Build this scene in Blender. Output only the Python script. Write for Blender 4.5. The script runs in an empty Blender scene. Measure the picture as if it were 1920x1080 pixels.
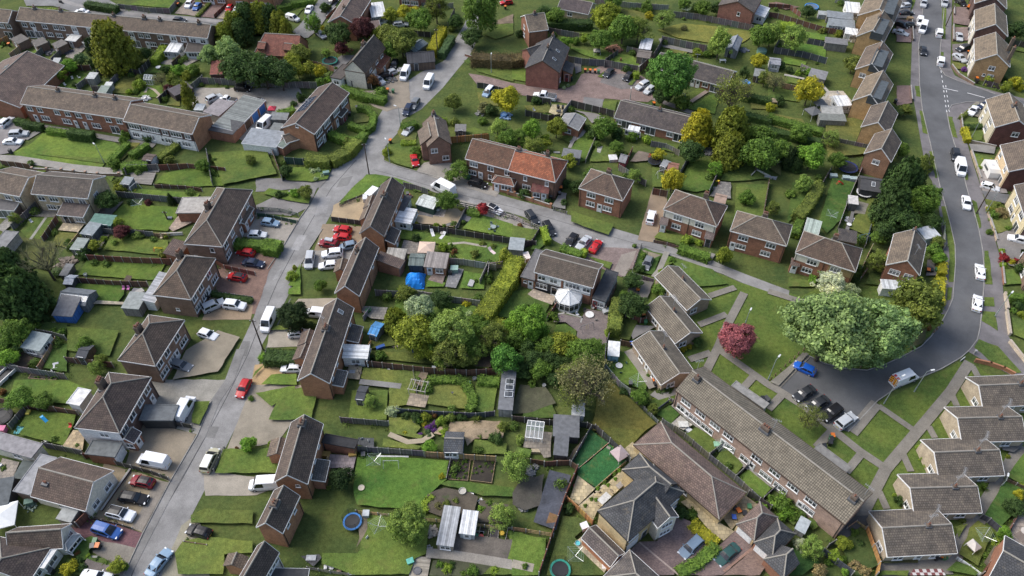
import bpy,math,random
import numpy as np
from mathutils import Vector,Matrix
rnd=random.Random(11)
sc=bpy.context.scene
COL=sc.collection
# ---------------------------------------------------------------- camera, sky, sun, exposure
F,H=1430.0,105.0  # focal length in photo pixels, height of the drone in metres
TH=math.atan2(F,1365.0)  # pitch below the horizon
cam=bpy.data.cameras.new('camera');co=bpy.data.objects.new('camera',cam);COL.objects.link(co)
cam.sensor_width=36;cam.lens=F/1920*36;cam.clip_end=3000
co.location=(0,0,H);co.rotation_euler=(math.pi/2-TH,0,0)
sc.camera=co
SUN_EL,SUN_AZ=math.radians(48),math.radians(-72)  # azimuth clockwise from +Y (away from the camera); negative = from the left
w=bpy.data.worlds.new('World');sc.world=w;w.use_nodes=True
nt=w.node_tree;sky=nt.nodes.new('ShaderNodeTexSky');sky.sky_type='NISHITA';sky.sun_disc=False
sky.sun_elevation=SUN_EL;sky.sun_rotation=SUN_AZ;sky.air_density=1.0;sky.dust_density=3.0;sky.ozone_density=1.0
nt.links.new(sky.outputs[0],nt.nodes['Background'].inputs[0]);nt.nodes['Background'].inputs[1].default_value=0.145
sl=bpy.data.lights.new('sun','SUN');sl.energy=2.0;sl.angle=math.radians(32);sl.color=(1,.98,.94)
so=bpy.data.objects.new('sun',sl);COL.objects.link(so);so.location=(-100,50,200)
sd=Vector((math.sin(SUN_AZ)*math.cos(SUN_EL),math.cos(SUN_AZ)*math.cos(SUN_EL),math.sin(SUN_EL)))
so.rotation_euler=sd.to_track_quat('Z','Y').to_euler()
vs=sc.view_settings;vs.view_transform='Standard';vs.look='None';vs.gamma=1;vs.exposure=0.6;vs.use_curve_mapping=False
# ---------------------------------------------------------------- photo pixel -> place on the ground (or at height z)
def P(x,y,z=0.0):
 u,v=(x-960)/F,(540-y)/F
 dx,dy,dz=u,math.cos(TH)+v*math.sin(TH),-math.sin(TH)+v*math.cos(TH)
 k=(H-z)/-dz
 return Vector((dx*k,dy*k,z))
O=[0,0,4.0]
def tile(x,y,s=4.0):O[:]=[x,y,s]
def W(p,z=0.0):return P(O[0]+p[0]/O[2],O[1]+p[1]/O[2],z)
def full(p):return(O[0]+p[0]/O[2],O[1]+p[1]/O[2])
def ppm(p,z=0.0):  # pixels (of the current reading) per metre at that place
 q=W(p,z);d=q.y*math.cos(TH)+(H-q.z)*math.sin(TH)
 return O[2]*F/d
def project(q):
 d=q.y*math.cos(TH)+(H-q.z)*math.sin(TH);u=q.y*math.sin(TH)-(H-q.z)*math.cos(TH)
 return 960+F*q.x/d,540-F*u/d
# ---------------------------------------------------------------- materials
def node(nt,t,**k):
 n=nt.nodes.new('ShaderNode'+t)
 for a,b in k.items():
  if a in('op',):n.operation=b
  elif a=='blend':n.blend_type=b
  else:n.inputs[a.replace('_',' ')].default_value=b
 return n
def base(name,rough=.8):
 m=bpy.data.materials.new(name);m.use_nodes=True
 t=m.node_tree;b=t.nodes['Principled BSDF'];b.inputs['Roughness'].default_value=rough
 return m,t,b
def mixc(t,blend,fac,a,b):
 n=t.nodes.new('ShaderNodeMixRGB');n.blend_type=blend
 for s,v in((0,fac),(1,a),(2,b)):
  if isinstance(v,(int,float)):n.inputs[s].default_value=v
  elif isinstance(v,tuple):n.inputs[s].default_value=(*v,1) if len(v)==3 else v
  else:t.links.new(v,n.inputs[s])
 return n.outputs[0]
def ramp(t,src,stops):
 r=t.nodes.new('ShaderNodeValToRGB');e=r.color_ramp.elements
 while len(e)<len(stops):e.new(.5)
 for i,(p,c) in enumerate(stops):
  e[i].position=p;e[i].color=(c,c,c,1) if isinstance(c,(int,float)) else(*c,1)
 t.links.new(src,r.inputs[0]);return r.outputs[0]
def noise(t,scale,detail=4,rough=.6,vec=None,dim='3D'):
 n=node(t,'TexNoise',Scale=scale,Detail=detail,Roughness=rough)
 if vec is None:vec=geo(t)
 t.links.new(vec,n.inputs['Vector']);return n.outputs['Fac']
def geo(t):
 for n in t.nodes:
  if n.bl_idname=='ShaderNodeNewGeometry':return n.outputs['Position']
 return node(t,'NewGeometry').outputs['Position']
def ocol(t):return node(t,'ObjectInfo').outputs['Color']
def uvv(t):return node(t,'UVMap').outputs[0]
def bump(t,b,h,s=.4,d=.05):
 n=node(t,'Bump',Strength=s,Distance=d);t.links.new(h,n.inputs['Height']);t.links.new(n.outputs[0],b.inputs['Normal'])
M={}
def setc(t,b,c):t.links.new(c,b.inputs['Base Color'])
def mk_plain(name,rough=.75,lo=.75,hi=1.15,sc_=3.0,metal=0.0,coat=0.0):
 m,t,b=base(name,rough);b.inputs['Metallic'].default_value=metal
 if coat:b.inputs['Coat Weight'].default_value=coat;b.inputs['Coat Roughness'].default_value=.08
 setc(t,b,mixc(t,'MULTIPLY',1.0,ocol(t),ramp(t,noise(t,sc_,5),[(.3,lo),(.7,hi)])));M[name]=m
mk_plain('paint',.3,.97,1.03,1);M['paint'].node_tree.nodes['Principled BSDF'].inputs['Specular IOR Level'].default_value=.3
mk_plain('plain',.75);mk_plain('render',.85,.86,1.06,.9);mk_plain('plastic',.45,.93,1.05,2);mk_plain('metal',.38,.85,1.1,2,.7)
mk_plain('felt',.92,.7,1.2,1.4);mk_plain('bark',.95,.6,1.3,4);mk_plain('fabric',.95,.92,1.05,2)
def mk_tile():
 m,t,b=base('tile',.88)
 u=uvv(t)
 br=node(t,'TexBrick',Scale=1.0,Mortar_Size=.035,Mortar_Smooth=.35,Bias=0.0,Brick_Width=.36,Row_Height=.34)
 br.inputs['Color1'].default_value=(.74,.74,.74,1);br.inputs['Color2'].default_value=(1.18,1.16,1.13,1);br.inputs['Mortar'].default_value=(.36,.35,.34,1)
 t.links.new(u,br.inputs['Vector'])
 c=mixc(t,'MULTIPLY',1.0,ocol(t),br.outputs['Color'])
 c=mixc(t,'MULTIPLY',1.0,c,ramp(t,noise(t,.5,7,.72),[(.3,(.6,.6,.62)),(.7,(1.42,1.36,1.28))]))
 c=mixc(t,'MIX',ramp(t,noise(t,1.1,8,.75),[(.55,0.0),(.72,.6)]),c,(.19,.155,.105))  # lichen
 c=mixc(t,'MIX',ramp(t,noise(t,9,2,.5),[(.70,0.0),(.76,.5)]),c,(.32,.30,.26))  # pale spots
 setc(t,b,c);bump(t,b,br.outputs['Fac'],-.6,.04);M['tile']=m
mk_tile()
def mk_ribbed():  # interlocking concrete tiles: strong columns
 m,t,b=base('ribbed_tile',.88)
 u=uvv(t)
 br=node(t,'TexBrick',Scale=1.0,Mortar_Size=.05,Mortar_Smooth=.5,Bias=-.1,Brick_Width=.31,Row_Height=.36)
 br.offset=0.0
 br.inputs['Color1'].default_value=(.86,.85,.83,1);br.inputs['Color2'].default_value=(1.2,1.18,1.14,1);br.inputs['Mortar'].default_value=(.3,.29,.28,1)
 t.links.new(u,br.inputs['Vector'])
 c=mixc(t,'MULTIPLY',1.0,ocol(t),br.outputs['Color'])
 c=mixc(t,'MULTIPLY',1.0,c,ramp(t,noise(t,.5,6,.7),[(.32,.72),(.68,1.25)]))
 c=mixc(t,'MIX',ramp(t,noise(t,1.6,8,.75),[(.60,0.0),(.74,.5)]),c,(.19,.165,.11))
 setc(t,b,c);bump(t,b,br.outputs['Fac'],-.7,.05);M['ribbed_tile']=m
mk_ribbed()
def mk_brick():
 m,t,b=base('brick',.9)
 br=node(t,'TexBrick',Scale=1.0,Mortar_Size=.012,Mortar_Smooth=.2,Bias=0.0,Brick_Width=.235,Row_Height=.085)
 br.inputs['Color1'].default_value=(.72,.70,.70,1);br.inputs['Color2'].default_value=(1.28,1.25,1.2,1);br.inputs['Mortar'].default_value=(1.25,1.3,1.35,1)
 t.links.new(uvv(t),br.inputs['Vector'])
 c=mixc(t,'MULTIPLY',1.0,ocol(t),br.outputs['Color'])
 c=mixc(t,'MULTIPLY',1.0,c,ramp(t,noise(t,.8,6,.65),[(.3,.72),(.7,1.22)]))
 setc(t,b,c);M['brick']=m
mk_brick()
def mk_plank(name,width,vertical=True):
 m,t,b=base(name,.85)
 sx=node(t,'SeparateXYZ');t.links.new(uvv(t),sx.inputs[0])
 mu=node(t,'Math',op='MULTIPLY');t.links.new(sx.outputs[0 if vertical else 1],mu.inputs[0]);mu.inputs[1].default_value=1/width
 fr=node(t,'Math',op='FRACT');t.links.new(mu.outputs[0],fr.inputs[0])
 fl=node(t,'Math',op='FLOOR');t.links.new(mu.outputs[0],fl.inputs[0])
 wn=t.nodes.new('ShaderNodeTexWhiteNoise');wn.noise_dimensions='1D';t.links.new(fl.outputs[0],wn.inputs['W'])
 c=mixc(t,'MULTIPLY',1.0,ocol(t),ramp(t,wn.outputs[0],[(0,.72),(1,1.25)]))
 c=mixc(t,'MULTIPLY',1.0,c,ramp(t,fr.outputs[0],[(0,.35),(.12,1.0),(.9,1.0),(1,.5)]))
 c=mixc(t,'MULTIPLY',1.0,c,ramp(t,noise(t,1.3,5,.7),[(.3,.75),(.7,1.2)]))
 setc(t,b,c);M[name]=m
mk_plank('board',.16);mk_plank('clad',.22,False);mk_plank('sheet',.3);mk_plank('deck',.18,False)
def mk_foliage():
 m,t,b=base('foliage',.75)
 g=node(t,'NewGeometry')
 c=mixc(t,'MULTIPLY',1.0,ocol(t),ramp(t,g.outputs['Random Per Island'],[(0,(.75,.8,.8)),(.5,(1.3,1.32,1.2)),(1,(1.95,1.98,1.6))]))
 oi=node(t,'TexCoord')
 c=mixc(t,'MULTIPLY',1.0,c,ramp(t,noise(t,1.1,3,.6,oi.outputs['Object']),[(.3,(.6,.66,.62)),(.7,(1.42,1.34,1.2))]))
 setc(t,b,c);b.inputs['Specular IOR Level'].default_value=.25
 tr=node(t,'BsdfTranslucent');t.links.new(c,tr.inputs[0])
 mx=node(t,'MixShader',Fac=.36);t.links.new(b.outputs[0],mx.inputs[1]);t.links.new(tr.outputs[0],mx.inputs[2])
 t.links.new(mx.outputs[0],t.nodes['Material Output'].inputs[0]);M['foliage']=m
mk_foliage()
def mk_grass():
 m,t,b=base('grass',.95);b.inputs['Specular IOR Level'].default_value=.1
 c=ocol(t)
 c=mixc(t,'MULTIPLY',1.0,c,ramp(t,noise(t,.16,5,.6),[(.3,(.66,.76,.8)),(.7,(1.4,1.22,1.1))]))
 c=mixc(t,'MULTIPLY',1.0,c,ramp(t,noise(t,1.5,6,.7),[(.3,.70),(.7,1.30)]))
 c=mixc(t,'MULTIPLY',1.0,c,ramp(t,noise(t,9,3,.8),[(.3,.55),(.7,1.45)]))
 c=mixc(t,'MIX',ramp(t,noise(t,.38,7,.75),[(.54,0.0),(.74,.62)]),c,(.15,.145,.05))  # dry, mossy patches
 setc(t,b,c);bump(t,b,noise(t,6,3,.8),.8,.08);M['grass']=m
mk_grass()
def mk_ground(name,lo,hi,s1,s2,spot=None,rough=.92,streak=False):
 m,t,b=base(name,rough)
 c=mixc(t,'MULTIPLY',1.0,ocol(t),ramp(t,noise(t,s1,7,.68),[(.3,lo),(.7,hi)]))
 c=mixc(t,'MULTIPLY',1.0,c,ramp(t,noise(t,s2,3,.8),[(.28,.72),(.72,1.28)]))
 if spot:c=mixc(t,'MIX',ramp(t,noise(t,spot[0],8,.78),[(spot[1],0.0),(spot[1]+.1,spot[2])]),c,spot[3])
 setc(t,b,c);bump(t,b,noise(t,s2,3,.8),.3,.02);M[name]=m
mk_ground('asphalt',.62,1.34,.2,9,(.35,.6,.35,(.2,.19,.175)))
mk_ground('smooth_asphalt',.74,1.26,.14,10,(.18,.62,.3,(.09,.09,.09)))
mk_ground('concrete',.72,1.2,.35,7,(.5,.61,.5,(.1,.095,.08)))
mk_ground('membrane',.6,1.5,.5,3,(3.5,.66,.7,(.38,.38,.36)))
mk_ground('gravel',.75,1.2,.3,10,(.4,.62,.4,(.12,.1,.075)))
mk_ground('soil',.6,1.4,.5,5,(.6,.58,.8,(.045,.07,.02)))
def mk_pave(name,bw,rh,mort=.03):
 m,t,b=base(name,.9)
 br=node(t,'TexBrick',Scale=1.0,Mortar_Size=mort,Mortar_Smooth=.3,Bias=0.0,Brick_Width=bw,Row_Height=rh)
 br.inputs['Color1'].default_value=(.74,.74,.76,1);br.inputs['Color2'].default_value=(1.22,1.2,1.15,1);br.inputs['Mortar'].default_value=(.55,.55,.5,1)
 t.links.new(geo(t),br.inputs['Vector'])
 c=mixc(t,'MULTIPLY',1.0,ocol(t),br.outputs['Color'])
 c=mixc(t,'MULTIPLY',1.0,c,ramp(t,noise(t,.4,7,.7),[(.3,.7),(.7,1.25)]))
 setc(t,b,c);M[name]=m
mk_pave('slabs',.6,.6);mk_pave('block_paving',.24,.12,.012)
def mk_check():
 m,t,b=base('chequer',.85);ch=node(t,'TexChecker',Scale=1.9)
 ch.inputs['Color1'].default_value=(.5,.47,.45,1);ch.inputs['Color2'].default_value=(.15,.05,.05,1)
 t.links.new(geo(t),ch.inputs['Vector']);setc(t,b,ch.outputs[0]);M['chequer']=m
mk_check()
def mk_glass(name,col,rough):
 m,t,b=base(name,rough);b.inputs['IOR'].default_value=1.5;b.inputs['Specular IOR Level'].default_value=.7
 c=mixc(t,'MULTIPLY',1.0,col,ramp(t,noise(t,.8,2),[(.35,.6),(.65,1.6)]))
 if name=='glass':c=mixc(t,'MIX',ramp(t,node(t,'ObjectInfo').outputs['Random'],[(.35,0.0),(1,.55)]),c,(.32,.33,.33))
 setc(t,b,c);M[name]=m
mk_glass('glass',(.035,.04,.045),.08);mk_glass('car_glass',(.012,.014,.017),.06)
def mk_clear():
 m,t,b=base('clear_glass',.1);b.inputs['Base Color'].default_value=(.75,.82,.84,1)
 tr=node(t,'BsdfTransparent');mx=node(t,'MixShader',Fac=.78)
 t.links.new(b.outputs[0],mx.inputs[1]);t.links.new(tr.outputs[0],mx.inputs[2]);t.links.new(mx.outputs[0],t.nodes['Material Output'].inputs[0]);M['clear_glass']=m
mk_clear()
def mk_net():
 m,t,b=base('net',.9);b.inputs['Base Color'].default_value=(.02,.02,.022,1)
 tr=node(t,'BsdfTransparent');mx=node(t,'MixShader',Fac=.72)
 t.links.new(b.outputs[0],mx.inputs[1]);t.links.new(tr.outputs[0],mx.inputs[2]);t.links.new(mx.outputs[0],t.nodes['Material Output'].inputs[0]);M['net']=m
mk_net()
def flat(name,c,r=.6):
 m,t,b=base(name,r);setc(t,b,mixc(t,'MULTIPLY',1.0,c,ramp(t,noise(t,2.5,4),[(.3,.85),(.7,1.1)])));M[name]=m
flat('white',(.74,.74,.73));flat('black',(.018,.018,.02));flat('tyre',(.015,.015,.016),.9);flat('terracotta',(.22,.10,.065),.9)
flat('grey',(.22,.22,.22));flat('lamp_clear',(.6,.62,.64),.2);flat('red_lens',(.35,.012,.012),.25);flat('alloy',(.32,.33,.34),.35)
flat('lead',(.10,.105,.115));flat('ridge',(.17,.15,.125),.9);flat('mortar',(.27,.25,.215),.9);flat('dark_wood',(.05,.03,.02),.85)
flat('yellow',(.75,.5,.03),.5);flat('red',(.5,.03,.03),.5);flat('blue_mark',(.04,.06,.35),.5);flat('solar',(.02,.03,.06),.15)
# ---------------------------------------------------------------- mesh building
class MB:
 def __init__(s):s.v=[];s.f=[];s.m=[]
 def face(s,pts,m=0):
  n=len(s.v);s.v+=[tuple(p) for p in pts];s.f.append(tuple(range(n,n+len(pts))));s.m.append(m);return s
 def box(s,x0,x1,y0,y1,z0,z1,m=0,mx=None):
  c=[(x0,y0,z0),(x1,y0,z0),(x1,y1,z0),(x0,y1,z0),(x0,y0,z1),(x1,y0,z1),(x1,y1,z1),(x0,y1,z1)]
  if mx:c=[tuple(mx@Vector(p)) for p in c]
  n=len(s.v);s.v+=c
  for q in((3,2,1,0),(4,5,6,7),(0,1,5,4),(1,2,6,5),(2,3,7,6),(3,0,4,7)):s.f.append(tuple(n+i for i in q));s.m.append(m)
  return s
 def slab(s,pts,t,m=0,ms=None):  # polygon pts (CCW from outside) thickened inwards by vector t
  a=[Vector(p) for p in pts];t=Vector(t);b=[p-t for p in a];k=len(a)
  s.face(a,m);s.face(b[::-1],m if ms is None else ms)
  for i in range(k):j=(i+1)%k;s.face((a[j],a[i],b[i],b[j]),m if ms is None else ms)
  return s
 def tube(s,p,q,r,n=6,m=0,r2=None,cap=True):
  p,q=Vector(p),Vector(q);d=(q-p)
  if d.length<1e-6:return s
  d.normalize();x=d.orthogonal().normalized();y=d.cross(x);r2=r if r2 is None else r2;b=len(s.v)
  for c,rr in((p,r),(q,r2)):
   for i in range(n):a=2*math.pi*i/n;s.v.append(tuple(c+(x*math.cos(a)+y*math.sin(a))*rr))
  for i in range(n):j=(i+1)%n;s.f.append((b+i,b+j,b+n+j,b+n+i));s.m.append(m)
  if cap:s.f.append(tuple(b+i for i in range(n-1,-1,-1)));s.m.append(m);s.f.append(tuple(b+n+i for i in range(n)));s.m.append(m)
  return s
 def lathe(s,prof,n=12,m=0,c=(0,0)):
  b=len(s.v);k=len(prof)
  for r,z in prof:
   for i in range(n):a=2*math.pi*i/n;s.v.append((c[0]+r*math.cos(a),c[1]+r*math.sin(a),z))
  for l in range(k-1):
   for i in range(n):j=(i+1)%n;s.f.append((b+l*n+i,b+l*n+j,b+l*n+n+j,b+l*n+n+i));s.m.append(m)
  s.f.append(tuple(b+i for i in range(n-1,-1,-1)));s.m.append(m);s.f.append(tuple(b+(k-1)*n+i for i in range(n)));s.m.append(m)
  return s
 def mesh(s,name,mats):
  me=bpy.data.meshes.new(name);me.from_pydata(s.v,[],s.f)
  for x in mats:me.materials.append(M[x])
  me.polygons.foreach_set('material_index',s.m)
  uv=me.uv_layers.new(name='UVMap').data;up=Vector((0,0,1))
  for p in me.polygons:
   nn=p.normal
   if abs(nn.z)>.999 or nn.length<.5:ux,uy=Vector((1,0,0)),Vector((0,1,0))
   else:ux=up.cross(nn).normalized();uy=nn.cross(ux)
   for li in p.loop_indices:
    q=me.vertices[me.loops[li].vertex_index].co;uv[li].uv=(q.dot(ux),q.dot(uy))
  return me
 def build(s,name,mats,parent=None,color=None,smooth=False):
  me=s.mesh(name,mats if isinstance(mats,(list,tuple)) else[mats])
  if smooth:me.shade_smooth()
  return ob(name,me,parent,color)
def ob(name,me,parent=None,color=None,loc=None,rz=None):
 o=bpy.data.objects.new(name,me);COL.objects.link(o)
 if parent is not None:o.parent=parent
 if color is not None:o.color=(*color[:3],1)
 elif parent is not None:o.color=parent.color
 if loc is not None:o.location=loc
 if rz is not None:o.rotation_euler=(0,0,rz)
 return o
def empty(name,loc,rz=0,color=None):
 o=ob(name,None,None,color,loc,rz);o.empty_display_size=.3;return o
THINGS=[]
MARKS=[]  # landmark phrases and where they stand in the photo
def reg(o,look,cat,group=None,at=None,label=None,mark=None,kind=None):
 o['category']=cat
 if group:o['group']=group
 if kind:o['kind']=kind
 if label:o['label']=label
 THINGS.append((o,look,cat,at,label))
 if mark:MARKS.append((at,mark,o))
 return o
ZL=[0.0]
def ragged(w,amp):
 out=[]
 for i,a in enumerate(w):
  b=w[(i+1)%len(w)];n=max(1,int((b-a).length/1.3));nr=Vector((a.y-b.y,b.x-a.x,0)).normalized()
  for k in range(n):q=a.lerp(b,k/n);out.append(q+nr*rnd.uniform(-amp,amp))
 return out
RAG=dict(lawn=.11,soil_bed=.2,yard=.12,driveway=.12)
def sheet(name,pts,m,color,look,rise=None,raise_=0.0,cat=None):
 """a flat area of ground; every sheet lies a little above the one before it"""
 ZL[0]+=.0016;z=.02+ZL[0]
 w=[W(p) for p in pts]
 if name in RAG:w=ragged(w,RAG[name])
 b=MB();q=[Vector((a.x,a.y,z+raise_)) for a in w]
 ar=sum(q[i].x*q[(i+1)%len(q)].y-q[(i+1)%len(q)].x*q[i].y for i in range(len(q)))
 if ar<0:q=q[::-1]
 if raise_:b.slab(q,(0,0,raise_+z))
 else:b.face(q)
 o=b.build(name,m,None,color)
 cx=sum(full(p)[0] for p in pts)/len(pts);cy=sum(full(p)[1] for p in pts)/len(pts)
 reg(o,look,cat or name.replace('_',' '),None,(cx,cy),None,None,'structure');return o
G_LAWN,G_DARK,G_ROUGH,G_YEL=(.085,.134,.029),(.06,.115,.024),(.085,.115,.030),(.11,.132,.034)
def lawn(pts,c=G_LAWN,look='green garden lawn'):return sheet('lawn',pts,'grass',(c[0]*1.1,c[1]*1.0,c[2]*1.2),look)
def strip(name,pts,w,m,color,look,raise_=0.0):
 """a ribbon of ground w metres wide along a line of photo points"""
 c=[W(p) for p in pts];L=[];Rr=[]
 for i,p in enumerate(c):
  d=(c[min(i+1,len(c)-1)]-c[max(i-1,0)]);d.z=0;d.normalize();n=Vector((-d.y,d.x,0))*w/2
  L.append(p+n);Rr.append(p-n)
 ZL[0]+=.0016;z=.02+ZL[0]+raise_;b=MB()
 for i in range(len(c)-1):
  q=[L[i+1],L[i],Rr[i],Rr[i+1]];q=[Vector((a.x,a.y,z)) for a in q]
  if raise_:b.slab(q,(0,0,raise_+z))
  else:b.face(q)
 o=b.build(name,m,None,color);k=pts[len(pts)//2]
 reg(o,look,name.replace('_',' '),None,full(k),None,None,'structure');return o
# ---------------------------------------------------------------- windows and doors (meshes shared between copies)
_C={}
def cache(k,fn):
 if k not in _C:_C[k]=fn()
 return _C[k]
WT=dict(w=(1.5,1.2,2),W=(2.3,1.35,3),n=(.85,1.15,1),m=(1.9,1.25,3),L=(2.9,1.3,4),p=(2.4,2.05,2),s=(.7,.7,1),T=(1.6,1.4,2))
def win_meshes(k):
 wd,h,n=WT[k]
 def fr():
  b=MB();t=.1
  b.box(-wd/2,wd/2,-.05,.02,0,t).box(-wd/2,wd/2,-.05,.02,h-t,h)
  for i in range(n+1):
   x=-wd/2+t/2+(wd-t)*i/n;b.box(x-t/2,x+t/2,-.05,.02,t,h-t)
  if k in 'wWmLS':b.box(-wd/2+t,wd/2-t,-.045,.02,h*.68,h*.68+.06)
  b.box(-wd/2-.06,wd/2+.06,-.13,-.0,-.07,-.003)
  return b.mesh('window',['white'])
 def gl():
  return MB().face([(-wd/2+.05,-.012,.05),(wd/2-.05,-.012,.05),(wd/2-.05,-.012,h-.05),(-wd/2+.05,-.012,h-.05)]).mesh('pane',['glass'])
 return cache('wf'+k,fr),cache('wg'+k,gl)
DT=dict(d=(.95,2.05,(.72,.72,.71)),D=(.95,2.05,(.05,.05,.055)),r=(.95,2.05,(.2,.03,.03)),b=(.95,2.05,(.03,.08,.25)),g=(2.3,2.1,(.68,.68,.67)),G=(2.3,2.1,(.05,.16,.42)),P=(2.3,2.1,(.42,.2,.2)),B=(2.3,2.1,(.1,.055,.035)))
def door_mesh(k):
 wd,h,c=DT[k]
 def f():
  b=MB();b.box(-wd/2-.07,wd/2+.07,-.05,.02,0,h+.07,1);b.box(-wd/2,wd/2,-.08,-.02,.02,h)
  if wd>2:
   for i in range(1,6):b.box(-wd/2,wd/2,-.095,-.05,h*i/6-.02,h*i/6+.02)
  else:b.box(-wd*.28,wd*.28,-.092,-.05,h*.55,h*.88,2)
  return b.mesh('door',['plain','white','glass'])
 return cache('d'+k,f)
def handle_mesh():return cache('handle',lambda:MB().box(-.05,.05,-.14,-.08,1.0,1.12).mesh('handle',['alloy']))
ROOF=dict(brown=(.138,.109,.086),dark=(.072,.061,.054),tan=(.165,.138,.108),red=(.20,.075,.045),orange=(.30,.105,.055),grey=(.12,.108,.098),slate=(.058,.062,.07),plum=(.135,.10,.088),rust=(.15,.10,.07))
WALL=dict(red=(.25,.115,.07),orange=(.31,.155,.085),brown=(.17,.115,.085),buff=(.40,.32,.215),pink=(.33,.23,.18),tan=(.34,.235,.12),cream=(.66,.62,.52),white=(.72,.72,.70),dark=(.1,.06,.05),grey=(.3,.28,.25),yellow=(.46,.36,.2))
def tube_mesh_aerial():
 def f():
  b=MB();b.tube((0,0,0),(0,0,2.2),.035,5)
  b.tube((-.7,0,2.05),(.7,0,2.05),.025,4)
  for i in range(6):x=-.6+i*.24;b.tube((x,-.28,2.07),(x,.28,2.07),.018,4)
  return b.mesh('aerial',['alloy'])
 return cache('aerial',f)
FOOT=[]
def house(look,a,b_,c,ez=5.0,rise=2.3,wall='red',roof='brown',wins='',h0=0,h1=0,name='house',cat='house',group='houses',wm='brick',rm='tile',
chim=(),oh=.3,board='white',parent=None,flat_=False,mono=False,label=None,mark=None,rf=.5,sky_=(),aer=(),solar=(),band=None,partname='extension',wall2=None,z0=0.0):
 """a building from the two ends of one eave (photo points, the building lies to the left going a -> b) and its depth
    (metres, or a photo point on the opposite eave)"""
 pa,pb=W(a,ez),W(b_,ez);d=pb-pa;L=d.length;d.normalize();n=Vector((-d.y,d.x,0))
 D=c if isinstance(c,(int,float)) else abs((W(c,ez)-pa).dot(n))
 rz=math.atan2(d.y,d.x);wc=WALL.get(wall,wall);rc=ROOF.get(roof,roof)
 g=.12;s=rise/(D*rf) if not(flat_ or mono) else 0
 X0,X1,Y0,Y1=g,L-g,oh,D-oh
 zt=ez+s*oh-.03
 wb=MB()
 def wallz(y):
  if flat_:return ez-.02
  if mono:return ez+rise*y/D-.03
  return ez+(rise*y/(D*rf) if y<=D*rf else rise*(D-y)/(D*(1-rf)))-.03
 zs0,zs1=wallz(Y0),wallz(Y1);ze=min(zs0,zs1)
 wb.face([(X0,Y0,z0),(X1,Y0,z0),(X1,Y0,zs0),(X0,Y0,zs0)])
 wb.face([(X1,Y1,z0),(X0,Y1,z0),(X0,Y1,zs1),(X1,Y1,zs1)])
 for x,hp,fl in((X1,h1,0),(X0,h0,1)):
  if hp:q=[(x,Y0,z0),(x,Y1,z0),(x,Y1,ez+.06),(x,Y0,ez+.06)]
  elif flat_ or mono:q=[(x,Y0,z0),(x,Y1,z0),(x,Y1,zs1),(x,Y0,zs0)]
  else:q=[(x,Y0,z0),(x,Y1,z0),(x,Y1,zs1),(x,D*rf,ez+rise-.04),(x,Y0,zs0)]
  wb.face(q[::-1] if fl else q,1 if(wall2 and not hp) else 0)
 wmats=[wm,wall2 or wm]
 if parent is None:
  root=empty(name,(pa.x,pa.y,0),rz,wc)
  wo=wb.build('wall',wmats,root,wc);holder=root
 else:
  root=wb.build(partname,wmats,parent,wc)
  pl,pr=parent['_pos'],parent['_rz'];dx,dy=pa.x-pl[0],pa.y-pl[1]
  root.location=(dx*math.cos(-pr)-dy*math.sin(-pr),dx*math.sin(-pr)+dy*math.cos(-pr),0);root.rotation_euler=(0,0,rz-pr);wo=holder=root
 root['_pos']=(pa.x,pa.y);root['_rz']=rz
 # roof
 rb=MB();T=.14
 rr=.13
 if flat_:
  rb.box(0,L,0,D,ez,ez+.16);rb.box(0,L,0,.12,ez+.16,ez+.24,1).box(0,L,D-.12,D,ez+.16,ez+.24,1).box(0,.12,.12,D-.12,ez+.16,ez+.24,1).box(L-.12,L,.12,D-.12,ez+.16,ez+.24,1)
 elif mono:
  rb.slab([(0,0,ez),(L,0,ez),(L,D,ez+rise),(0,D,ez+rise)],(0,0,T),0,1)
 else:
  yr=D*rf;zr=ez+rise;r0,r1=(h0,yr,zr),(L-h1,yr,zr)
  rb.slab([(0,0,ez),(L,0,ez),r1,r0],(0,0,T),0,2)
  rb.slab([(L,D,ez),(0,D,ez),r0,r1],(0,0,T),0,2)
  if h0:rb.slab([(0,D,ez),(0,0,ez),r0],(0,0,T),0,2)
  if h1:rb.slab([(L,0,ez),(L,D,ez),r1],(0,0,T),0,2)
  rb.tube(r0,r1,rr,6,1)
  for hp,r,e in((h0,r0,0),(h1,r1,L)):
   if hp:
    for y in(0,D):rb.tube((e,y,ez+.03),r,rr*.8,6,1)
 rmat={'tile':['tile','mortar','lead'],'ribbed_tile':['ribbed_tile','mortar','lead'],'slate':['tile','mortar','lead'],'felt':['felt','felt','felt'],'sheet':['sheet','sheet','sheet'],'clear_glass':['clear_glass','white','white'],'plain':['plain','plain','plain']}[rm]
 ro=rb.build('roof',rmat,holder,rc)
 # bargeboards, fascia
 if board and not(flat_):
  bb=MB();t=.16
  if mono:
   bb.box(0,L,-.05,-.002,ez-.2,ez+.02)
   for x in(-.05,L+.002):bb.slab([(x,0,ez-.2),(x,D,ez+rise-.2),(x,D,ez+rise+.02),(x,0,ez+.02)],(-.048,0,0))
  else:
   for y in(-.06,D+.002):bb.box(.01,L-.01,y,y+.058,ez-.2,ez+.01)
   for x,hp in((-.055,h0),(L+.002,h1)):
    if hp:bb.box(x,x+.053,.01,D-.01,ez-.2,ez+.01)
    else:
     for y0_,y1_ in((0,yr),(D,yr)):bb.slab([(x,y0_,ez-.22),(x,y1_,zr-.22),(x,y1_,zr+.03),(x,y0_,ez+.03)],(-.053,0,0))
  bb.build('bargeboard','plain',holder,dict(white=(.7,.7,.69),black=(.02,.02,.02),brown=(.08,.05,.035),grey=(.3,.3,.3))[board])
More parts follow.
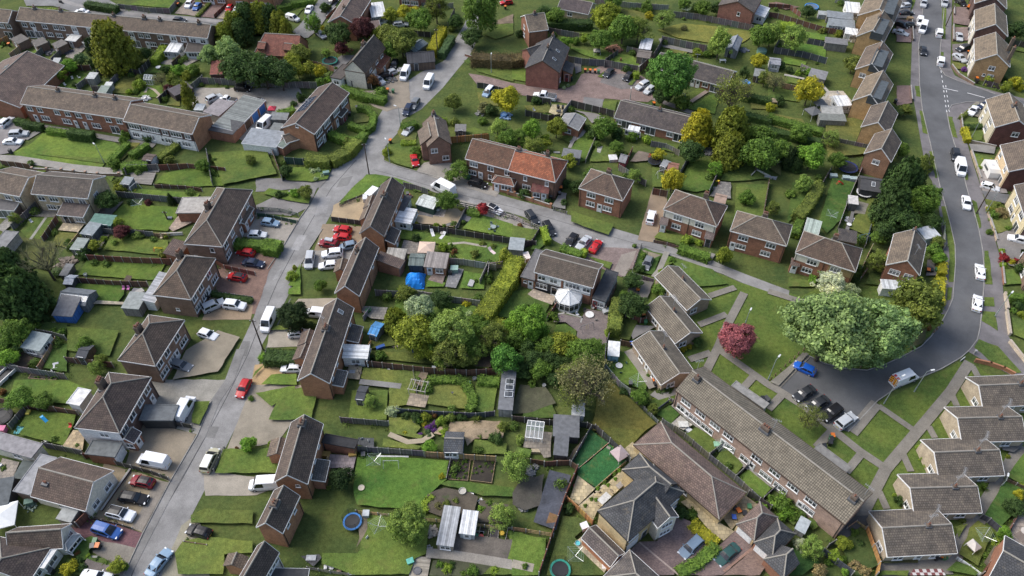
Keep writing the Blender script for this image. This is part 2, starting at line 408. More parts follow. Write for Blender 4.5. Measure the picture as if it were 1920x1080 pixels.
 # coloured band of boarding between two heights on the front
 for bd in(band or()):
  e,u0,u1,zb,zc,col,mt=bd
  m_=MB()
  if e==0:m_.box(X0+u0*(X1-X0),X0+u1*(X1-X0),Y0-.035,Y0-.003,zb,zc)
  elif e==1:m_.box(X1+.003,X1+.035,Y0+u0*(Y1-Y0),Y0+u1*(Y1-Y0),zb,zc)
  elif e==2:m_.box(X1-u1*(X1-X0),X1-u0*(X1-X0),Y1+.003,Y1+.035,zb,zc)
  else:m_.box(X0-.035,X0-.003,Y1-u1*(Y1-Y0),Y1-u0*(Y1-Y0),zb,zc)
  m_.build('cladding',mt,holder,WALL.get(col,col))
 # windows and doors:  "0u w.1 W.5;1g d.2"   edge 0 = a-b, then counter-clockwise; u upper floor, g ground floor, a attic
 for grp in filter(None,wins.split(';')):
  hd,*it=grp.split();e=int(hd[0]);fl=hd[1];up=len(hd)>2
  for q in it:
   k,f=q[0],float(q[1:])
   zz=(3.15 if fl=='u' else 5.4 if fl=='a' else.9)
   if ez<4 and fl=='g':zz=.85
   off=.036 if band and any(bd[0]==e and bd[3]<=(zz if k not in DT else 1)<=bd[4] for bd in band) else 0
   if e==0:x,y,rot=X0+f*(X1-X0),Y0-off,0
   elif e==1:x,y,rot=X1+off,Y0+f*(Y1-Y0),math.pi/2
   elif e==2:x,y,rot=X1-f*(X1-X0),Y1+off,math.pi
   else:x,y,rot=X0-off,Y1-f*(Y1-Y0),-math.pi/2
   if k in DT:
    do=ob('door' if DT[k][0]<2 else 'garage_door',door_mesh(k),holder,DT[k][2],(x,y,.03),rot)
    if DT[k][0]<2:h_=ob('handle',handle_mesh(),do);h_.location=(.36,0,0)
   else:
    wf,wg=win_meshes(k)
    if k=='p':zz=.08
    if k=='s':zz=zz+.4
    wo_=ob('window',wf,holder,None,(x,y,zz),rot);ob('pane',wg,wo_)
 FOOT.append((pa,d,n,L,D))
 if parent is None and ez>=4.5:
  pb_=MB()
  for x in(X0+.25,X1-.25,(X0+X1)/2) if L>11 else(X0+.25,X1-.25):
   for y in(Y0-.07,Y1+.07):pb_.tube((x,y,0),(x,y,ez-.1),.05,5)
  pb_.build('downpipe','black',root)
 def rz_at(v):
  y=v*D
  return ez+(rise*y/(D*rf) if y<=D*rf else rise*(D-y)/(D*(1-rf)))
 for ch in chim:
  u,v,sx,sy,hh,pots=ch;x,y=u*L,v*D;z=rz_at(v)
  cb=MB();zt_=ez+rise+hh
  cb.box(x-sx/2,x+sx/2,y-sy/2,y+sy/2,z-.6,zt_);cb.box(x-sx/2-.07,x+sx/2+.07,y-sy/2-.07,y+sy/2+.07,zt_-.25,zt_-.1);cb.box(x-sx/2-.18,x+sx/2+.18,y-sy/2-.18,y+sy/2+.18,z-.5,z+.12,2)
  for i in range(pots):
   px=x+(((i%3)-1)*sx*.3 if pots>2 else(i-(pots-1)/2)*sx*.4);py=y+((i//3)-.5)*sy*.4 if pots>3 else y
   cb.lathe([(.13,zt_),(.11,zt_+.35),(.14,zt_+.36),(.14,zt_+.42),(.08,zt_+.42),(.07,zt_+.2)],8,1,(px,py))
  cb.build('chimney',['brick','terracotta','lead'],ro,(.115,.088,.068))
 for u,v,rot in aer:
  ao=ob('aerial',tube_mesh_aerial(),ro);ao.location=(u*L,v*D,rz_at(v)+(.9 if chim else 0));ao.rotation_euler=(0,0,rot)
 for u,v in sky_:
  y=v*D;sl_=math.atan2(rise,D*rf)*(1 if v<rf else-1)
  mx=Matrix.Translation((u*L,y,rz_at(v)+.03))@Matrix.Rotation(sl_,4,'X')
  sb=MB();sb.box(-.4,.4,-.55,.55,0,.08,0,mx);sb.box(-.32,.32,-.46,.46,.08,.09,1,mx)
  sb.build('skylight',['lamp_clear','glass'],ro)
 for u,v,nu,nv in solar:
  y=v*D;sl_=math.atan2(rise,D*rf)*(1 if v<rf else-1)
  mx=Matrix.Translation((u*L,y,rz_at(v)+.06))@Matrix.Rotation(sl_,4,'X');sb=MB()
  for i in range(nu):
   for j in range(nv):
    x0=(i-nu/2)*1.04;y0=(j-nv/2)*1.5;sb.box(x0,x0+1,y0,y0+1.45,0,.05,1,mx);sb.box(x0+.04,x0+.96,y0+.04,y0+1.41,.05,.056,0,mx)
  sb.build('solar_panel',['solar','alloy'],ro)
 if parent is None:
  ctr=Vector((pa.x,pa.y,ez))+d*L/2+n*D/2;reg(root,look,cat,group,project(ctr),label,mark)
 return root
def shed(look,a,b_,c,ez=2.0,rise=.5,wall=(.12,.08,.05),roof='slate',wins='0g D.5',rm='felt',wm='board',name='garden_shed',cat='shed',group='garden sheds and outbuildings',board=None,**k):
 return house(look,a,b_,c,ez,rise,wall,roof,wins,name=name,cat=cat,group=group,wm=wm,rm=rm,board=board,oh=.1,**k)
# ---------------------------------------------------------------- leaves: unit crowns shared by many trees
def cards(cen,nrm,size,asp,rs):
 """one small leaf-cluster quad at each centre, facing roughly along nrm"""
 n=len(cen);nrm=nrm/(np.linalg.norm(nrm,axis=1)[:,None]+1e-9)
 t=rs.normal(size=(n,3));t-=(t*nrm).sum(1)[:,None]*nrm;t/=np.linalg.norm(t,axis=1)[:,None]+1e-9
 b=np.cross(nrm,t);s=size[:,None]
 v=np.stack([cen-t*s*asp,cen-b*s*.6,cen+t*s*asp,cen+b*s*.6],1).reshape(-1,3)
 return v
def np_mesh(name,v,mats,extra=None):
 n=len(v)//4;me=bpy.data.meshes.new(name)
 f=np.arange(n*4).reshape(-1,4)
 me.vertices.add(len(v));me.vertices.foreach_set('co',v.astype(np.float32).ravel())
 me.loops.add(n*4);me.loops.foreach_set('vertex_index',f.ravel().astype(np.int32))
 me.polygons.add(n);me.polygons.foreach_set('loop_start',(np.arange(n)*4).astype(np.int32));me.polygons.foreach_set('loop_total',np.full(n,4,np.int32))
 me.update(calc_edges=True)
 for x in mats:me.materials.append(M[x])
 return me
def unit(rs,n,up=0.0):
 d=rs.normal(size=(n,3));d[:,2]+=up;return d/np.linalg.norm(d,axis=1)[:,None]
def crown(kind,seed):
 rs=np.random.RandomState(seed)
 if kind in('round','loose','big','shrub','soft','twiggy'):
  nc,nl,ls,cr,gap=dict(round=(95,75,.062,.27,.0),loose=(90,62,.042,.21,.15),big=(230,75,.040,.19,.0),shrub=(34,60,.095,.36,0),soft=(120,60,.05,.22,.1),twiggy=(85,34,.03,.22,.1))[kind]
  d=unit(rs,nc,.35);ph=rs.uniform(0,6.28,6)
  lump=1+.16*np.sin(3*np.arctan2(d[:,1],d[:,0])+ph[0])+.12*np.sin(4.3*d[:,2]+ph[1])+rs.uniform(-.14,.12,nc)
  rad=rs.uniform(.45 if kind!='big' else.6,.86,nc)**.7*lump
  c=d*rad[:,None]*np.array([.86,.86,.82]);c[:,2]=np.maximum(c[:,2],-.62+rs.uniform(0,.2,nc))
  k=np.repeat(np.arange(nc),nl);l=unit(rs,nc*nl,.25);crr=cr*rs.uniform(.65,1.2,nc)
  p=c[k]+l*(crr[k]*rs.uniform(.35,1.08,nc*nl)**.6)[:,None]*np.array([1,1,.8])
  nrm=l+.5*p+rs.normal(scale=.55,size=p.shape)
  return np_mesh('crown',cards(p,nrm,ls*rs.uniform(.6,1.35,len(p)),1.0,rs),['foliage'])
 if kind in('conifer','cone','column'):
  # z from 0 to 2, radius 1 at the base
  ns,nl=dict(conifer=(260,34),cone=(170,26),column=(200,26))[kind]
  z=rs.uniform(0,1,ns)**1.15;a=rs.uniform(0,6.28,ns)
  prof={'conifer':np.minimum(1,(1.02-z)**.62*1.0)*np.minimum(1,.62+z*2.4),'cone':(1.02-z)**.9,'column':np.minimum(1,(1.03-z)**.4)*np.minimum(1,.75+z)}[kind]
  r=prof*rs.uniform(.72,1.08,ns);base_=np.stack([np.cos(a)*r*.82,np.sin(a)*r*.82,z*2*.92],1)
  k=np.repeat(np.arange(ns),nl);t=rs.uniform(0,1,ns*nl)
  out=np.stack([np.cos(a),np.sin(a),np.full(ns,.95)],1)[k]*(.30 if kind!='column' else.22)
  spread=.11*(1.1-t)[:,None]
  p=base_[k]+out*t[:,None]+rs.normal(size=(ns*nl,3))*spread
  nrm=np.stack([np.cos(a),np.sin(a),np.full(ns,.45)],1)[k]+rs.normal(scale=.5,size=p.shape)
  return np_mesh('crown',cards(p,nrm,.055*rs.uniform(.6,1.3,len(p)),1.5,rs),['foliage'])
 if kind=='spiky':  # strap-leaved plant
  n=220;d=unit(rs,n,.5);d[:,2]=np.abs(d[:,2]);L=rs.uniform(.7,1.05,n)[:,None]
  s=np.cross(d,[0,0,1.0]);s/=np.linalg.norm(s,axis=1)[:,None]+1e-6
  v=np.stack([-s*.03,s*.03,d*L*.6+s*.035,d*L-[0,0,.12]],1).reshape(-1,3)
  return np_mesh('crown',v,['foliage'])
 if kind=='bare':
  b=MB();rr=random.Random(seed)
  def br(p,d,l,r,dep):
   q=p+d*l;b.tube(p,q,r,4,0,r*.65,False)
   if dep==0:return
   for i in range(rr.choice((3,4)) if dep>1 else 5):
    nd=(d+Vector((rr.gauss(0,.5),rr.gauss(0,.5),rr.gauss(.18,.35)))).normalized();br(p+d*l*rr.uniform(.45,1),nd,l*rr.uniform(.55,.8),r*.6,dep-1)
  for i in range(6):a=i*1.05;br(Vector((0,0,-.6)),Vector((math.cos(a)*.7,math.sin(a)*.7,.75)).normalized(),.55,.03,4)
  return b.mesh('crown',['bark'])
def get_crown(kind,i):
 return cache(('crown',kind,i),lambda:crown(kind,17*i+len(kind)*101))
NV=dict(twiggy=2,round=4,loose=3,big=2,shrub=4,soft=2,conifer=2,cone=2,column=2,spiky=1,bare=2)
def trunk_mesh(i):
 def f():
  b=MB();rr=random.Random(i);b.tube((0,0,0),(0,0,.55),.055,8,0,.042);b.tube((0,0,.55),(.02,.01,1.0),.042,7,0,.022)
  for k in range(6):
   a=k*1.1+rr.random();z=rr.uniform(.42,.85);b.tube((0,0,z),(math.cos(a)*.28,math.sin(a)*.28,z+.35),.026,5,0,.01)
  return b.mesh('trunk',['bark'])
 return cache(('trunk',i),f)
GRN=dict(mid=(.105,.172,.036),dark=(.052,.09,.03),lime=(.19,.26,.04),yel=(.185,.215,.034),gold=(.30,.285,.03),olive=(.14,.172,.044),blue=(.075,.125,.062),grey=(.205,.295,.125),pale=(.33,.39,.26),blossom=(.46,.48,.40),pink=(.255,.085,.115),plum=(.11,.038,.045),twig=(.17,.165,.085),fresh=(.14,.25,.04),bright=(.078,.17,.04),conif=(.165,.185,.03),rust=(.17,.085,.04),red=(.24,.03,.04),apple=(.19,.265,.07),purple=(.16,.06,.26),deep=(.03,.054,.02),straw=(.28,.22,.12))
KINDNAME=dict(round='tree',loose='tree',big='tree',soft='tree',conifer='conifer',cone='conifer',column='conifer',bare='tree',shrub='tree',spiky='plant')
_tn=[0]
def tree(look,kind,x,y,r,col='mid',asp=1.0,trunk=None,name=None,cat='tree',group='garden trees',label=None,mark=None):
 """crown centred on a photo point, r = half its width there"""
 _tn[0]+=1;i=_tn[0];c_=GRN.get(col,col);v_=rnd.uniform(.88,1.12);c_=tuple(k*v_*rnd.uniform(.97,1.03) for k in c_)
 m=1.13*r/ppm((x,y),3.0)
 if kind in('conifer','cone','column'):
  hgt=2*m*asp;q=W((x,y),hgt*.46);z0=.0;sz=hgt/2;tz=hgt*.6
 else:
  tr=m*.45 if trunk is None else trunk;sz=m*asp*.95;zc=tr+sz*.72;q=W((x,y),zc);z0=zc;tz=zc+sz*.2
 root=empty(name or({'conifer':'conifer_tree','cone':'conifer_tree','column':'conifer_tree','bare':'bare_tree','spiky':'spiky_plant'}.get(kind,'garden_tree')),(q.x,q.y,0),rnd.uniform(0,6.28),c_)
 cr_=ob('crown',get_crown(kind,i%NV[kind]),root,c_);cr_.location=(0,0,z0);cr_.scale=(m,m,sz)
 if kind!='spiky':
  t=ob('trunk',trunk_mesh(i%3),root,(.075,.06,.045));t.scale=(max(1.2,m*.9),)*2+(tz,)
 if kind in('loose','twiggy'):o=ob('branch',get_crown('bare',i%2),root,(.10,.085,.065));o.location=(0,0,z0-sz*.1);o.scale=(m*.8,m*.8,sz*.9)
 reg(root,look,cat,group,full((x,y)),label,mark);return root
def shrub(look,x,y,r,col='mid',asp=.85,kind='shrub',label=None,name='shrub',cat='shrub',group='garden shrubs'):
 _tn[0]+=1;i=_tn[0];c_=GRN.get(col,col);v_=rnd.uniform(.86,1.14);c_=tuple(k*v_*rnd.uniform(.96,1.04) for k in c_)
 m=1.08*r/ppm((x,y),.5)
 if kind in('cone','column','conifer'):q=W((x,y),m*asp*.9);o=ob(name,get_crown(kind,i%NV[kind]),None,c_);o.location=(q.x,q.y,0);o.scale=(m,m,m*asp)
 elif kind=='spiky':q=W((x,y),.2);o=ob(name,get_crown(kind,0),None,c_);o.location=(q.x,q.y,.05);o.scale=(m,m,m)
 else:q=W((x,y),m*asp*.6);o=ob(name,get_crown(kind,i%NV[kind]),None,c_);o.location=(q.x,q.y,m*asp*.62);o.scale=(m,m,m*asp)
 o.rotation_euler=(0,0,rnd.uniform(0,6.28));reg(o,look,cat,group,full((x,y)),label);return o
def hedge(look,pts,w=1.0,h=1.5,col='mid',label=None,rough=.16,group='garden hedges',dens=30,mark=None):
 """clipped hedge: a dense leafy box along a line of photo points (taken at its base)"""
 _tn[0]+=1;rs=np.random.RandomState(_tn[0]);c=[W(p,h*.5) for p in pts];c_=GRN.get(col,col)
 for q in c:q.z=0
 org=c[0].copy();V=[];mb=MB()
 for i in range(len(c)-1):
  a,b=c[i]-org,c[i+1]-org;d=b-a;L=d.length
  if L<.05:continue
  d.normalize();n=Vector((-d.y,d.x,0));ar=L*w+2*L*h+2*w*h;N_=int(min(9000,ar*dens))
  u=rs.uniform(-.02,1.02,N_)*L;f=rs.rand(N_)*(w+2*h)
  top=f<w;sd_=np.where(f<w+h,1.0,-1.0)
  y=np.where(top,rs.uniform(-.5,.5,N_)*w,sd_*w/2);z=np.where(top,h,rs.rand(N_)*h)
  ends=rs.rand(N_)<(2*w*h)/ar;y=np.where(ends,rs.uniform(-.5,.5,N_)*w,y);z=np.where(ends,rs.rand(N_)*h,z);u=np.where(ends,np.where(rs.rand(N_)<.5,0,L),u)
  wob=rough*(np.sin(u*2.1+y)+np.sin(u*.9+1.3))*.5
  da,na=np.array(d),np.array(n);nr=np.where(top[:,None],np.array([0,0,1.0]),sd_[:,None]*na)+rs.normal(scale=.5,size=(N_,3))+np.array([0,0,.3])
  p=np.array(a)+da*u[:,None]+na*(y+sd_*wob*.5)[:,None];p[:,2]+=z+np.where(top,wob,0);p+=rs.normal(scale=rough*.45,size=p.shape)
  V.append(cards(p,nr,.15*rs.uniform(.6,1.3,N_),1.0,rs))
  # solid twiggy heart of the hedge
  k=.42;q=lambda y_,u_,z_:tuple(np.array(a)+da*u_+na*y_+np.array([0,0,z_]))
  yy=w*k;zz=h-.12;e=.05
  for fc in([(-yy,e,0),(-yy,L-e,0),(-yy,L-e,zz),(-yy,e,zz)],[(yy,e,0),(yy,L-e,0),(yy,L-e,zz),(yy,e,zz)],[(-yy,e,zz),(yy,e,zz),(yy,L-e,zz),(-yy,L-e,zz)],[(-yy,e,0),(yy,e,0),(yy,e,zz),(-yy,e,zz)],[(-yy,L-e,0),(yy,L-e,0),(yy,L-e,zz),(-yy,L-e,zz)]):
   V.append(np.array([q(*t) for t in fc]))
 me=np_mesh('hedge',np.concatenate(V),['foliage']);o=ob('hedge',me,None,c_,org)
 k=pts[len(pts)//2] if len(pts)>2 else((pts[0][0]+pts[1][0])/2,(pts[0][1]+pts[1][1])/2)
 reg(o,look,'hedge',group,full(k),label,mark);return o
# ---------------------------------------------------------------- fences and walls
FC=dict(grey=(.135,.13,.122),dark=(.052,.047,.042),brown=(.11,.062,.042),red=(.15,.06,.042),tan=(.33,.225,.115),orange=(.40,.22,.075),slate=(.062,.068,.08),pale=(.26,.245,.22),green=(.03,.07,.05),white=(.6,.6,.58))
FSEG=[]
def unit_panel(kind):
 def f():
  b=MB()
  if kind=='rail':
   for z in(.25,.6,.95):b.box(0,1,-.025,.025,z-.07,z+.07)
   return b.mesh('rail',['board'])
  if kind=='picket':
   for i in range(12):x=(i+.5)/12;b.box(x-.025,x+.025,-.02,.02,.05,1)
   b.box(0,1,-.04,-.02,.25,.33).box(0,1,-.04,-.02,.7,.78);return b.mesh('panel',['plain'])
  b.box(0,1,-.025,.025,.02,.97);b.box(0,1,-.05,.05,.97,1.0);return b.mesh('panel',['board' if kind=='panel' else 'clad'])
 return cache(('panel',kind),f)
def unit_post():return cache('post',lambda:MB().box(-.06,.06,-.06,.06,0,1).box(-.07,.07,-.07,.07,1,1.02).mesh('post',['plain']))
def panel_mesh(kind,n):
 # boards keep their width: a bay of n * 0.3 m
 def f():
  me=unit_panel(kind).copy();L=n*.3
  for l in me.uv_layers[0].data:l.uv=(l.uv[0]*L,l.uv[1]*1.8)
  return me
 return cache(('pm',kind,n),f)
def fence(look,pts,h=1.7,col='grey',kind='panel',post=(.30,.29,.27),bay=1.85,label=None,ph=.06,mark=None,top=False):
 c=[W(p,h if top else 0) for p in pts];col=FC.get(col,col)
 for q in c:q.z=0
 root=empty('fence',c[0],0,col);org=c[0];first=True
 for i in range(len(c)-1):
  d=c[i+1]-c[i];L=d.length;n=max(1,round(L/bay));rz=math.atan2(d.y,d.x);st=L/n;pm=panel_mesh(kind,max(1,round(st/.3)))
  for k in range(n+1):
   p=c[i]+d*(k/n)-org
   if first or k>0:
    o=ob('post',unit_post(),root,post,p,rz);o.scale=(1,1,h+ph)
   first=False
   if k<n:
    o=ob('panel',pm,root,tuple(v*rnd.uniform(.86,1.14) for v in col),p,rz);o.scale=(st,1,h)
 k=len(pts)//2;ctr=pts[k] if len(pts)>2 else((pts[0][0]+pts[1][0])/2,(pts[0][1]+pts[1][1])/2)
 FSEG.append((c,h));reg(root,look,'fence','garden fences',full(ctr),label,mark);return root
def wall(look,pts,h=.9,t=.22,col='red',cop=(.3,.29,.27),label=None,mat='brick',piers=0,top=False):
 c=[W(p,h if top else 0) for p in pts]
 for q in c:q.z=0
 org=c[0].copy();root=empty('garden_wall',org,0,WALL.get(col,col));b=MB();cp=MB();pr=[]
 for i in range(len(c)-1):
  a=c[i]-org;d=c[i+1]-c[i];L=d.length;mx=Matrix.Translation(a)@Matrix.Rotation(math.atan2(d.y,d.x),4,'Z')
  b.box(-t/2+.004*i,L+t/2,-t/2,t/2,0,h,0,mx);cp.box(-t/2-.04+.004*i,L+t/2+.04,-t/2-.04,t/2+.04,h+.002+.003*i,h+.07,0,mx)
  if piers:
   n=max(1,round(L/piers))
   for k in range(n+1):
    if i and k==0:continue
    pr.append((mx@Vector((L*k/n,0,0)),math.atan2(d.y,d.x)))
 b.build('brickwork',mat,root,WALL.get(col,col));cp.build('coping','concrete',root,cop)
 if pr:
  pm=MB().box(-.2,.2,-.2,.2,0,h+.25).box(-.25,.25,-.25,.25,h+.25,h+.33,1).mesh('pier',[mat,'concrete'])
  for p,r in pr:ob('pier',pm,root,WALL.get(col,col),p,r)
 k=len(pts)//2;ctr=pts[k] if len(pts)>2 else((pts[0][0]+pts[1][0])/2,(pts[0][1]+pts[1][1])/2)
 reg(root,look,'wall','low garden walls',full(ctr),label);return root
# ---------------------------------------------------------------- vehicles
# kind: length, width, height, belt, bonnet front z, bonnet rear z, windscreen base, windscreen top, roof end, rear glass base (fractions from the front), boot z, roof half width factor
CARS=dict(hatch=(4.0,1.76,1.48,.93,.66,.9,.27,.43,.86,.985,.95,.76),saloon=(4.6,1.8,1.43,.92,.64,.88,.27,.42,.70,.86,.93,.74),estate=(4.6,1.8,1.48,.93,.66,.9,.26,.40,.90,.985,.95,.76),
suv=(4.45,1.86,1.68,1.05,.80,1.02,.26,.40,.90,.985,1.05,.78),mpv=(4.6,1.84,1.72,1.0,.72,.96,.19,.40,.92,.985,1.0,.77),van=(5.4,2.0,2.35,1.15,.85,1.12,.13,.27,.97,.995,1.25,.84),
smallvan=(4.4,1.82,1.85,1.02,.78,1.0,.19,.34,.95,.99,1.05,.82),pickup=(5.1,1.85,1.75,1.05,.8,1.02,.24,.35,.56,.62,1.05,.78),coupe=(4.3,1.78,1.32,.88,.6,.84,.30,.45,.68,.88,.9,.7))
def car_meshes(kind):
 L,Wd,Hh,belt,zb0,zb1,f0,f1,f2,f3,boot,rw=CARS[kind]
 X=lambda f:L/2-f*L
 w=Wd/2
 def body():
  b=MB();fs=[0,.025,.09,f0*.6,f0,.5,f3-.1,f3,.975,1.0];fs=sorted(set(fs))
  def wid(f):return w*np.interp(f,[0,.025,.1,.3,.88,.97,1],[.78,.9,.985,1,1,.93,.84])
  def top(f):return np.interp(f,[0,.03,f0,f3,.97,1],[zb0-.1,zb0,zb1,boot,boot-.04,boot-.14])
  sec=[]
  for f in fs:
   ww,tz=wid(f),top(f);e=.05 if 0<f<1 else 0
   sec.append([(X(f),ww*.93,.22),(X(f),ww,.5),(X(f),ww,tz-.17),(X(f),ww*.955,tz-.03),(X(f),ww*.86,tz+.01),(X(f),ww*.4,tz+.035),(X(f),-ww*.4,tz+.035),(X(f),-ww*.86,tz+.01),(X(f),-ww*.955,tz-.03),(X(f),-ww,tz-.17),(X(f),-ww,.5),(X(f),-ww*.93,.22)])
  for i in range(len(sec)-1):
   for j in range(11):b.face([sec[i][j],sec[i][j+1],sec[i+1][j+1],sec[i+1][j]])
   b.face([sec[i][0],sec[i+1][0],sec[i+1][11],sec[i][11]])
  b.face(sec[0][::-1]);b.face(sec[-1])
  if kind!='x':
   z0=belt-.06
   rl=[(X(f0),z0),(X(f0)*.45+X(f1)*.55,belt+(Hh-belt)*.58),(X(f1),Hh-.05),(X(f1+.07),Hh-.01),(X((f1+f2)/2),Hh),(X(f2-.05),Hh-.02),(X(f2),Hh-.07),(X(f3),boot-.04)]
   wa=lambda z:w*(.955+(rw-.955)*max(0,(z-z0))/(Hh-z0))
   for i in range(len(rl)-1):
    (xa,za),(xb,zb_)=rl[i],rl[i+1];A_,B_=wa(za),wa(zb_)
    ya=[A_,A_*.9,0,-A_*.9,-A_];yb=[B_,B_*.9,0,-B_*.9,-B_];dz=[-.04,0,.03,0,-.04]
    for j in range(4):b.face([(xa,ya[j],za+dz[j]),(xa,ya[j+1],za+dz[j+1]),(xb,yb[j+1],zb_+dz[j+1]),(xb,yb[j],zb_+dz[j])])
    for s in(1,-1):
     q=[(xa,s*w*.955,z0-.05),(xa,s*A_,za-.04),(xb,s*B_,zb_-.04),(xb,s*w*.955,z0-.05)];b.face(q if s>0 else q[::-1])
  if kind=='pickup':b.box(X(.975),X(f3)-.12,-w*.82,w*.82,boot-.02,boot+.05,1)
  return b.mesh('body',['paint','black'])
 z0=belt-.06;wa=lambda z:w*(.955+(rw-.955)*max(0,(z-z0))/(Hh-z0))
 def ws():
  p=[(X(f0),z0),(X(f0)*.45+X(f1)*.55,belt+(Hh-belt)*.58),(X(f1),Hh-.05)];b=MB();o=.018
  q=[(p[0][0]-.06,p[0][1]+.10),p[1],(p[2][0]+.03,p[2][1]-.03)]
  for i in(0,1):
   (xa,za),(xb,zb_)=q[i],q[i+1];A_,B_=wa(za)*.87,wa(zb_)*.87
   for s in(0,1):
    ya,yb=((A_,B_),(0,0))[s],((A_,B_),(0,0),(-A_,-B_))[s+1]
    b.face([(xa+o,ya[0],za+o+(.03 if ya[0]==0 else 0)),(xa+o,yb[0],za+o+(.03 if yb[0]==0 else 0)),(xb+o,yb[1],zb_+o+(.03 if yb[1]==0 else 0)),(xb+o,ya[1],zb_+o+(.03 if ya[1]==0 else 0))])
  return b.mesh('windscreen',['car_glass'])
 def rg():
  b=MB();o=.02;xa,za,xb,zb_=X(f2),Hh-.07,X(f3),boot-.04;za-=.05;xa+=(xb-xa)*.05;xb+=(xa-xb)*.3;zb_+=(za-zb_)*.3;A_,B_=wa(za)*.86,wa(zb_)*.9
  b.face([(xa-o,A_,za+o),(xa-o,-A_,za+o),(xb-o,-B_,zb_+o),(xb-o,B_,zb_+o)]);return b.mesh('rear_window',['car_glass'])
 def sw(side,half):
  b=MB();zl,zh=belt+.02,Hh-.15;fw0,fw1=f0+.06,f1+.035;fr1,fr0=f2-.03,f3-.07
  if kind in('van','smallvan'):fr1=fr0=fw1+.2
  mid=(fw1+fr1)/2 if kind not in('van','smallvan','pickup','coupe') else fr1
  if half==0:q=[(fw0,zl),(fw1,zh),(mid-.012,zh),(mid-.012,zl)]
  else:q=[(mid+.012,zl),(mid+.012,zh),(fr1,zh),(fr0,zl)]
  pts=[(X(f),side*(wa(z)+.012),z) for f,z in q];b.face(pts if side>0 else pts[::-1]);return b.mesh('side_window',['car_glass'])
 def wheel():
  b=MB();r=.34 if kind in('suv','van','pickup') else.31;n=14
  for rr,y0,y1,m in((r,-.11,.11,0),):
   b.tube((0,y0,0),(0,y1,0),rr,n,m)
  return b.mesh('wheel',['tyre'])
 def rim():
  return MB().tube((0,-.118,0),(0,.118,0),.2,12,0).mesh('rim',['alloy'])
 def lt(name,m,dx,dy,dz):return MB().box(-dx,dx,-dy,dy,-dz,dz).mesh(name,[m])
 return dict(body=cache(('cb',kind),body),ws=cache(('cw',kind),ws),rg=cache(('cr',kind),rg),sw={(s,h):cache(('cs',kind,s,h),lambda s=s,h=h:sw(s,h)) for s in(1,-1) for h in(0,1)},
wheel=cache(('wh',kind),wheel),rim=cache('rim',rim),hl=cache('hl',lambda:lt('headlight','lamp_clear',.12,.19,.07)),tl=cache('tl',lambda:lt('tail_light','red_lens',.07,.12,.11)),mir=cache('mir',lambda:lt('wing_mirror','paint',.07,.1,.07)))
PAINT=dict(white=(.74,.75,.76),silver=(.42,.44,.46),grey=(.16,.17,.18),black=(.014,.014,.016),red=(.42,.018,.022),blue=(.04,.11,.33),navy=(.02,.03,.06),pale_blue=(.22,.32,.43),dkred=(.20,.012,.022),green=(.03,.075,.07),orange=(.55,.09,.03),gold=(.42,.40,.28),steel=(.17,.23,.30),cobalt=(.015,.1,.46),dark=(.03,.033,.038))
CPOS=[]
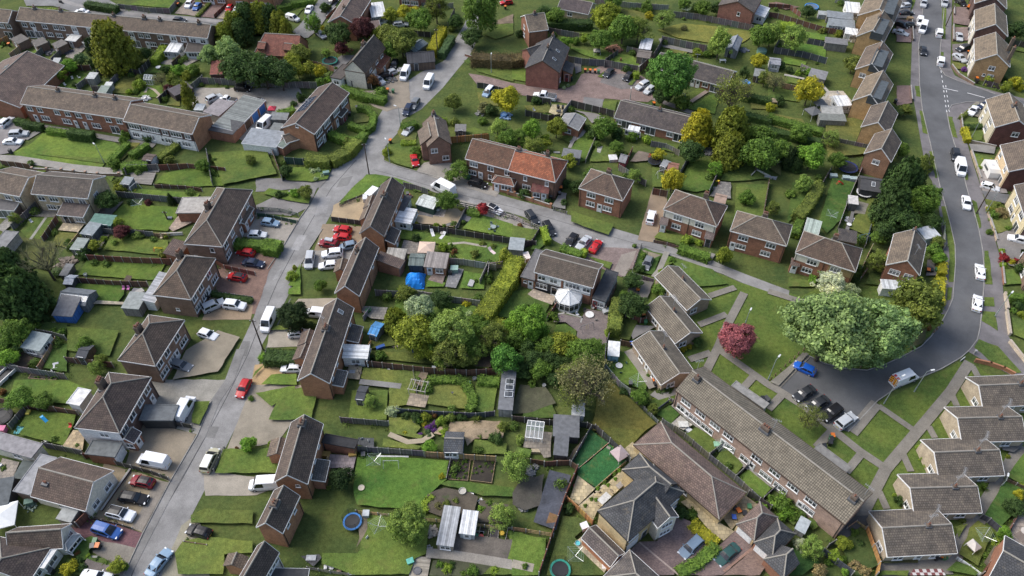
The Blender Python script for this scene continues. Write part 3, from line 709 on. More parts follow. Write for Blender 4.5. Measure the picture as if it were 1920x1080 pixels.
def car(look,kind,col,x0,y0,x1,y1,roofcol=None,label=None,far=False,group=None,s=.95,cat=None,chev=False,rbox=False,name=None):
 """parked vehicle: rear end and front end in the photo"""
 L,Wd,Hh,belt,zb0,zb1,f0,f1,f2,f3,boot,rw=CARS[kind]
 a,b=W((x0,y0),.6),W((x1,y1),.6);c=(a+b)/2;d=b-a;c.z=.03
 CPOS.append(c);isvan=kind in('van','smallvan');k=car_meshes(kind);pc=PAINT[col]
 root=empty(name or('parked_van' if isvan else 'pickup_truck' if kind=='pickup' else 'parked_car'),c,math.atan2(d.y,d.x),pc);root.scale=(s,s,s)
 bo=ob('body',k['body'],root,pc);X=lambda f:L/2-f*L;w=Wd/2
 ob('windscreen',k['ws'],root)
 if not(isvan and kind=='van'):ob('rear_window',k['rg'],root)
 for sd_ in(1,-1):
  for h_ in((0,) if kind in('van','smallvan','pickup','coupe') else(0,1)):ob('side_window',k['sw'][(sd_,h_)],root)
  for fx in(.185,.80):
   wh=ob('wheel',k['wheel'],root);wh.location=(X(fx),sd_*(w-.09),.31)
   if not far:ob('rim',k['rim'],wh)
  o=ob('headlight',k['hl'],root);o.location=(X(.035),sd_*w*.70,zb0-.03);o.rotation_euler=(0,0,-.35*sd_)
  o=ob('tail_light',k['tl'],root);o.location=(X(.985),sd_*w*.76,boot-.2)
  o=ob('wing_mirror',k['mir'],root);o.location=(X(f0+.07),sd_*(w+.06),belt+.06)
 if not far:
  for nm,x,z,c_ in(('front',.0,.42,(.6,.6,.58)),('rear',1.0,.62,(.55,.42,.05))):o=ob('number_plate',cache('npl',lambda:MB().box(-.02,.02,-.26,.26,-.06,.06).mesh('number_plate',['plain'])),root,c_);o.location=(X(x),0,z)
 if roofcol:
  rb=MB();zs=[(f1+.01,Hh-.035),(f1+.07,Hh+.012),((f1+f2)/2,Hh+.022),(f2-.05,Hh+.002),(f2-.005,Hh-.05)]
  for i in range(4):
   for ya,yb in((1,0),(0,-1)):
    r_=w*rw*.9;e=.03
    rb.face([(X(zs[i][0]),ya*r_,zs[i][1]+(e if ya==0 else 0)),(X(zs[i][0]),yb*r_,zs[i][1]+(e if yb==0 else 0)),(X(zs[i+1][0]),yb*r_,zs[i+1][1]+(e if yb==0 else 0)),(X(zs[i+1][0]),ya*r_,zs[i+1][1]+(e if ya==0 else 0))])
  rb.build('roof_panel','paint',root,PAINT[roofcol])
 if rbox:MB().slab([(-.95,-.4,Hh+.4),(.75,-.4,Hh+.4),(.75,.4,Hh+.4),(-.95,.4,Hh+.4)],(0,0,.3)).build('roof_box','paint',root,PAINT['silver'])
 if chev:
  cb=MB();n=7
  for sd_ in(1,-1):
   for i in range(n):
    z0=.5+i*.24;y0,y1=.06*sd_,w*.8*sd_;q=[(X(1.002)-.012,y0,z0+.32),(X(1.002)-.012,y1,z0),(X(1.002)-.012,y1,z0+.24),(X(1.002)-.012,y0,z0+.56)]
    if sd_>0:q=q[::-1]
    cb.face(q[::-1],i%2)
  for i,(ya,yb) in enumerate(((-.62,-.12),(.12,.62))):cb.face([(X(.97),ya,Hh+.006),(X(.97),yb,Hh+.006),(X(.88),yb,Hh+.02),(X(.88),ya,Hh+.02)],0)
  cb.build('chevron_marking',['red','yellow'],root)
 reg(root,look,cat or('van' if isvan else 'pickup' if kind=='pickup' else 'car'),group or('vans' if isvan else 'parked cars'),full(((x0+x1)/2,(y0+y1)/2)),label);return root
# ---------------------------------------------------------------- street and garden things
def at(p,z=0):q=W(p);return(q.x,q.y,z)
def ang(a,b):d=W(b)-W(a);return math.atan2(d.y,d.x)
LID=dict(orange=(.62,.16,.02),green=(.05,.16,.07),black=(.02,.02,.022),blue=(.04,.1,.4),grey=(.1,.1,.1))
def wbin(look,x,y,lid='orange',body='black',rz=None,label=None):
 r=empty('wheelie_bin',at((x,y),.03),rnd.uniform(-.4,.4) if rz is None else rz,LID[body])
 def f():
  b=MB();lo=[(-.22,-.24,.08),(.22,-.24,.08),(.22,.24,.08),(-.22,.24,.08)];hi=[(-.29,-.34,.98),(.29,-.34,.98),(.29,.34,.98),(-.29,.34,.98)]
  b.face(lo[::-1]);b.face(hi)
  for i in range(4):j=(i+1)%4;b.face([lo[i],lo[j],hi[j],hi[i]])
  return b.mesh('body',['plastic'])
 ob('body',cache('binb',f),r,LID[body])
 ob('lid',cache('binl',lambda:MB().slab([(-.32,-.38,1.03),(.32,-.38,1.03),(.32,.38,1.1),(-.32,.38,1.1)],(0,0,.06)).mesh('lid',['plastic'])),r,LID[lid])
 for s in(-1,1):o=ob('wheel',cache('binw',lambda:MB().tube((-.04,0,0),(.04,0,0),.1,8).mesh('wheel',['tyre'])),r);o.location=(s*.26,.28,.1)
 reg(r,look,'wheelie bin','wheelie bins',full((x,y)),label);return r
def lamp(look,x,y,h=5.6,rz=0.0,label=None):
 r=empty('street_lamp',at((x,y)),rz)
 MB().lathe([(.11,0),(.10,1.3),(.065,1.4),(.05,h)],8).build('column','plain',r,(.26,.30,.29))
 MB().tube((0,0,h-.05),(.75,0,h+.1),.035,6).build('arm','plain',r,(.26,.30,.29))
 MB().slab([(.65,-.14,h+.17),(1.3,-.11,h+.2),(1.3,.11,h+.2),(.65,.14,h+.17)],(0,0,.12)).build('lamp_head','plain',r,(.6,.62,.62))
 reg(r,look,'street lamp','street lamps',full((x,y)),label);return r
def pole(look,x,y,h=8.4,label=None,wires=()):
 r=empty('telegraph_pole',at((x,y)));MB().lathe([(.15,0),(.10,h)],9).build('pole','bark',r,(.07,.052,.04))
 MB().box(-.5,.5,-.06,.06,h-.5,h-.38).build('cross_arm','bark',r,(.07,.052,.04))
 for s in(-.4,0,.4):MB().lathe([(.05,h-.38),(.07,h-.25),(.04,h-.2)],6,0,(s,0)).build('insulator','lamp_clear',r)
 reg(r,look,'telegraph pole','telegraph poles',full((x,y)),label);return r
def tramp(look,x,y,r,col=(.03,.2,.18),net=True,label=None):
 m=r/ppm((x,y),.8);t=empty('trampoline',at((x,y)));n=24
 MB().lathe([(m*.8,.84),(.02,.85)],n).build('mat','black',t)
 b=MB();b.lathe([(m*.8,.83),(m*.8,.90),(m,.90),(m,.83)],n);b.build('safety_pad','plain',t,col)
 for i in range(6):
  a=i*math.pi/3;MB().tube((m*.95*math.cos(a),m*.95*math.sin(a),0),(m*.97*math.cos(a),m*.97*math.sin(a),2.4 if net else.85),.03,5).build('post','black',t)
 if net:
  nb=MB()
  for i in range(n):
   a,b2=2*math.pi*i/n,2*math.pi*(i+1)/n;nb.face([(m*.97*math.cos(a),m*.97*math.sin(a),.9),(m*.97*math.cos(b2),m*.97*math.sin(b2),.9),(m*.97*math.cos(b2),m*.97*math.sin(b2),2.3),(m*.97*math.cos(a),m*.97*math.sin(a),2.3)])
  nb.build('net','net',t)
 reg(t,look,'trampoline','trampolines',full((x,y)),label);return t
def rotary(look,x,y,r=None,label=None):
 t=empty('rotary_airer',at((x,y)),rnd.uniform(0,1.5));m=1.5
 MB().tube((0,0,0),(0,0,1.75),.035,6).build('pole','metal',t,(.5,.52,.52))
 for i in range(4):a=i*math.pi/2;MB().tube((0,0,1.4),(m*math.cos(a),m*math.sin(a),1.95),.03,5).build('arm','metal',t,(.55,.57,.57))
 b=MB()
 for k in(.4,.6,.8,1):
  for i in range(4):a,c=i*math.pi/2,(i+1)*math.pi/2;z=1.4+.55*k;b.tube((m*k*math.cos(a),m*k*math.sin(a),z),(m*k*math.cos(c),m*k*math.sin(c),z),.012,3)
 b.build('line','plain',t,(.3,.42,.36));reg(t,look,'clothes airer','rotary clothes airers',full((x,y)),label);return t
def tabl(look,x,y,r=.55,col=(.66,.66,.64),rect=None,rz=0,h=.74,label=None):
 t=empty('garden_table',at((x,y),.03),rz)
 if rect:
  a,b=rect;MB().box(-a/2,a/2,-b/2,b/2,h-.05,h).build('tabletop','plain',t,col)
  for sx in(-1,1):
   for sy in(-1,1):o=ob('leg',cache(('leg',h),lambda:MB().box(-.035,.035,-.035,.035,0,h-.05).mesh('leg',['plain'])),t);o.location=(sx*(a/2-.08),sy*(b/2-.08),0)
 else:
  MB().lathe([(r,h-.04),(r,h)],18).build('tabletop','plain',t,col);MB().lathe([(.25,0),(.05,.08),(.04,h-.04)],8).build('leg','plain',t,col)
 reg(t,look,'table','garden tables',full((x,y)),label);return t
def chair(look,x,y,rz=0.0,col=(.5,.5,.48),label=None,lounge=False):
 t=empty('sun_lounger' if lounge else 'garden_chair',at((x,y),.03),rz)
 if lounge:
  MB().box(-.32,.32,-.95,.35,.3,.37).build('seat','fabric',t,col);MB().slab([(-.32,.35,.37),(.32,.35,.37),(.32,.95,.85),(-.32,.95,.85)],(0,0,.06)).build('backrest','fabric',t,col);lg=((-.28,-.85),(.28,-.85),(-.28,.3),(.28,.3));hh=.3
 else:
  MB().box(-.24,.24,-.24,.24,.40,.46).build('seat','plain',t,col);MB().slab([(-.24,.26,.46),(.24,.26,.46),(.24,.34,.95),(-.24,.34,.95)],(0,.05,0)).build('backrest','plain',t,col);lg=((-.21,-.21),(.21,-.21),(-.21,.24),(.21,.24));hh=.4
 for lx,ly in lg:o=ob('leg',cache(('cleg',hh),lambda:MB().box(-.025,.025,-.025,.025,0,hh).mesh('leg',['plain'])),t,col);o.location=(lx,ly,0)
 reg(t,look,'lounger' if lounge else 'chair','sun loungers' if lounge else 'garden chairs',full((x,y)),label);return t
def gazebo(look,x,y,s=1.5,col=(.6,.42,.32),rz=0,h=2.1,label=None,name='gazebo',cat='gazebo'):
 t=empty(name,at((x,y),.02),rz);b=MB();ap=(0,0,h+.65)
 c=[(-s,-s,h),(s,-s,h),(s,s,h),(-s,s,h)]
 for i in range(4):j=(i+1)%4;b.slab([c[i],c[j],ap],(0,0,.04));b.slab([(c[i][0],c[i][1],h-.2),(c[j][0],c[j][1],h-.2),c[j],c[i]],(0,0,.001))
 b.build('canopy','fabric',t,col)
 for sx,sy in((-1,-1),(1,-1),(1,1),(-1,1)):MB().tube((sx*s*.96,sy*s*.96,0),(sx*s*.96,sy*s*.96,h),.04,5).build('post','white',t)
 reg(t,look,cat,None,full((x,y)),label);return t
def frame2(name,a,b_,col=None):
 pa,pb=W(a),W(b_);d=pb-pa;r=empty(name,(pa.x,pa.y,.02),math.atan2(d.y,d.x),col);return r,d.length
def bed(look,a,b_,D,col=(.26,.19,.11),soil=(.03,.024,.018),plants=8,pc='mid',h=.3,label=None):
 r,L=frame2('raised_bed',a,b_,col);t=.08;b=MB();b.box(0,L,0,t,0,h).box(0,L,D-t,D,0,h).box(0,t,t,D-t,0,h).box(L-t,L,t,D-t,0,h);b.build('timber_edging','clad',r,col)
 MB().box(t,L-t,t,D-t,0,h-.06).build('earth','soil',r,soil)
 for i in range(plants):
  o=ob('vegetable_plant',get_crown('shrub',i%4),r,GRN[pc]);s_=rnd.uniform(.12,.26);o.location=(rnd.uniform(.2,L-.2),rnd.uniform(.2,D-.2),h);o.scale=(s_,s_,s_)
 reg(r,look,'raised bed','raised vegetable beds',full(((a[0]+b_[0])/2,(a[1]+b_[1])/2)),label);return r
def glasshouse(look,a,b_,D,ez=1.5,rise=.75,label=None):
 r,L=frame2('greenhouse',a,b_);g=MB();f=MB();e=[(0,0,0),(L,0,0),(L,D,0),(0,D,0)]
 g.face([(0,0,.1),(L,0,.1),(L,0,ez),(0,0,ez)]);g.face([(L,D,.1),(0,D,.1),(0,D,ez),(L,D,ez)]);zr=ez+rise
 g.face([(L,0,.1),(L,D,.1),(L,D,ez),(L,D/2,zr),(L,0,ez)]);g.face([(0,D,.1),(0,0,.1),(0,0,ez),(0,D/2,zr),(0,D,ez)])
 g.face([(0,0,ez),(L,0,ez),(L,D/2,zr),(0,D/2,zr)]);g.face([(L,D,ez),(0,D,ez),(0,D/2,zr),(L,D/2,zr)]);g.build('pane','clear_glass',r)
 n=max(2,round(L/.7));R_=.055
 for i in range(n+1):
  x=L*i/n;f.tube((x,0,0),(x,0,ez),R_,4).tube((x,D,0),(x,D,ez),R_,4).tube((x,0,ez),(x,D/2,zr),R_,4).tube((x,D,ez),(x,D/2,zr),R_,4)
 for y,z in((0,.05),(D,.05),(0,ez),(D,ez),(D/2,zr)):f.tube((0,y,z),(L,y,z),R_*1.2,4)
 f.build('frame','white',r);reg(r,look,'greenhouse','greenhouses',full(((a[0]+b_[0])/2,(a[1]+b_[1])/2)),label);return r
def pool(look,x,y,r,col=(.06,.25,.5),h=.7,label=None,lid=(.12,.4,.6),name='paddling_pool'):
 m=r/ppm((x,y),h);t=empty(name,at((x,y),.02));MB().lathe([(m,0),(m*1.02,h),(m*.93,h),(m*.92,.1)],22).build('side','plastic',t,col)
 MB().lathe([(m*.925,h-.14),(.02,h-.13)],22).build('water' if lid[2]>.3 else 'cover','plastic',t,lid);reg(t,look,'pool','garden pools',full((x,y)),label);return t
def pot(look,x,y,r=.25,h=.4,col=(.3,.12,.07),pc=None,label=None,name='plant_pot',cat='plant pot',group='plant pots'):
 t=empty(name,at((x,y),.03));MB().lathe([(r*.7,0),(r,h),(r*.85,h),(r*.8,h-.06)],10).build('tub','plain',t,col)
 if pc:o=ob('foliage',get_crown('shrub',1),t,GRN[pc]);o.location=(0,0,h+r*.6);o.scale=(r*1.5,)*3
 reg(t,look,cat,group,full((x,y)),label);return t
def slide(look,x,y,rz=0,col=(.03,.3,.6),label=None,L=1.8):
 t=empty('garden_slide',at((x,y),.02),rz);b=MB();p=[(0,1.1),(.3,1.08),(.8,.7),(1.4,.3),(L,.22)]
 for i in range(4):
  (xa,za),(xb,zb)=p[i],p[i+1]
  b.slab([(xa,-.22,za),(xb,-.22,zb),(xb,.22,zb),(xa,.22,za)],(0,0,.04))
  for s in(-.25,.22):b.slab([(xa,s,za+.1),(xb,s,zb+.1),(xb,s+.03,zb+.1),(xa,s+.03,za+.1)],(0,0,.14))
 b.build('chute','plastic',t,col);lb=MB()
 for s in(-.2,.2):lb.tube((-.45,s,0),(0,s,1.1),.03,5)
 for i in range(1,4):lb.tube((-.45+.11*i,-.2,.27*i),(-.45+.11*i,.2,.27*i),.025,5)
 lb.build('steps','plain',t,(.6,.1,.05));reg(t,look,'slide',None,full((x,y)),label);return t
def swing(look,x,y,rz=0,col=(.05,.2,.12),label=None):
 t=empty('garden_swing',at((x,y),.02),rz);b=MB()
 for sx in(-1.2,1.2):
  for sy in(-.8,.8):b.tube((sx,sy,0),(sx*.95,0,1.95),.04,5)
 b.tube((-1.2,0,1.95),(1.2,0,1.95),.04,5);b.build('frame','plain',t,col);s_=MB()
 for sx in(-.2,.2):s_.tube((sx,0,1.95),(sx,0,.45),.012,4)
 s_.box(-.24,.24,-.1,.1,.42,.45);s_.build('seat','plain',t,(.6,.5,.05));reg(t,look,'swing',None,full((x,y)),label);return t
def crate(look,x,y,sx,sy,h,col,rz=0,mat='plain',label=None,name='storage_box',cat='box',lid=True,group='storage boxes'):
 t=empty(name,at((x,y),.02),rz,col);MB().box(-sx/2,sx/2,-sy/2,sy/2,0,h).build('body',mat,t,col)
 if lid:MB().slab([(-sx/2-.04,-sy/2-.04,h+.07),(sx/2+.04,-sy/2-.04,h+.07),(sx/2+.04,sy/2+.04,h+.12),(-sx/2-.04,sy/2+.04,h+.12)],(0,0,.07)).build('lid',mat,t,tuple(min(1,1.25*v) for v in col))
 reg(t,look,cat,group,full((x,y)),label);return t
def heap(look,x,y,r,col,label=None,name='heap',cat='heap',n=26,mat='plain'):
 """a jumbled pile of odd pieces, one thing"""
 m=r/ppm((x,y),.2);b=MB();rr=random.Random(int(x*7+y))
 for i in range(n):
  a,q=rr.uniform(0,6.28),rr.random()**.6*m;s_=rr.uniform(.12,.34)*min(1.6,m);mx=Matrix.Translation((q*math.cos(a),q*math.sin(a),(m-q)*.28*rr.random()+.1))@Matrix.Rotation(rr.uniform(0,6),4,'Z')@Matrix.Rotation(rr.uniform(-.5,.5),4,'X')
  b.box(-s_,s_,-s_*rr.uniform(.3,1),s_*rr.uniform(.3,.8),-s_*.4,s_*.4,i%2,mx)
 o=b.build(name,[mat,mat],None,col);q=W((x,y));o.location=(q.x,q.y,.02);reg(o,look,cat,None,full((x,y)),label);return o
def ladder(look,a,b_,label=None):
 r,L=frame2('ladder',a,b_);b=MB()
 for k in range(3):
  y0=k*.22;z=.1+k*.07
  for y in(y0,y0+.42):b.box(k*.3,L-(2-k)*.25,y,y+.05,z,z+.06)
  n=int(L/.3)
  for i in range(1,n):b.box(i*.3,i*.3+.04,y0+.05,y0+.42,z+.01,z+.05)
 b.build('rails','alloy',r);reg(r,look,'ladder',None,full(((a[0]+b_[0])/2,(a[1]+b_[1])/2)),label);return r
def conserv(look,par,a,b_,D,ez=2.2,rise=.7,mono=True,roof=(.62,.63,.63),clear=False,name='conservatory'):
 """white framed glazed lean-to joined to its house"""
 return house(look,a,b_,D,ez,rise,(.72,.72,.7),roof,'0g W.2 W.5 W.8;1g w.5;3g w.5',parent=par,mono=mono,wm='plain',rm='clear_glass' if clear else 'sheet',partname=name,oh=.1)
# ================================================================ the ground
b=MB();b.face([(-900,-200,0),(900,-200,0),(900,1200,0),(-900,1200,0)])
g=b.build('ground','grass',None,(.072,.10,.031));reg(g,'rough grass and earth between the plots','ground',None,None,'rough grass and earth between the plots',None,'structure')
tile(0,0,1)
ASPH,ASPH2,PAV=(.215,.21,.203),(.098,.10,.104),(.148,.138,.14)
# left road with its junction and side road, upper lane
lawn([(1232,470),(1300,490),(1400,530),(1500,555),(1560,530),(1770,530),(1785,570),(1730,650),(1640,692),(1560,690),(1512,666),(1452,726),(1500,765),(1600,812),(1650,755),(1760,700),(1815,672),(1850,700),(1925,720),(1925,840),(1900,960),(1840,1085),(1640,1085),(1640,985),(1585,985),(1270,720),(1180,650),(1200,560)],(.078,.128,.026),'estate green of mown grass around the bungalows and terrace')
strip('pavement',[(232,1085),(276,999),(326,905),(377,817),(404,752),(430,715),(452,655)],1.6,'asphalt',(.185,.18,.172),'worn grey footway along the left side of the long road',.04)
sheet('road',[(205,1110),(232,1078),(269,999),(318,905),(370,817),(397,752),(422,715),(450,650),(477,592),(502,505),(530,464),(562,410),(580,385),(600,350),(625,315),(655,290),(685,265),(706,225),(726,192),(752,160),(790,135),(831,115),(850,80),(870,47),(880,20),(885,-10),
(905,-10),(900,40),(895,75),(880,105),(860,128),(830,165),(790,205),(754,225),(745,250),(722,275),(720,302),(745,312),(777,321),(837,337),(870,345),(920,360),(960,372),(1035,392),(1064,402),(1150,428),(1225,450),(1270,467),(1330,485),(1350,495),(1400,515),(1480,545),
(1478,560),(1390,530),(1357,515),(1250,477),(1200,467),(1175,500),(1120,488),(1060,462),(1040,452),(1012,430),(985,408),(960,400),(900,385),(855,375),(805,357),(742,334),(692,329),(685,331),(652,362),(630,385),(605,430),(582,465),(565,495),(540,555),(505,622),(492,645),(480,722),(472,740),(422,842),(390,907),(360,965),(332,1030),(305,1085),(290,1110)],
'asphalt',ASPH,'long patched grey road with a side road turning right at the junction')
sheet('road_patch',[(519,510),(528,503),(520,522),(511,525)],'asphalt',(.26,.255,.25),'pale repair patch in the left road')
strip('road_seam',[(245,1085),(262,1040),(290,985),(338,905),(385,820),(425,745),(465,665),(490,600),(520,530),(552,470),(585,412),(622,352),(668,300)],.14,'asphalt',(.07,.07,.07),'dark repair seam along the left road')
strip('road_seam',[(398,905),(430,838),(478,738),(500,650),(545,560)],.2,'asphalt',(.11,.108,.1),'dark gutter seam on the right of the left road');strip('road_seam',[(700,318),(760,335),(850,362),(960,388),(1100,430),(1230,468),(1360,505)],.12,'asphalt',(.1,.1,.098),'dark seam along the side road')
for q in([(455,640),(470,640),(462,668),(446,668)],[(395,800),(412,800),(402,822),(384,820)],[(560,440),(575,442),(560,470),(545,468)],[(640,335),(662,330),(652,348),(630,352)],[(880,372),(905,376),(900,384),(876,380)]):sheet('road_patch',q,'asphalt',rnd.choice(((.15,.147,.14),(.27,.265,.26))),'square repair patch on the left road')
for q in((1690,690),(1795,350),(1810,520),(1575,740),(1750,110)):sheet('drain_cover',[(q[0]-3,q[1]-2),(q[0]+3,q[1]-2),(q[0]+3,q[1]+2),(q[0]-3,q[1]+2)],'metal',(.05,.05,.05),'iron drain cover in the right road')
for q in([(1600,705),(1640,712),(1600,745),(1560,735)],[(1800,440),(1815,440),(1820,500),(1803,500)]):sheet('road_patch',q,'smooth_asphalt',(.085,.087,.09),'dark patch on the right road')
sheet('road_patch',[(600,372),(622,366),(612,400),(590,405)],'asphalt',(.245,.24,.235),'square repair patch near the junction')
# driveways and yards beside the left road
sheet('driveway',[(478,402),(562,410),(530,464),(500,455),(445,440),(462,405)],'gravel',(.27,.245,.21),'pale gravel drive with two parked cars')
sheet('driveway',[(400,455),(500,460),(528,466),(505,510),(478,590),(400,570),(410,500)],'block_paving',(.2,.125,.1),'brown block paved drive with red cars')
sheet('driveway',[(395,548),(475,560),(470,600),(380,600)],'gravel',(.27,.2,.13),'sandy gravel drive beside a white car')
sheet('driveway',[(285,712),(425,712),(372,815),(300,795),(265,760)],'concrete',(.27,.255,.22),'cracked concrete forecourt')
sheet('driveway',[(265,785),(368,815),(320,905),(235,870)],'gravel',(.245,.205,.15),'gravel forecourt under the white van')
sheet('driveway',[(196,868),(318,905),(268,1000),(165,965)],'gravel',(.235,.19,.125),'brown gravel parking bay with three cars')
sheet('driveway',[(240,890),(318,905),(267,998),(248,990),(290,905)],'concrete',(.21,.185,.155),'worn concrete apron by the kerb')
sheet('driveway',[(165,965),(268,1000),(255,1028),(140,1010),(130,985)],'block_paving',(.155,.075,.085),'maroon block paved drive')
sheet('driveway',[(180,1012),(255,1028),(238,1060),(205,1055),(175,1035)],'concrete',(.2,.18,.15),'bare concrete patch by the bins')
sheet('driveway',[(380,880),(480,895),(520,915),(480,930),(385,930)],'gravel',(.3,.27,.22),'pale stony drive')
sheet('driveway',[(340,985),(372,962),(395,1085),(300,1085)],'gravel',(.25,.23,.17),'gravel verge by the blue saloon')
sheet('driveway',[(478,685),(545,672),(562,700),(500,725),(470,740)],'gravel',(.36,.25,.13),'sandy gravel drive with a white car')
sheet('driveway',[(505,617),(560,610),(590,650),(500,652)],'gravel',(.3,.27,.22),'gravel drive with a small white car')
sheet('driveway',[(472,722),(600,722),(520,830),(425,845)],'gravel',(.25,.22,.17),'gravel forecourt along the road')
sheet('driveway',[(625,385),(690,358),(700,380),(685,420),(620,412)],'gravel',(.34,.26,.16),'sandy forecourt behind the low fence')
sheet('driveway',[(605,420),(680,425),(690,475),(590,470)],'gravel',(.235,.18,.12),'gravel parking with red cars')
sheet('driveway',[(575,470),(670,470),(640,505),(565,500)],'gravel',(.25,.235,.21),'grey gravel parking with white cars')
sheet('driveway',[(560,560),(650,560),(640,590),(545,580)],'gravel',(.3,.26,.2),'pale drive behind the round bush')
sheet('driveway',[(360,165),(560,165),(600,230),(560,265),(500,280),(430,255),(360,205)],'concrete',(.29,.265,.23),'wide bare concrete garage court')
sheet('driveway',[(655,172),(700,170),(765,130),(770,200),(740,205),(725,210),(700,200)],'gravel',(.235,.2,.155),'earthy drive by the timbered house')
sheet('driveway',[(480,385),(560,350),(600,345),(575,392),(545,405),(480,400)],'asphalt',(.18,.172,.165),'grey drives beside the hedge')
sheet('driveway',[(480,335),(615,335),(600,352),(480,360)],'asphalt',(.175,.168,.16),'asphalt path to the house')
sheet('driveway',[(820,300),(860,310),(905,345),(940,355),(930,370),(850,345),(780,322),(795,305)],'concrete',(.26,.24,.21),'uneven stony forecourt')
sheet('driveway',[(850,372),(960,402),(1010,432),(960,425),(880,395)],'concrete',(.27,.25,.22),'stony lay-by outside the fence')
sheet('driveway',[(1065,462),(1200,467),(1190,500),(1165,520),(1100,492)],'block_paving',(.21,.16,.15),'patchwork paved forecourt with red and silver cars')
sheet('driveway',[(1165,478),(1195,470),(1172,520),(1150,508)],'concrete',(.24,.21,.18),'concrete drive strip')
sheet('driveway',[(1222,358),(1250,362),(1250,410),(1225,455),(1195,450)],'gravel',(.25,.19,.13),'brown gravel drive at the side of the semi')
# brick paved close
sheet('road',[(878,138),(905,142),(960,156),(1040,168),(1078,160),(1090,140),(1130,122),(1190,135),(1215,150),(1225,185),(1215,192),(1165,188),(1135,185),(1120,195),(1070,196),(1030,188),(960,176),(895,160)],'block_paving',(.215,.155,.14),'pinkish brick paved close')
sheet('parking_bay',[(1132,140),(1190,138),(1195,165),(1165,168),(1125,155)],'block_paving',(.17,.155,.15),'grey paved parking bay with black cars')
sheet('parking_bay',[(1095,182),(1132,187),(1128,205),(1092,198)],'asphalt',(.16,.155,.15),'asphalt bay at the edge of the close')
strip('path',[(1225,185),(1265,200),(1320,220)],1.6,'asphalt',(.19,.165,.15),'brown footpath behind the bungalow terrace')
# right road
sheet('pavement',[(1709,-10),(1710,67),(1707,160),(1715,200),(1727,270),(1737,325),(1747,340),(1760,390),(1767,445),(1772,495),(1770,540),(1752,567),(1755,590),(1742,625),(1728,650),(1760,620),(1795,560),(1795,460),(1760,307),(1740,200),(1735,-10)],'asphalt',PAV,'grey pavement with grass strips left of the right road')
sheet('pavement',[(1765,-10),(1785,-10),(1782,125),(1790,142),(1825,160),(1865,172),(1960,195),(1960,220),(1850,195),(1802,218),(1800,225),(1812,265),(1822,300),(1835,340),(1850,390),(1865,450),(1875,483),(1880,540),(1885,590),(1890,630),(1925,685),(1925,720),(1850,680),(1815,660),(1830,600),(1840,500),(1800,300),(1770,210),(1755,120)],'asphalt',PAV,'wide grey pavement right of the right road')
sheet('road',[(1732,-10),(1727,60),(1722,82),(1724,160),(1729,207),(1737,240),(1744,270),(1752,307),(1762,350),(1772,382),(1781,420),(1790,460),(1791,495),(1786,560),(1777,582),(1762,610),(1745,632),(1727,650),(1690,670),(1652,687),(1625,695),(1580,691),(1545,682),(1512,666),(1457,725),(1470,737),(1515,767),(1565,802),(1590,810),(1612,787),(1645,752),(1677,730),(1717,712),(1765,692),(1800,672),(1817,657),(1832,637),(1837,615),(1840,585),(1844,540),(1845,507),(1842,470),(1835,432),(1825,395),(1812,352),(1800,302),(1789,270),(1780,240),(1775,212),(1784,198),(1812,192),(1850,191),(1960,215),(1960,200),(1865,177),(1830,164),(1795,152),(1772,142),(1761,127),(1763,88),(1767,50),(1772,-10)],'smooth_asphalt',ASPH2,'dark asphalt road curving down into the cul-de-sac car park')
K=(.27,.26,.245)
for p in([(1732,-10),(1727,60),(1722,82),(1724,160),(1729,207),(1744,270),(1762,350),(1781,420),(1790,460),(1791,495),(1786,560),(1777,582),(1762,610),(1745,632),(1727,650),(1690,670),(1652,687),(1625,695),(1580,691),(1545,682),(1512,666)],
[(1772,-10),(1767,50),(1763,88),(1761,127),(1772,142),(1795,152),(1830,164),(1865,177)],[(1850,191),(1812,192),(1784,198),(1775,212),(1780,240),(1789,270),(1800,302),(1812,352),(1825,395),(1835,432),(1842,470),(1845,507),(1844,540),(1840,585),(1837,615),(1832,637),(1817,657),(1800,672),(1765,692),(1717,712),(1677,730),(1645,752),(1612,787),(1590,810)]):
 strip('kerb',p,.16,'concrete',K,'pale concrete kerb',.1)
for p in([(232,1078),(269,999),(318,905),(370,817),(397,752)],[(502,505),(530,464),(562,410),(580,385)],[(565,495),(582,465),(605,430)],[(692,329),(742,334),(805,357)],[(720,302),(745,312),(777,321),(837,337)],[(1250,477),(1357,515),(1390,530)]):
 strip('kerb',p,.14,'concrete',(.24,.23,.21),'worn road kerb',.07)
for i in range(9):  # dashed give-way line at the side road
 f=i/8;
 for dx in(0,5):strip('road_marking',[(1764+10*f+dx*(f>.3),133+74*f),(1764.6+10*f+dx*(f>.3),137+74*f)],.14,'white',(1,1,1),'white give way dash')
strip('road_marking',[(1768,166),(1796,172)],.2,'white',(1,1,1),'white line across the side road mouth');strip('road_marking',[(1813,175),(1846,184)],.2,'white',(1,1,1),'white centre line of the side road')
tile(1440,0)
for q in([(1100,645),(1135,650),(1145,730),(1110,725)],[(1135,830),(1165,840),(1200,1010),(1160,1000)],[(1295,390),(1315,395),(1315,425),(1295,420)],[(1345,875),(1380,880),(1420,1040),(1385,1030)],[(1305,60),(1335,60),(1330,300),(1305,290)],[(1070,0),(1105,0),(1085,70),(1070,70)]):lawn(q,G_LAWN,'narrow upper grass verge')
tile(1440,270)
for q in([(1205,55),(1235,60),(1280,250),(1255,260)],[(1295,470),(1335,470),(1365,610),(1400,780),(1400,1040),(1355,1040),(1355,800)],[(1530,420),(1560,440),(1600,630),(1575,640),(1545,520)],[(1620,805),(1650,805),(1680,1055),(1625,1055)],[(1475,215),(1495,230),(1500,275),(1478,275)]):lawn(q,G_LAWN,'narrow lower grass verge')
tile(1440,540)
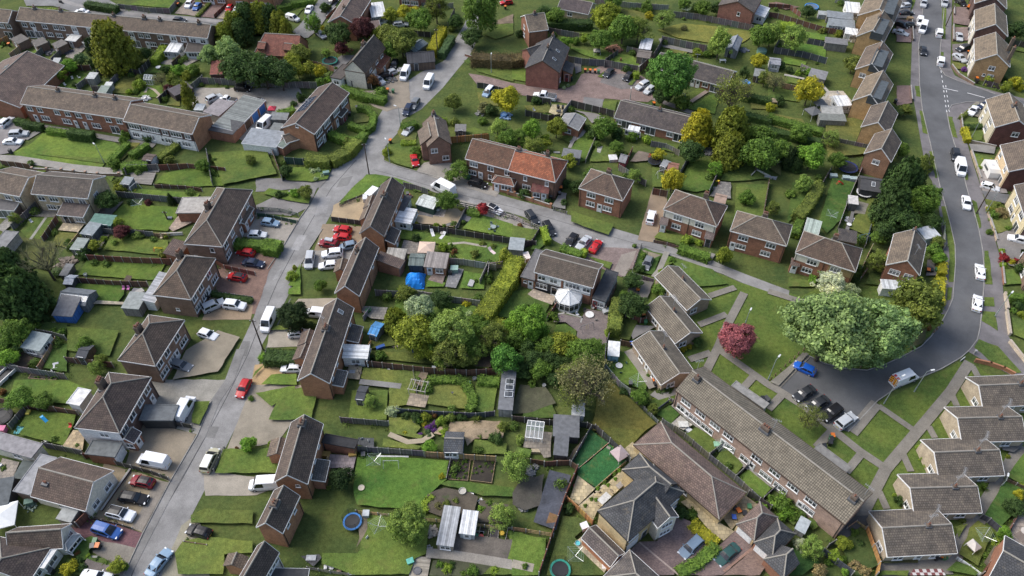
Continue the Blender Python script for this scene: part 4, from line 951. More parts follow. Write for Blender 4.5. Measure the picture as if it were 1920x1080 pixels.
for q in([(1345,0),(1380,0),(1372,90),(1340,100)],[(1620,70),(1690,75),(1695,140),(1620,140)],[(1605,175),(1705,185),(1720,325),(1600,250)],[(1580,390),(1720,440),(1900,640),(1830,645),(1650,540),(1545,450)],[(1245,185),(1330,205),(1240,330),(1160,420),(1060,470),(1050,300),(1200,150)]):lawn(q,G_LAWN,'grass verge at the bend')
tile(0,0,1)
PTH=(.19,.175,.15)
for p,w_ in(([(1395,550),(1365,607),(1346,652),(1322,700)],1.5),([(1346,655),(1440,722),(1468,738),(1502,760),(1553,800),(1612,847),(1660,879)],1.4),([(1817,680),(1782,735),(1715,815),(1660,880),(1620,957),(1610,985)],1.7),([(1647,762),(1712,807)],1.1),([(1643,757),(1597,812)],1.9),([(1512,666),(1455,724)],1.5),
([(1362,590),(1310,610)],1.3),([(1332,662),(1292,675)],1.3),([(1417,702),(1390,732)],1.3),([(1470,737),(1440,768)],1.3),([(1560,808),(1530,840)],1.3),([(1614,852),(1586,886)],1.2),([(1692,852),(1707,885)],1.1),([(1647,922),(1662,955)],1.1),([(1782,737),(1793,762)],1.1),([(1822,687),(1832,706)],1.1),([(1740,800),(1752,822)],1.1),
([(1378,540),(1330,556)],1.3),([(1440,547),(1500,566),(1560,575)],1.4),([(1917,838),(1880,895),(1842,958),(1795,1030),(1775,1062)],2.2),([(1648,1066),(1780,1062)],2.4)):
 strip('path',p,w_,'concrete',PTH,'narrow concrete footpath')
# ================================================================ houses
tile(0,0)
T1=house('long two storey terrace with brown tiled roof and brown brick, top left',(118,152),(1556,287),(1652,195),5,2.1,'brown','brown',
'0u w.03 w.075 w.14 w.20 w.235 w.30 w.38 w.435 w.60 w.65 w.685 w.75 w.82 w.87 w.92 w.97;0g p.04 p.09 m.15 m.20 d.25 p.29 p.61 d.67 m.70 p.76 m.93',chim=[(.08,.5,.6,.6,.7,1),(.22,.5,.6,.6,.7,1),(.5,.5,.6,.6,.7,1),(.66,.5,.9,.6,.8,2),(.74,.5,.6,.6,.7,1),(.94,.5,.7,.6,.8,2)],
name='terraced_houses',mark='long top left terrace',band=[(0,.065,.085,0,4.6,'white','plain'),(0,.285,.315,0,4.6,'white','plain'),(0,.365,.395,2.6,4.6,'white','plain'),(0,.585,.615,0,4.6,'white','plain'),(0,.80,.835,2.6,4.7,'white','plain'),(0,.90,.998,2.8,4.8,'white','plain')])
conserv(0,T1,(1235,385),(1330,392),4,2.3,.5);house('',(1385,390),(1550,392),4.4,2.4,1.0,'white','dark','0g W.3 p.75',parent=T1,mono=True,wm='plain',rm='felt')
house('brown brick house cut by the left edge above the first terrace',(-160,150),(58,172),(110,80),5,2,'brown','brown','0u w.7 w.95;0g p.8',mark='house at the top left corner')
HALL=house('large low hall with brown hipped roof and skylights, left edge',(150,806),(482,492),17,3.3,3.4,'red','plum','3g w.2',chim=(),board='white',cat='hall',name='hall',group='large halls',sky_=((.25,.72),(.3,.78),(.62,.6),(.68,.62)),mark='low hall with brown roof')
T4=house('two storey red brick terrace with brown roof behind dark hedges',(150,778),(928,890),(1035,735),5,2.1,'red','brown','0u w.06 w.16 w.33 w.435 w.54 w.645 w.83 w.935;0g d.08 W.18 W.39 d.48 d.57 W.68 p.86',chim=[(.3,.5,.6,.6,.7,1),(.66,.5,.6,.6,.7,1),(.85,.5,.6,.6,.7,1)],name='terraced_houses',mark='red brick terrace')
house('',(858,938),(935,946),2.2,2.5,.6,'red','dark','0g D.5',parent=T4,mono=True,partname='porch',board='grey')
T5=house('short terrace with dark cladding band and white ground floor',(922,908),(1440,1006),(1588,862),5,2.0,'orange','brown','0u L.12 w.28 L.42 w.58 L.74 w.91;0g m.1 d.2 W.32 d.5 W.6 d.75 W.85',band=[(0,0,1,2.75,4.3,'dark','plain'),(0,0,1,.05,2.7,'white','plain')],name='terraced_houses',mark='clad terrace beside the garages')
GAR=shed('grey roofed row of lock-up garages with blue doors',(1762,985),(1992,752),6.0,2.5,.35,WALL['red'],(.19,.205,.195),'0g P.14 B.38 G.62 G.86',name='garage_row',cat='garages',wm='brick',mono=True,rm='sheet',board='white')
shed('flat dark felted garage with pink door end',(1560,975),(1745,1010),5,2.5,.2,WALL['red'],(.075,.075,.078),'',name='garage',cat='garage',wm='brick',mono=True)
shed('pale grey flat roofed garage behind the clad terrace',(1520,838),(1640,872),(1728,765),2.4,.2,WALL['grey'],(.24,.22,.225),'',name='garage',cat='garage',wm='brick',mono=True)
shed('red tiled open garage by the conifer row',(1572,560),(1672,556),4.5,2.0,1.5,(.1,.05,.04),(.25,.09,.07),'',name='garage',cat='garage',rm='tile',wm='clad',mono=True)
for a,b_,c,col,lk in(((75,292),(135,330),3.2,(.12,.11,.1),'small brown flat roofed outhouse nearest the left edge'),((232,312),(272,352),3.2,(.12,.11,.1),'brown outhouse with white door behind the tan fence'),((384,330),(432,362),3,(.13,.12,.11),'narrow brown outhouse by the yellow heap'),((482,302),(565,312),3.2,(.5,.5,.48),'white roofed outhouse on the terrace backs')):
 shed(lk,a,b_,c,2.2,.25,WALL['brown'],col,'0g d.5',name='outhouse',cat='outhouse',wm='brick',mono=True)
shed('glass roofed pergola shelter beside the big conifer',(615,318),(722,345),3.6,2.3,.5,(.5,.5,.48),(.16,.17,.18),'',name='pergola',cat='pergola',wm='plain',mono=True,rm='sheet',board='white')
house('brick house at the top edge above the driveways',(1470,-88),(1930,-58),9,5,2,'orange','brown','0g W.1 d.2 W.35 W.5 d.6 W.72 d.85 W.93;0u w.1 w.4 w.7')
tile(480,0)
house('brick house at the top edge behind the clipped hedge',(-260,-62),(118,-40),8,5,2,'orange','brown','0g W.3 W.6 W.85')
RED=house('red tiled hipped house with dormers among conifers',(-20,408),(318,428),8.5,2.6,3.9,'red',(.26,.105,.078),'0g m.2 w.7',h0=2.5,h1=0,board='brown',mark='red tiled dormer house')
house('',(200,372),(262,378),3.2,4.2,1.0,(.2,.08,.06),(.21,.085,.062),'0g w.5',parent=RED,partname='dormer',wm='tile',board='brown',z0=2.8);house('',(5,362),(62,368),3.2,4.2,1.0,(.2,.08,.06),(.21,.085,.062),'0g w.5',parent=RED,partname='dormer',wm='tile',board='brown',z0=2.8)
conserv(0,RED,(-15,455),(80,452),3,2.1,.4,clear=True,roof=(.3,.45,.6))
TUD=house('old timbered house with pale rendered gable and steep dark roof',(822,550),(977,354),(655,522),4.6,3.0,'cream','dark','0u w.25 w.55 w.8;0g w.3 d.5 w.75',wm='plain',chim=[(.62,.62,1.1,.9,.6,3)],board='brown',mark='timbered house',
band=[(0,0,1,2.5,4.3,'brown','clad'),(3,0,1,4.35,4.55,'brown','plain')])
house('',(940,520),(1012,430),2.6,2.4,1.0,'orange','red','0g d.4',parent=TUD,mono=True,partname='porch',board=None)
house('',(640,600),(735,500),(575,560),2.5,.4,'white','dark','3g w.5',parent=TUD,flat_=True,wm='plain',rm='felt')
SOL=house('brick terrace with dark boarding and solar panels on the back slope',(437,1006),(700,697),(182,966),5,2.1,'orange',(.095,.068,.058),'0u L.13 L.35 L.62 L.86;0g W.1 d.22 p.38 d.6 r.82;3a s.5',band=[(0,0,1,2.6,4.4,'dark','clad'),(0,0,.45,.05,2.5,'dark','plain')],solar=[(.52,.80,6,2)],name='terraced_houses',mark='terrace with solar panels',aer=((.35,.5,1),))
house('',(415,1020),(470,960),1.6,2.4,.7,'dark','dark','0g d.5',parent=SOL,mono=True,partname='porch',board='white');house('',(640,880),(690,822),1.6,2.4,.7,'dark','dark','0g r.5',parent=SOL,mono=True,partname='porch',board='white')
house('',(225,1075),(420,1015),3.4,2.6,1.1,'orange','brown','',parent=SOL)
shed('grey flat roofed garage below the white van',(-110,1075),(150,1105),6,2.4,.2,WALL['white'],(.23,.25,.27),'',name='garage',cat='garage',wm='plain',mono=True,board='white')
shed('greenish flat roofed garage beside the solar terrace',(150,1090),(200,1110),5.5,2.4,.2,WALL['red'],(.12,.15,.13),'',name='garage',cat='garage',wm='brick',mono=True,board='white')
TOPB=house('brick house with plum roof and white conservatory near the top',(748,182),(866,-10),(538,166),5,2.2,'red','plum','3g W.5;0g w.3',chim=[(.3,.55,.6,.6,.6,1)],mark='brick house near the top')
house('',(850,232),(942,220),5,2.5,.3,'grey','plum','',parent=TOPB,mono=True,board='white',rm='felt');conserv(0,TOPB,(868,130),(975,118),7,2.4,.9)
shed('dark ridged roof garage beside the lane',(1135,478),(1345,462),5.5,2.3,1.5,(.13,.09,.065),(.055,.055,.06),'0g D.3',name='garage',cat='garage',rm='sheet')
shed('blue grey workshop with white rooflights',(1192,395),(1292,325),3.8,2.2,.7,(.1,.13,.15),(.13,.16,.17),'3g D.5',rm='sheet',sky_=((.3,.75),(.6,.75)))
house('grey roofed brick house peeping over the top edge',(1060,-70),(1230,-55),8,5,2,'red','brown','0g W.3 W.7')
tile(960,0)
BRK=house('tall plain red brick house with dark slate roof by the close',(357,547),(433,357),(95,512),5,2.7,(.23,.10,.072),'slate','0g n.2',chim=[(.5,.5,.7,.6,.7,2),(.97,.5,.7,.6,.8,2)],board='brown',sky_=((.3,.25),(.62,.25)),mark='tall plain brick house')
house('',(450,555),(470,480),2.6,2.4,.9,'red','slate','3g r.5',parent=BRK,mono=True,partname='porch',board='brown')
house('',(150,440),(255,405),5,4.6,1.6,(.23,.10,.072),'slate','',parent=BRK,board='brown')
house('tan roofed brick house behind the brown hedge',(128,240),(274,222),9,5,2.6,'red','tan','3u w.4;3g w.4',chim=[(.5,.5,.7,.6,.6,2)],mark='tan roofed house by the brown hedge')
house('low pale bungalow with dark roof near the top middle',(338,62),(572,108),7,2.6,1.9,'buff',(.085,.07,.075),'0g w.4',mark='low pale bungalow')
TRB=house('plain brick house with side porch, top right of centre',(1815,96),(1880,-20),(1558,22),5,2.2,(.24,.11,.08),(.1,.09,.085),'3u n.6',board='brown',mark='brick house at the top')
conserv(0,TRB,(1895,130),(1935,60),3,2.3,.4)
B1=house('dark roofed bungalow terrace behind the bright round tree',(1060,508),(1610,655),8.5,2.5,2.2,'red',(.078,.07,.07),'0g w.05 w.2 d.55 d.62 w.72 p.85',name='bungalow_terrace',aer=((.5,.5,.3),),mark='upper bungalow terrace')
B2=house('dark roofed bungalow terrace with white windows and glazed porch',(765,882),(1430,1046),8.5,2.5,2.2,'red',(.085,.073,.072),'0g w.05 p.14 w.33 p.42 w.64 p.74 w.9',name='bungalow_terrace',chim=[(.45,.5,.6,.6,.6,1)],mark='lower bungalow terrace')
conserv(0,B2,(865,978),(948,995),1.8,2.0,.4)
shed('brick garage with two tone grey roof',(500,978),(557,888),(362,906),2.4,.8,WALL['red'],(.20,.20,.20),'3g w.5',name='garage',cat='garage',wm='brick',board='white',rm='felt')
shed('long shed with white metal roof by the tall fence',(950,362),(1038,374),5.5,2.2,.3,(.2,.19,.17),(.55,.56,.58),'0g D.5',mono=True,rm='sheet');shed('weathered brown shed below the white roofed one',(932,425),(1035,440),4,2.2,.6,(.15,.125,.1),(.15,.13,.115),'0g D.6')
shed('blue grey gabled workshop by the pale tree',(1690,385),(1732,292),(1610,345),2.3,.9,(.25,.26,.27),(.2,.22,.25),'3g D.4',rm='felt');shed('small grey roofed shed near the yellow bush',(1810,568),(1898,582),3.4,1.9,.3,(.1,.07,.05),(.19,.2,.195),'0g D.5',mono=True)
tile(1440,0)
ro_=(.19,.155,.115);yw=(.36,.235,.11)
RA=house('yellow brick semi at the top with flat dormer, left of the right road',(946,174),(1010,10),(698,58),5,3.0,yw,ro_,'',board='white',mark='topmost yellow brick semi',chim=[(.5,.5,.6,.6,.5,2)])
RB_=house('yellow brick semi with tan roof just below the topmost one',(866,322),(945,172),(664,266),5,2.8,yw,ro_,'',board='white',mark='second yellow brick semi',chim=[(.6,.5,.6,.6,.5,2)])
REH=house('yellow brick semi in the middle of the row by the right road',(862,570),(938,402),(655,515),5,2.5,yw,'brown','3u w.3',board='white',chim=[(.6,.5,.6,.6,.5,2)],mark='third yellow brick semi')
RC=house('yellow brick semi with white gable window and long dark dormer',(850,814),(940,632),(630,757),5,2.8,yw,ro_,'3u w.78',board='white',mark='fourth yellow brick semi')
RD=house('tan roofed semi partly behind the fourth yellow brick one',(905,1010),(975,850),(700,945),5,2.3,yw,(.12,.1,.085),'',board='white');RD2=house('tan roofed semi lowest of the row by the right road',(925,1215),(1000,1065),(715,1160),5,2.5,(.27,.15,.09),'brown','3u w.5',board='white',mark='lowest yellow brick semi')
for par,a,b_ in((RA,(941,110),(982,-7)),(RB_,(863,260),(915,152)),(RC,(849,747),(908,617)),(REH,(858,505),(909,387))):
 house('',a,b_,3.0,7.2,.12,(.05,.06,.065),(.075,.09,.10),'',parent=par,mono=True,partname='dormer',wm='clad',rm='felt',board=None,oh=.02,z0=5.3)
for par,a,b_,c in((RB_,(640,262),(680,262),3),(RC,(525,795),(632,790),4),(RA,(590,90),(700,100),6)):conserv(0,par,a,b_,c,2.3,.35)
wl=(.6,.56,.47)
RF=house('top house right of the right road with pale front',(1552,-105),(1550,24),(1792,62),5,2.6,'dark',ro_,'',board='white');RG=house('brown roofed house with pale front, second right of the road',(1548,76),(1551,230),(1800,274),5,2.7,(.12,.065,.05),ro_,'0u w.3 w.7;0g p.3 d.6',board='white',band=[(0,0,1,.05,4.9,wl,'plain')],mark='second pale fronted house')
RH=house('corner house with ochre brick gable and two white windows',(1546,290),(1551,454),(1816,498),5,2.7,(.34,.215,.105),ro_,'0u w.3 w.7;0g p.3 d.6;1u w.55;1g w.62 s.42',board='white',chim=[(.4,.93,.7,.7,1.4,2),(.8,.93,.7,.7,1.4,2)],mark='ochre gabled corner house',band=[(0,0,1,.05,4.9,wl,'plain')])
RI=house('house below the side road with dark red brick gable',(1633,746),(1702,954),(2000,1005),5,2.5,(.12,.05,.04),ro_,'0u w.2 W.65;0g W.6 d.2;1u w.6',board='white',band=[(0,0,1,.05,4.9,(.5,.45,.33),'plain')],mark='dark red gabled house',aer=((.1,.9,0),),chim=[(.5,.5,.8,.7,.7,2)])
tile(1440,270)
RJ=house('buff fronted house with brown roof by the white caravan',(1742,8),(1806,206),10,5,2.6,(.12,.05,.04),(.13,.105,.085),'0u w.2 w.75;0g W.25 p.75',board='white',band=[(0,0,1,.05,4.9,(.55,.42,.26),'plain')],mark='house by the caravan')
RK=house('cream and yellow fronted house at the right edge',(1846,308),(1940,590),10,5,2.6,'dark',(.12,.1,.085),'0u W.3 W.7;0g W.3 d.5 p.75',board='white',band=[(0,0,1,.05,4.9,(.58,.5,.32),'plain')],mark='cream right edge house')
RL=house('house cut by the right edge above the stone walls',(1935,760),(1990,960),10,5,2.5,'brown','brown','0g W.5;0u w.5')
SU=house('semi with mossy hipped roof and white upper band, right of the redcurrant lawn',(205,816),(657,960),(716,790),5,2.7,'red',(.105,.075,.058),'0u m.3 m.7;0g d.04 m.27 m.65',h0=4,h1=4,chim=[(.52,.62,.9,.7,.7,3)],band=[(0,0,.42,3.1,4.9,'cream','plain'),(0,.58,1,2.9,4.9,(.3,.22,.11),'plain')],mark='mossy roofed semi on the right',label='semi with mossy hipped brown roof, one half white banded, near the big white-green tree')
house('',(168,905),(238,920),1.5,2.3,.6,'red','plum','0g d.5',parent=SU,mono=True,partname='porch',board=None)
house('',(525,720),(665,745),3,2.5,.6,'brown',(.07,.065,.065),'',parent=SU,mono=True,board=None)
SV=house('detached brick house with tan and brown gable roof beside the right road',(1139,984),(1189,746),(884,908),5,2.5,'red',(.14,.115,.09),'3u m.3 w.75',board='white',aer=((.2,.35,.5),),chim=[(.98,.5,.5,.4,.3,1)],mark='detached gabled house')
house('',(862,1082),(1060,1096),2.2,2.3,.25,'white',(.5,.52,.53),'0g g.25 w.8',parent=SV,mono=True,partname='porch',wm='plain',rm='sheet')
SW=house('brown hipped semi between the two mossy semis',(-285,650),(140,765),(200,615),5,2.6,'red','brown','0u m.25 m.75;0g m.25 d.1 m.7',h0=4,h1=4,chim=[(.5,.6,.9,.7,.7,3)],mark='middle hipped semi')
tile(0,270)
LA=house('buff brick house with brown roof cut by the left edge',(-110,345),(146,394),(282,206),5,1.9,'buff','brown','0u w.55 w.85;0g w.6;1u w.45',board='white',mark='buff house at the left edge');house('',(-60,490),(105,500),4,2.5,.5,'brown',(.11,.105,.105),'0g p.3 w.75',parent=LA,mono=True,rm='felt')
LB=house('buff brick semi with dark brown roof and rear extension',(232,374),(657,410),(780,238),5,2.0,'buff',(.10,.085,.075),'0u w.12 m.34 m.62 w.86;0g m.22 p.42;1u w.35;1g D.7',board='white',mark='buff semi with rear extension');house('',(424,532),(622,550),5,2.5,1.2,'buff',(.105,.085,.08),'0g p.35 m.78',parent=LB,mono=True)
house('grey flat roofed workshop at the left edge',(-80,790),(30,800),(140,662),2.5,.2,'grey',(.2,.2,.2),'',flat_=True,rm='felt',name='workshop',cat='workshop',group=None)
N1=house('brown hipped semi with rooflights and white flat extension',(1668,770),(1895,345),(1380,746),5,2.9,(.2,.13,.10),(.105,.08,.066),'0u T.1 T.3 T.55 T.8;0g W.08 W.3 d.5 W.7;3u n.7;3g s.15',h0=4,h1=3.5,chim=[(.5,.72,1.2,.8,.4,4)],sky_=((.62,.8),(.74,.8)),mark='hipped semi with rooflights')
house('',(1595,520),(1640,400),7.5,2.6,.2,'red',(.34,.32,.29),'',parent=N1,flat_=True,rm='felt',board='white');house('',(1835,600),(1905,480),2.0,2.6,.9,'red','brown','0g d.2 w.7',parent=N1,mono=True)
house('',(1345,850),(1420,740),3.2,2.4,.7,'red','plum','',parent=N1,mono=True,board=None)
tile(0,540)
N2=house('brown hipped semi with lichen patch and pale lean-to',(1432,86),(1618,-222),(1136,66),5,2.9,(.19,.125,.09),(.12,.088,.066),'0u T.12 T.36 T.7;0g W.12 W.4 d.55 W.8;3g s.5',h0=4,h1=3,chim=[(.78,.72,1.2,.8,.5,4)],mark='hipped semi with lichen patch')
house('',(1160,110),(1290,-100),2.4,2.4,.5,'white',(.4,.41,.42),'',parent=N2,mono=True,wm='plain',rm='sheet')
N3=house('brown hipped semi third along the left side of the road',(1165,585),(1385,240),(868,560),5,2.9,(.19,.125,.09),(.11,.082,.065),'0u T.12 T.36 T.7;0g W.12 W.4 d.55 W.8',h0=4,h1=4,chim=[(.5,.72,1.2,.8,.5,4)],mark='third hipped semi on the left')
N4=house('dark brown hipped semi with side carport and white rendered end',(896,1088),(1135,668),(540,1076),5,3.0,(.115,.075,.062),(.088,.066,.058),'0u T.12 T.36 T.62 T.84;0g T.2 d.85;3u w.6',h0=4.2,h1=4,chim=[(.62,.72,1.2,.9,.8,6)],mark='dark hipped semi with carport',board='white',band=[(3,0,1,.05,4.8,'white','plain')])
house('',(1300,1000),(1345,880),(1060,955),2.3,.2,(.04,.04,.04),(.13,.14,.145),'',parent=N4,flat_=True,rm='felt',partname='carport',wm='plain')
tile(0,810)
house('',(865,195),(925,85),(642,160),2.5,.2,'red',(.13,.14,.14),'0g g.5',parent=N4,flat_=True,rm='felt',partname='garage');house('',(1005,85),(1060,0),2.6,2.6,1.0,'red',(.07,.06,.065),'0g d.5;3g w.5',parent=N4,partname='porch')
N5=house('white gabled bungalow with mottled brown roof',(228,482),(641,594),(846,289),2.7,2.5,'cream',(.115,.086,.072),'1g w.25 w.72;0g w.5',wm='plain',chim=[(.2,.28,.7,.5,-1.0,2)],mark='white gabled bungalow')
house('',(225,478),(432,195),(95,452),2.62,.12,'brown',(.26,.262,.27),'',parent=N5,flat_=True,rm='felt')
N6=house('bungalow with white bay window and mottled brown roof, bottom left',(60,900),(472,872),(592,684),2.6,2.1,'cream',(.11,.083,.066),'1g W.5',wm='plain',mark='bay windowed bungalow')
house('',(215,1130),(385,866),(-90,905),2.6,2.3,'cream',(.068,.053,.05),'0g w.3',parent=N6,h0=0,h1=3.5,partname='wing',wm='plain')
house('',(335,1030),(442,872),(272,1003),2.3,.1,'white',(.62,.62,.61),'0g W.4',parent=N6,flat_=True,rm='felt',partname='porch',wm='plain');house('',(505,890),(602,770),(468,868),2.2,.7,'white',(.3,.31,.32),'0g W.5;3g w.5;1g w.5',parent=N6,partname='bay_window',wm='plain',h0=.6,h1=.6,rm='felt')
house('long cream outbuilding with grey flat roof at the left edge',(-120,102),(238,202),(348,97),2.6,.2,'cream',(.235,.225,.23),'0g w.6',flat_=True,rm='felt',wm='plain',name='outbuilding',cat='outbuilding',group=None,mark='cream flat roofed outbuilding')
tile(480,270)
P1=house('brown roofed cottage pair with sandy forecourt by the junction',(962,692),(1116,322),(774,672),4.8,2.3,'orange',(.092,.072,.062),'0u n.15 n.35 n.6 n.85;0g n.3 n.7;3g n.3',chim=[(.62,.5,1.0,.8,.5,2)],mark='cottage pair by the junction',board='grey')
for a,b_ in(((862,585),(905,480)),((892,492),(925,405))):house('',a,b_,2.6,2.7,.9,'orange','brown','',parent=P1,mono=False,partname='porch',board=None)
house('',(1110,505),(1172,395),2.6,2.4,.2,'white',(.10,.10,.105),'0g w.5',parent=P1,flat_=True,rm='felt',wm='plain');conserv(0,P1,(1160,600),(1208,490),(1045,565),2.3,.15,roof=(.66,.66,.66));house('',(1040,752),(1085,650),(968,748),2.6,.9,'orange',(.065,.06,.06),'0g d.5',parent=P1,mono=True)
P2=house('brown roofed cottage pair beside the white parked cars',(775,1140),(922,776),(588,1120),4.8,2.3,'orange',(.09,.068,.058),'0u n.7 n.9',chim=[(.72,.62,.7,.5,.6,2)],mark='cottage pair by the white cars',board='white');house('',(1080,935),(1120,872),(875,920),2.5,.9,'red','plum','',parent=P2,mono=True,board=None);house('',(690,965),(712,875),2.8,2.6,.9,'orange','brown','',parent=P2,partname='porch',board=None)
Q1=house('brown brick semi half with red brown roof and white windows',(1568,110),(1930,202),8.0,5,2.6,(.2,.11,.07),(.135,.075,.05),'0u m.16 w.52 m.9;0g m.12 d.3 n.5 ',mark='red roofed semi half',chim=[(.97,.5,.9,.7,.6,2)])
house('',(1765,285),(1935,318),2.6,2.5,1.0,'orange',(.17,.075,.05),'0g d.2 W.65',parent=Q1,mono=False,h0=1,h1=1,partname='porch')
house('small brick cottage with tan gabled roof above the red car',(1468,2),(1425,-175),(1284,24),5,2.4,(.2,.115,.085),(.165,.13,.105),'3u w.25;3g w.75',chim=[(.95,.5,.8,.7,.7,2)],board='brown',mark='small brick cottage',aer=((.3,.5,1),));CO=THINGS[-1][0]
tile(480,0)
house('',(1212,985),(1232,1088),5,4.4,2.0,(.2,.115,.085),(.15,.122,.1),'0u w.5',parent=CO,board='brown',partname='wing');house('',(1462,1060),(1450,985),3,2.5,.8,(.2,.115,.085),'brown','',parent=CO,mono=True,board=None)
tile(960,270)
Q2=house('brown brick semi half with bright orange tiled hipped end',(-28,198),(326,287),8.0,5,2.6,(.17,.095,.065),'orange','0u n.35 n.82;0g m.38 ',h1=2.6,chim=[(.66,.6,.7,.6,.9,2)],mark='orange roofed semi half');house('',(140,355),(272,375),2.3,2.4,.9,(.26,.16,.08),(.15,.055,.05),'0g w.3 d.75',parent=Q2,mono=True,partname='porch',board=None)
S1=house('brown roofed house pair with white upper storey and conservatory',(165,960),(607,1080),(706,908),5,1.7,'red',(.098,.08,.066),'0u w.12 w.33 L.66 w.9;0g W.12 p.4 W.7',band=[(0,.05,.46,2.6,4.8,'white','clad'),(0,.5,.97,2.4,4.8,'white','clad'),(0,.05,.46,.05,2.5,(.03,.03,.035),'plain')],mark='white fronted conservatory pair',chim=[])
house('',(62,1000),(170,1030),(215,800),2.7,.2,'orange',(.13,.13,.132),'0g s.3 d.7',parent=S1,flat_=True,rm='felt');house('',(600,1160),(700,1190),(820,975),2.7,.2,'white',(.05,.053,.058),'0g r.2 w.6',parent=S1,flat_=True,rm='felt',wm='plain')
T_=house('brick semi with white upper band, mossy hipped roof and grey porches',(1135,490),(1535,620),(1614,464),5,2.7,'red',(.115,.08,.062),'0u m.28 m.7;0g m.28 m.68',h0=4,h1=4,chim=[(.62,.68,.9,.7,.7,3)],band=[(0,0,1,3.0,4.9,'cream','plain')],mark='white banded semi',label='brick semi with white upper band and mossy hipped roof by the side road')
for a,b_,d_ in(((1103,600),(1165,612),'d'),((1440,705),(1508,722),'D')):house('',a,b_,1.6,2.4,.6,'red',(.16,.13,.125),'0g %s.5'%d_,parent=T_,mono=True,partname='porch',board=None)
house('brown hipped semi behind the side road bend',(500,330),(830,425),(900,270),5,2.6,'red',(.115,.08,.062),'0u m.28 m.7;0g m.28 d.5 m.68',h0=4,h1=4,chim=[(.5,.6,.9,.7,.7,3)],mark='hipped semi at the bend')
tile(960,540)
bt=(.165,.143,.112)
for i,(a,b_,c,lk) in enumerate((((1070,-85),(1312,168),(1517,106),'tan roofed bungalow nearest the side road'),((1000,142),(1224,418),(1452,362),'tan roofed bungalow, middle of the stepped three'),((898,408),(1117,728),(1358,612),'tan roofed bungalow nearest the long terrace'))):
 house(lk,a,b_,c,2.6,1.6,(.3,.235,.17),bt,'1g w.3;0g w.3 d.5 w.75',rm='ribbed_tile',name='bungalow',cat='bungalow',group='stepped bungalows',mark=('upper stepped bungalow','middle stepped bungalow','lower stepped bungalow')[i],chim=[(.42,.55,.5,.4,.3,1)],aer=((.35,.6,0),))
TT=house('long tan roofed two storey terrace with pinkish brick front',(1225,768),(2496,1774),(2706,1540),5,2.1,'pink',(.19,.168,.132),'0u m.07 m.165 m.26 m.345 m.52 m.625 m.73 m.83;0g W.06 d.093 W.145 W.225 d.33 W.365 W.475 d.51 W.595 W.68 d.795 W.832',rm='ribbed_tile',chim=[(.47,.45,1.3,.8,.6,3),(.05,.42,.8,.7,.5,1),(.96,.42,.8,.7,.5,1)],aer=((.5,.5,.5),(.985,.6,0),(.02,.55,1)),name='terraced_houses',mark='long tan terrace',board='brown')
house('',(1640,737),(1890,912),1.5,2.4,.15,'grey',(.25,.245,.235),'',parent=TT,flat_=True,rm='felt',partname='canopy',board=None);house('',(2262,1208),(2505,1390),1.5,2.4,.15,'grey',(.2,.195,.185),'',parent=TT,flat_=True,rm='felt',partname='canopy',board=None)
# octagonal conservatory
cx=W((420,120),0);r_=MB();gl=MB();wb_=MB();n=8;R0=2.5;h_=2.3
for i in range(n):
 a0,a1=(i-.5)*math.pi/4,(i+.5)*math.pi/4;p0,p1=(R0*math.cos(a0),R0*math.sin(a0)),(R0*math.cos(a1),R0*math.sin(a1))
 r_.slab([(p0[0],p0[1],h_),(p1[0],p1[1],h_),(0,0,h_+1.3)],(0,0,.08));r_.tube((p0[0],p0[1],h_+.05),(0,0,h_+1.36),.05,5,1)
 wb_.slab([(p0[0],p0[1],0),(p1[0],p1[1],0),(p1[0],p1[1],.6),(p0[0],p0[1],.6)],(.05*math.cos((a0+a1)/2),.05*math.sin((a0+a1)/2),0));gl.face([(p0[0],p0[1],.6),(p1[0],p1[1],.6),(p1[0],p1[1],h_-.1),(p0[0],p0[1],h_-.1)])
 for f in(0,.5):q=(p0[0]+(p1[0]-p0[0])*f,p0[1]+(p1[1]-p0[1])*f);wb_.tube((q[0],q[1],0),(q[0],q[1],h_),.06,5)
 wb_.tube((p0[0],p0[1],h_-.1),(p1[0],p1[1],h_-.1),.07,5);wb_.tube((p0[0],p0[1],1.75),(p1[0],p1[1],1.75),.04,4)
dx,dy=cx.x-S1['_pos'][0],cx.y-S1['_pos'][1];rz_=S1['_rz']
cro=wb_.build('conservatory','white',S1);cro.location=(dx*math.cos(-rz_)-dy*math.sin(-rz_),dx*math.sin(-rz_)+dy*math.cos(-rz_),0)
r_.build('roof',['plain','white'],cro,(.62,.63,.63));gl.build('pane','glass',cro)
tile(480,540)
P3=house('long brown roofed cottage row beside the dark clipped hedge',(552,714),(735,150),(310,692),4.8,2.3,'orange',(.088,.07,.06),'0u n.12 n.3 n.55 n.85;0g n.2',chim=[(.58,.52,1.0,.9,.5,3)],sky_=((.86,.3),),mark='cottage row by the dark hedge',aer=((.6,.6,1),))
for a,b_ in(((445,440),(478,335)),((405,555),(448,450))):house('',a,b_,3.2,2.7,.9,'orange',(.12,.09,.075),'',parent=P3,partname='porch',board=None)
house('',(768,410),(805,290),(682,400),2.4,.5,'orange',(.085,.082,.08),'',parent=P3,mono=True);conserv(0,P3,(835,530),(852,430),(650,510),2.4,.3,roof=(.66,.67,.66));house('',(655,740),(690,625),(558,730),2.4,.4,'orange',(.12,.118,.115),'',parent=P3,mono=True)
tile(480,810)
P4=house('brown roofed brick cottage with stone patio and dark bush',(387,390),(505,-60),(138,352),4.8,2.4,'orange',(.09,.07,.06),'0u n.2 n.45 n.7;3u s.7',mark='cottage with stone patio',chim=[(.85,.5,1,.8,.5,2)]);house('',(520,372),(555,215),(408,372),2.5,.5,'red',(.085,.085,.085),'',parent=P4,mono=True)
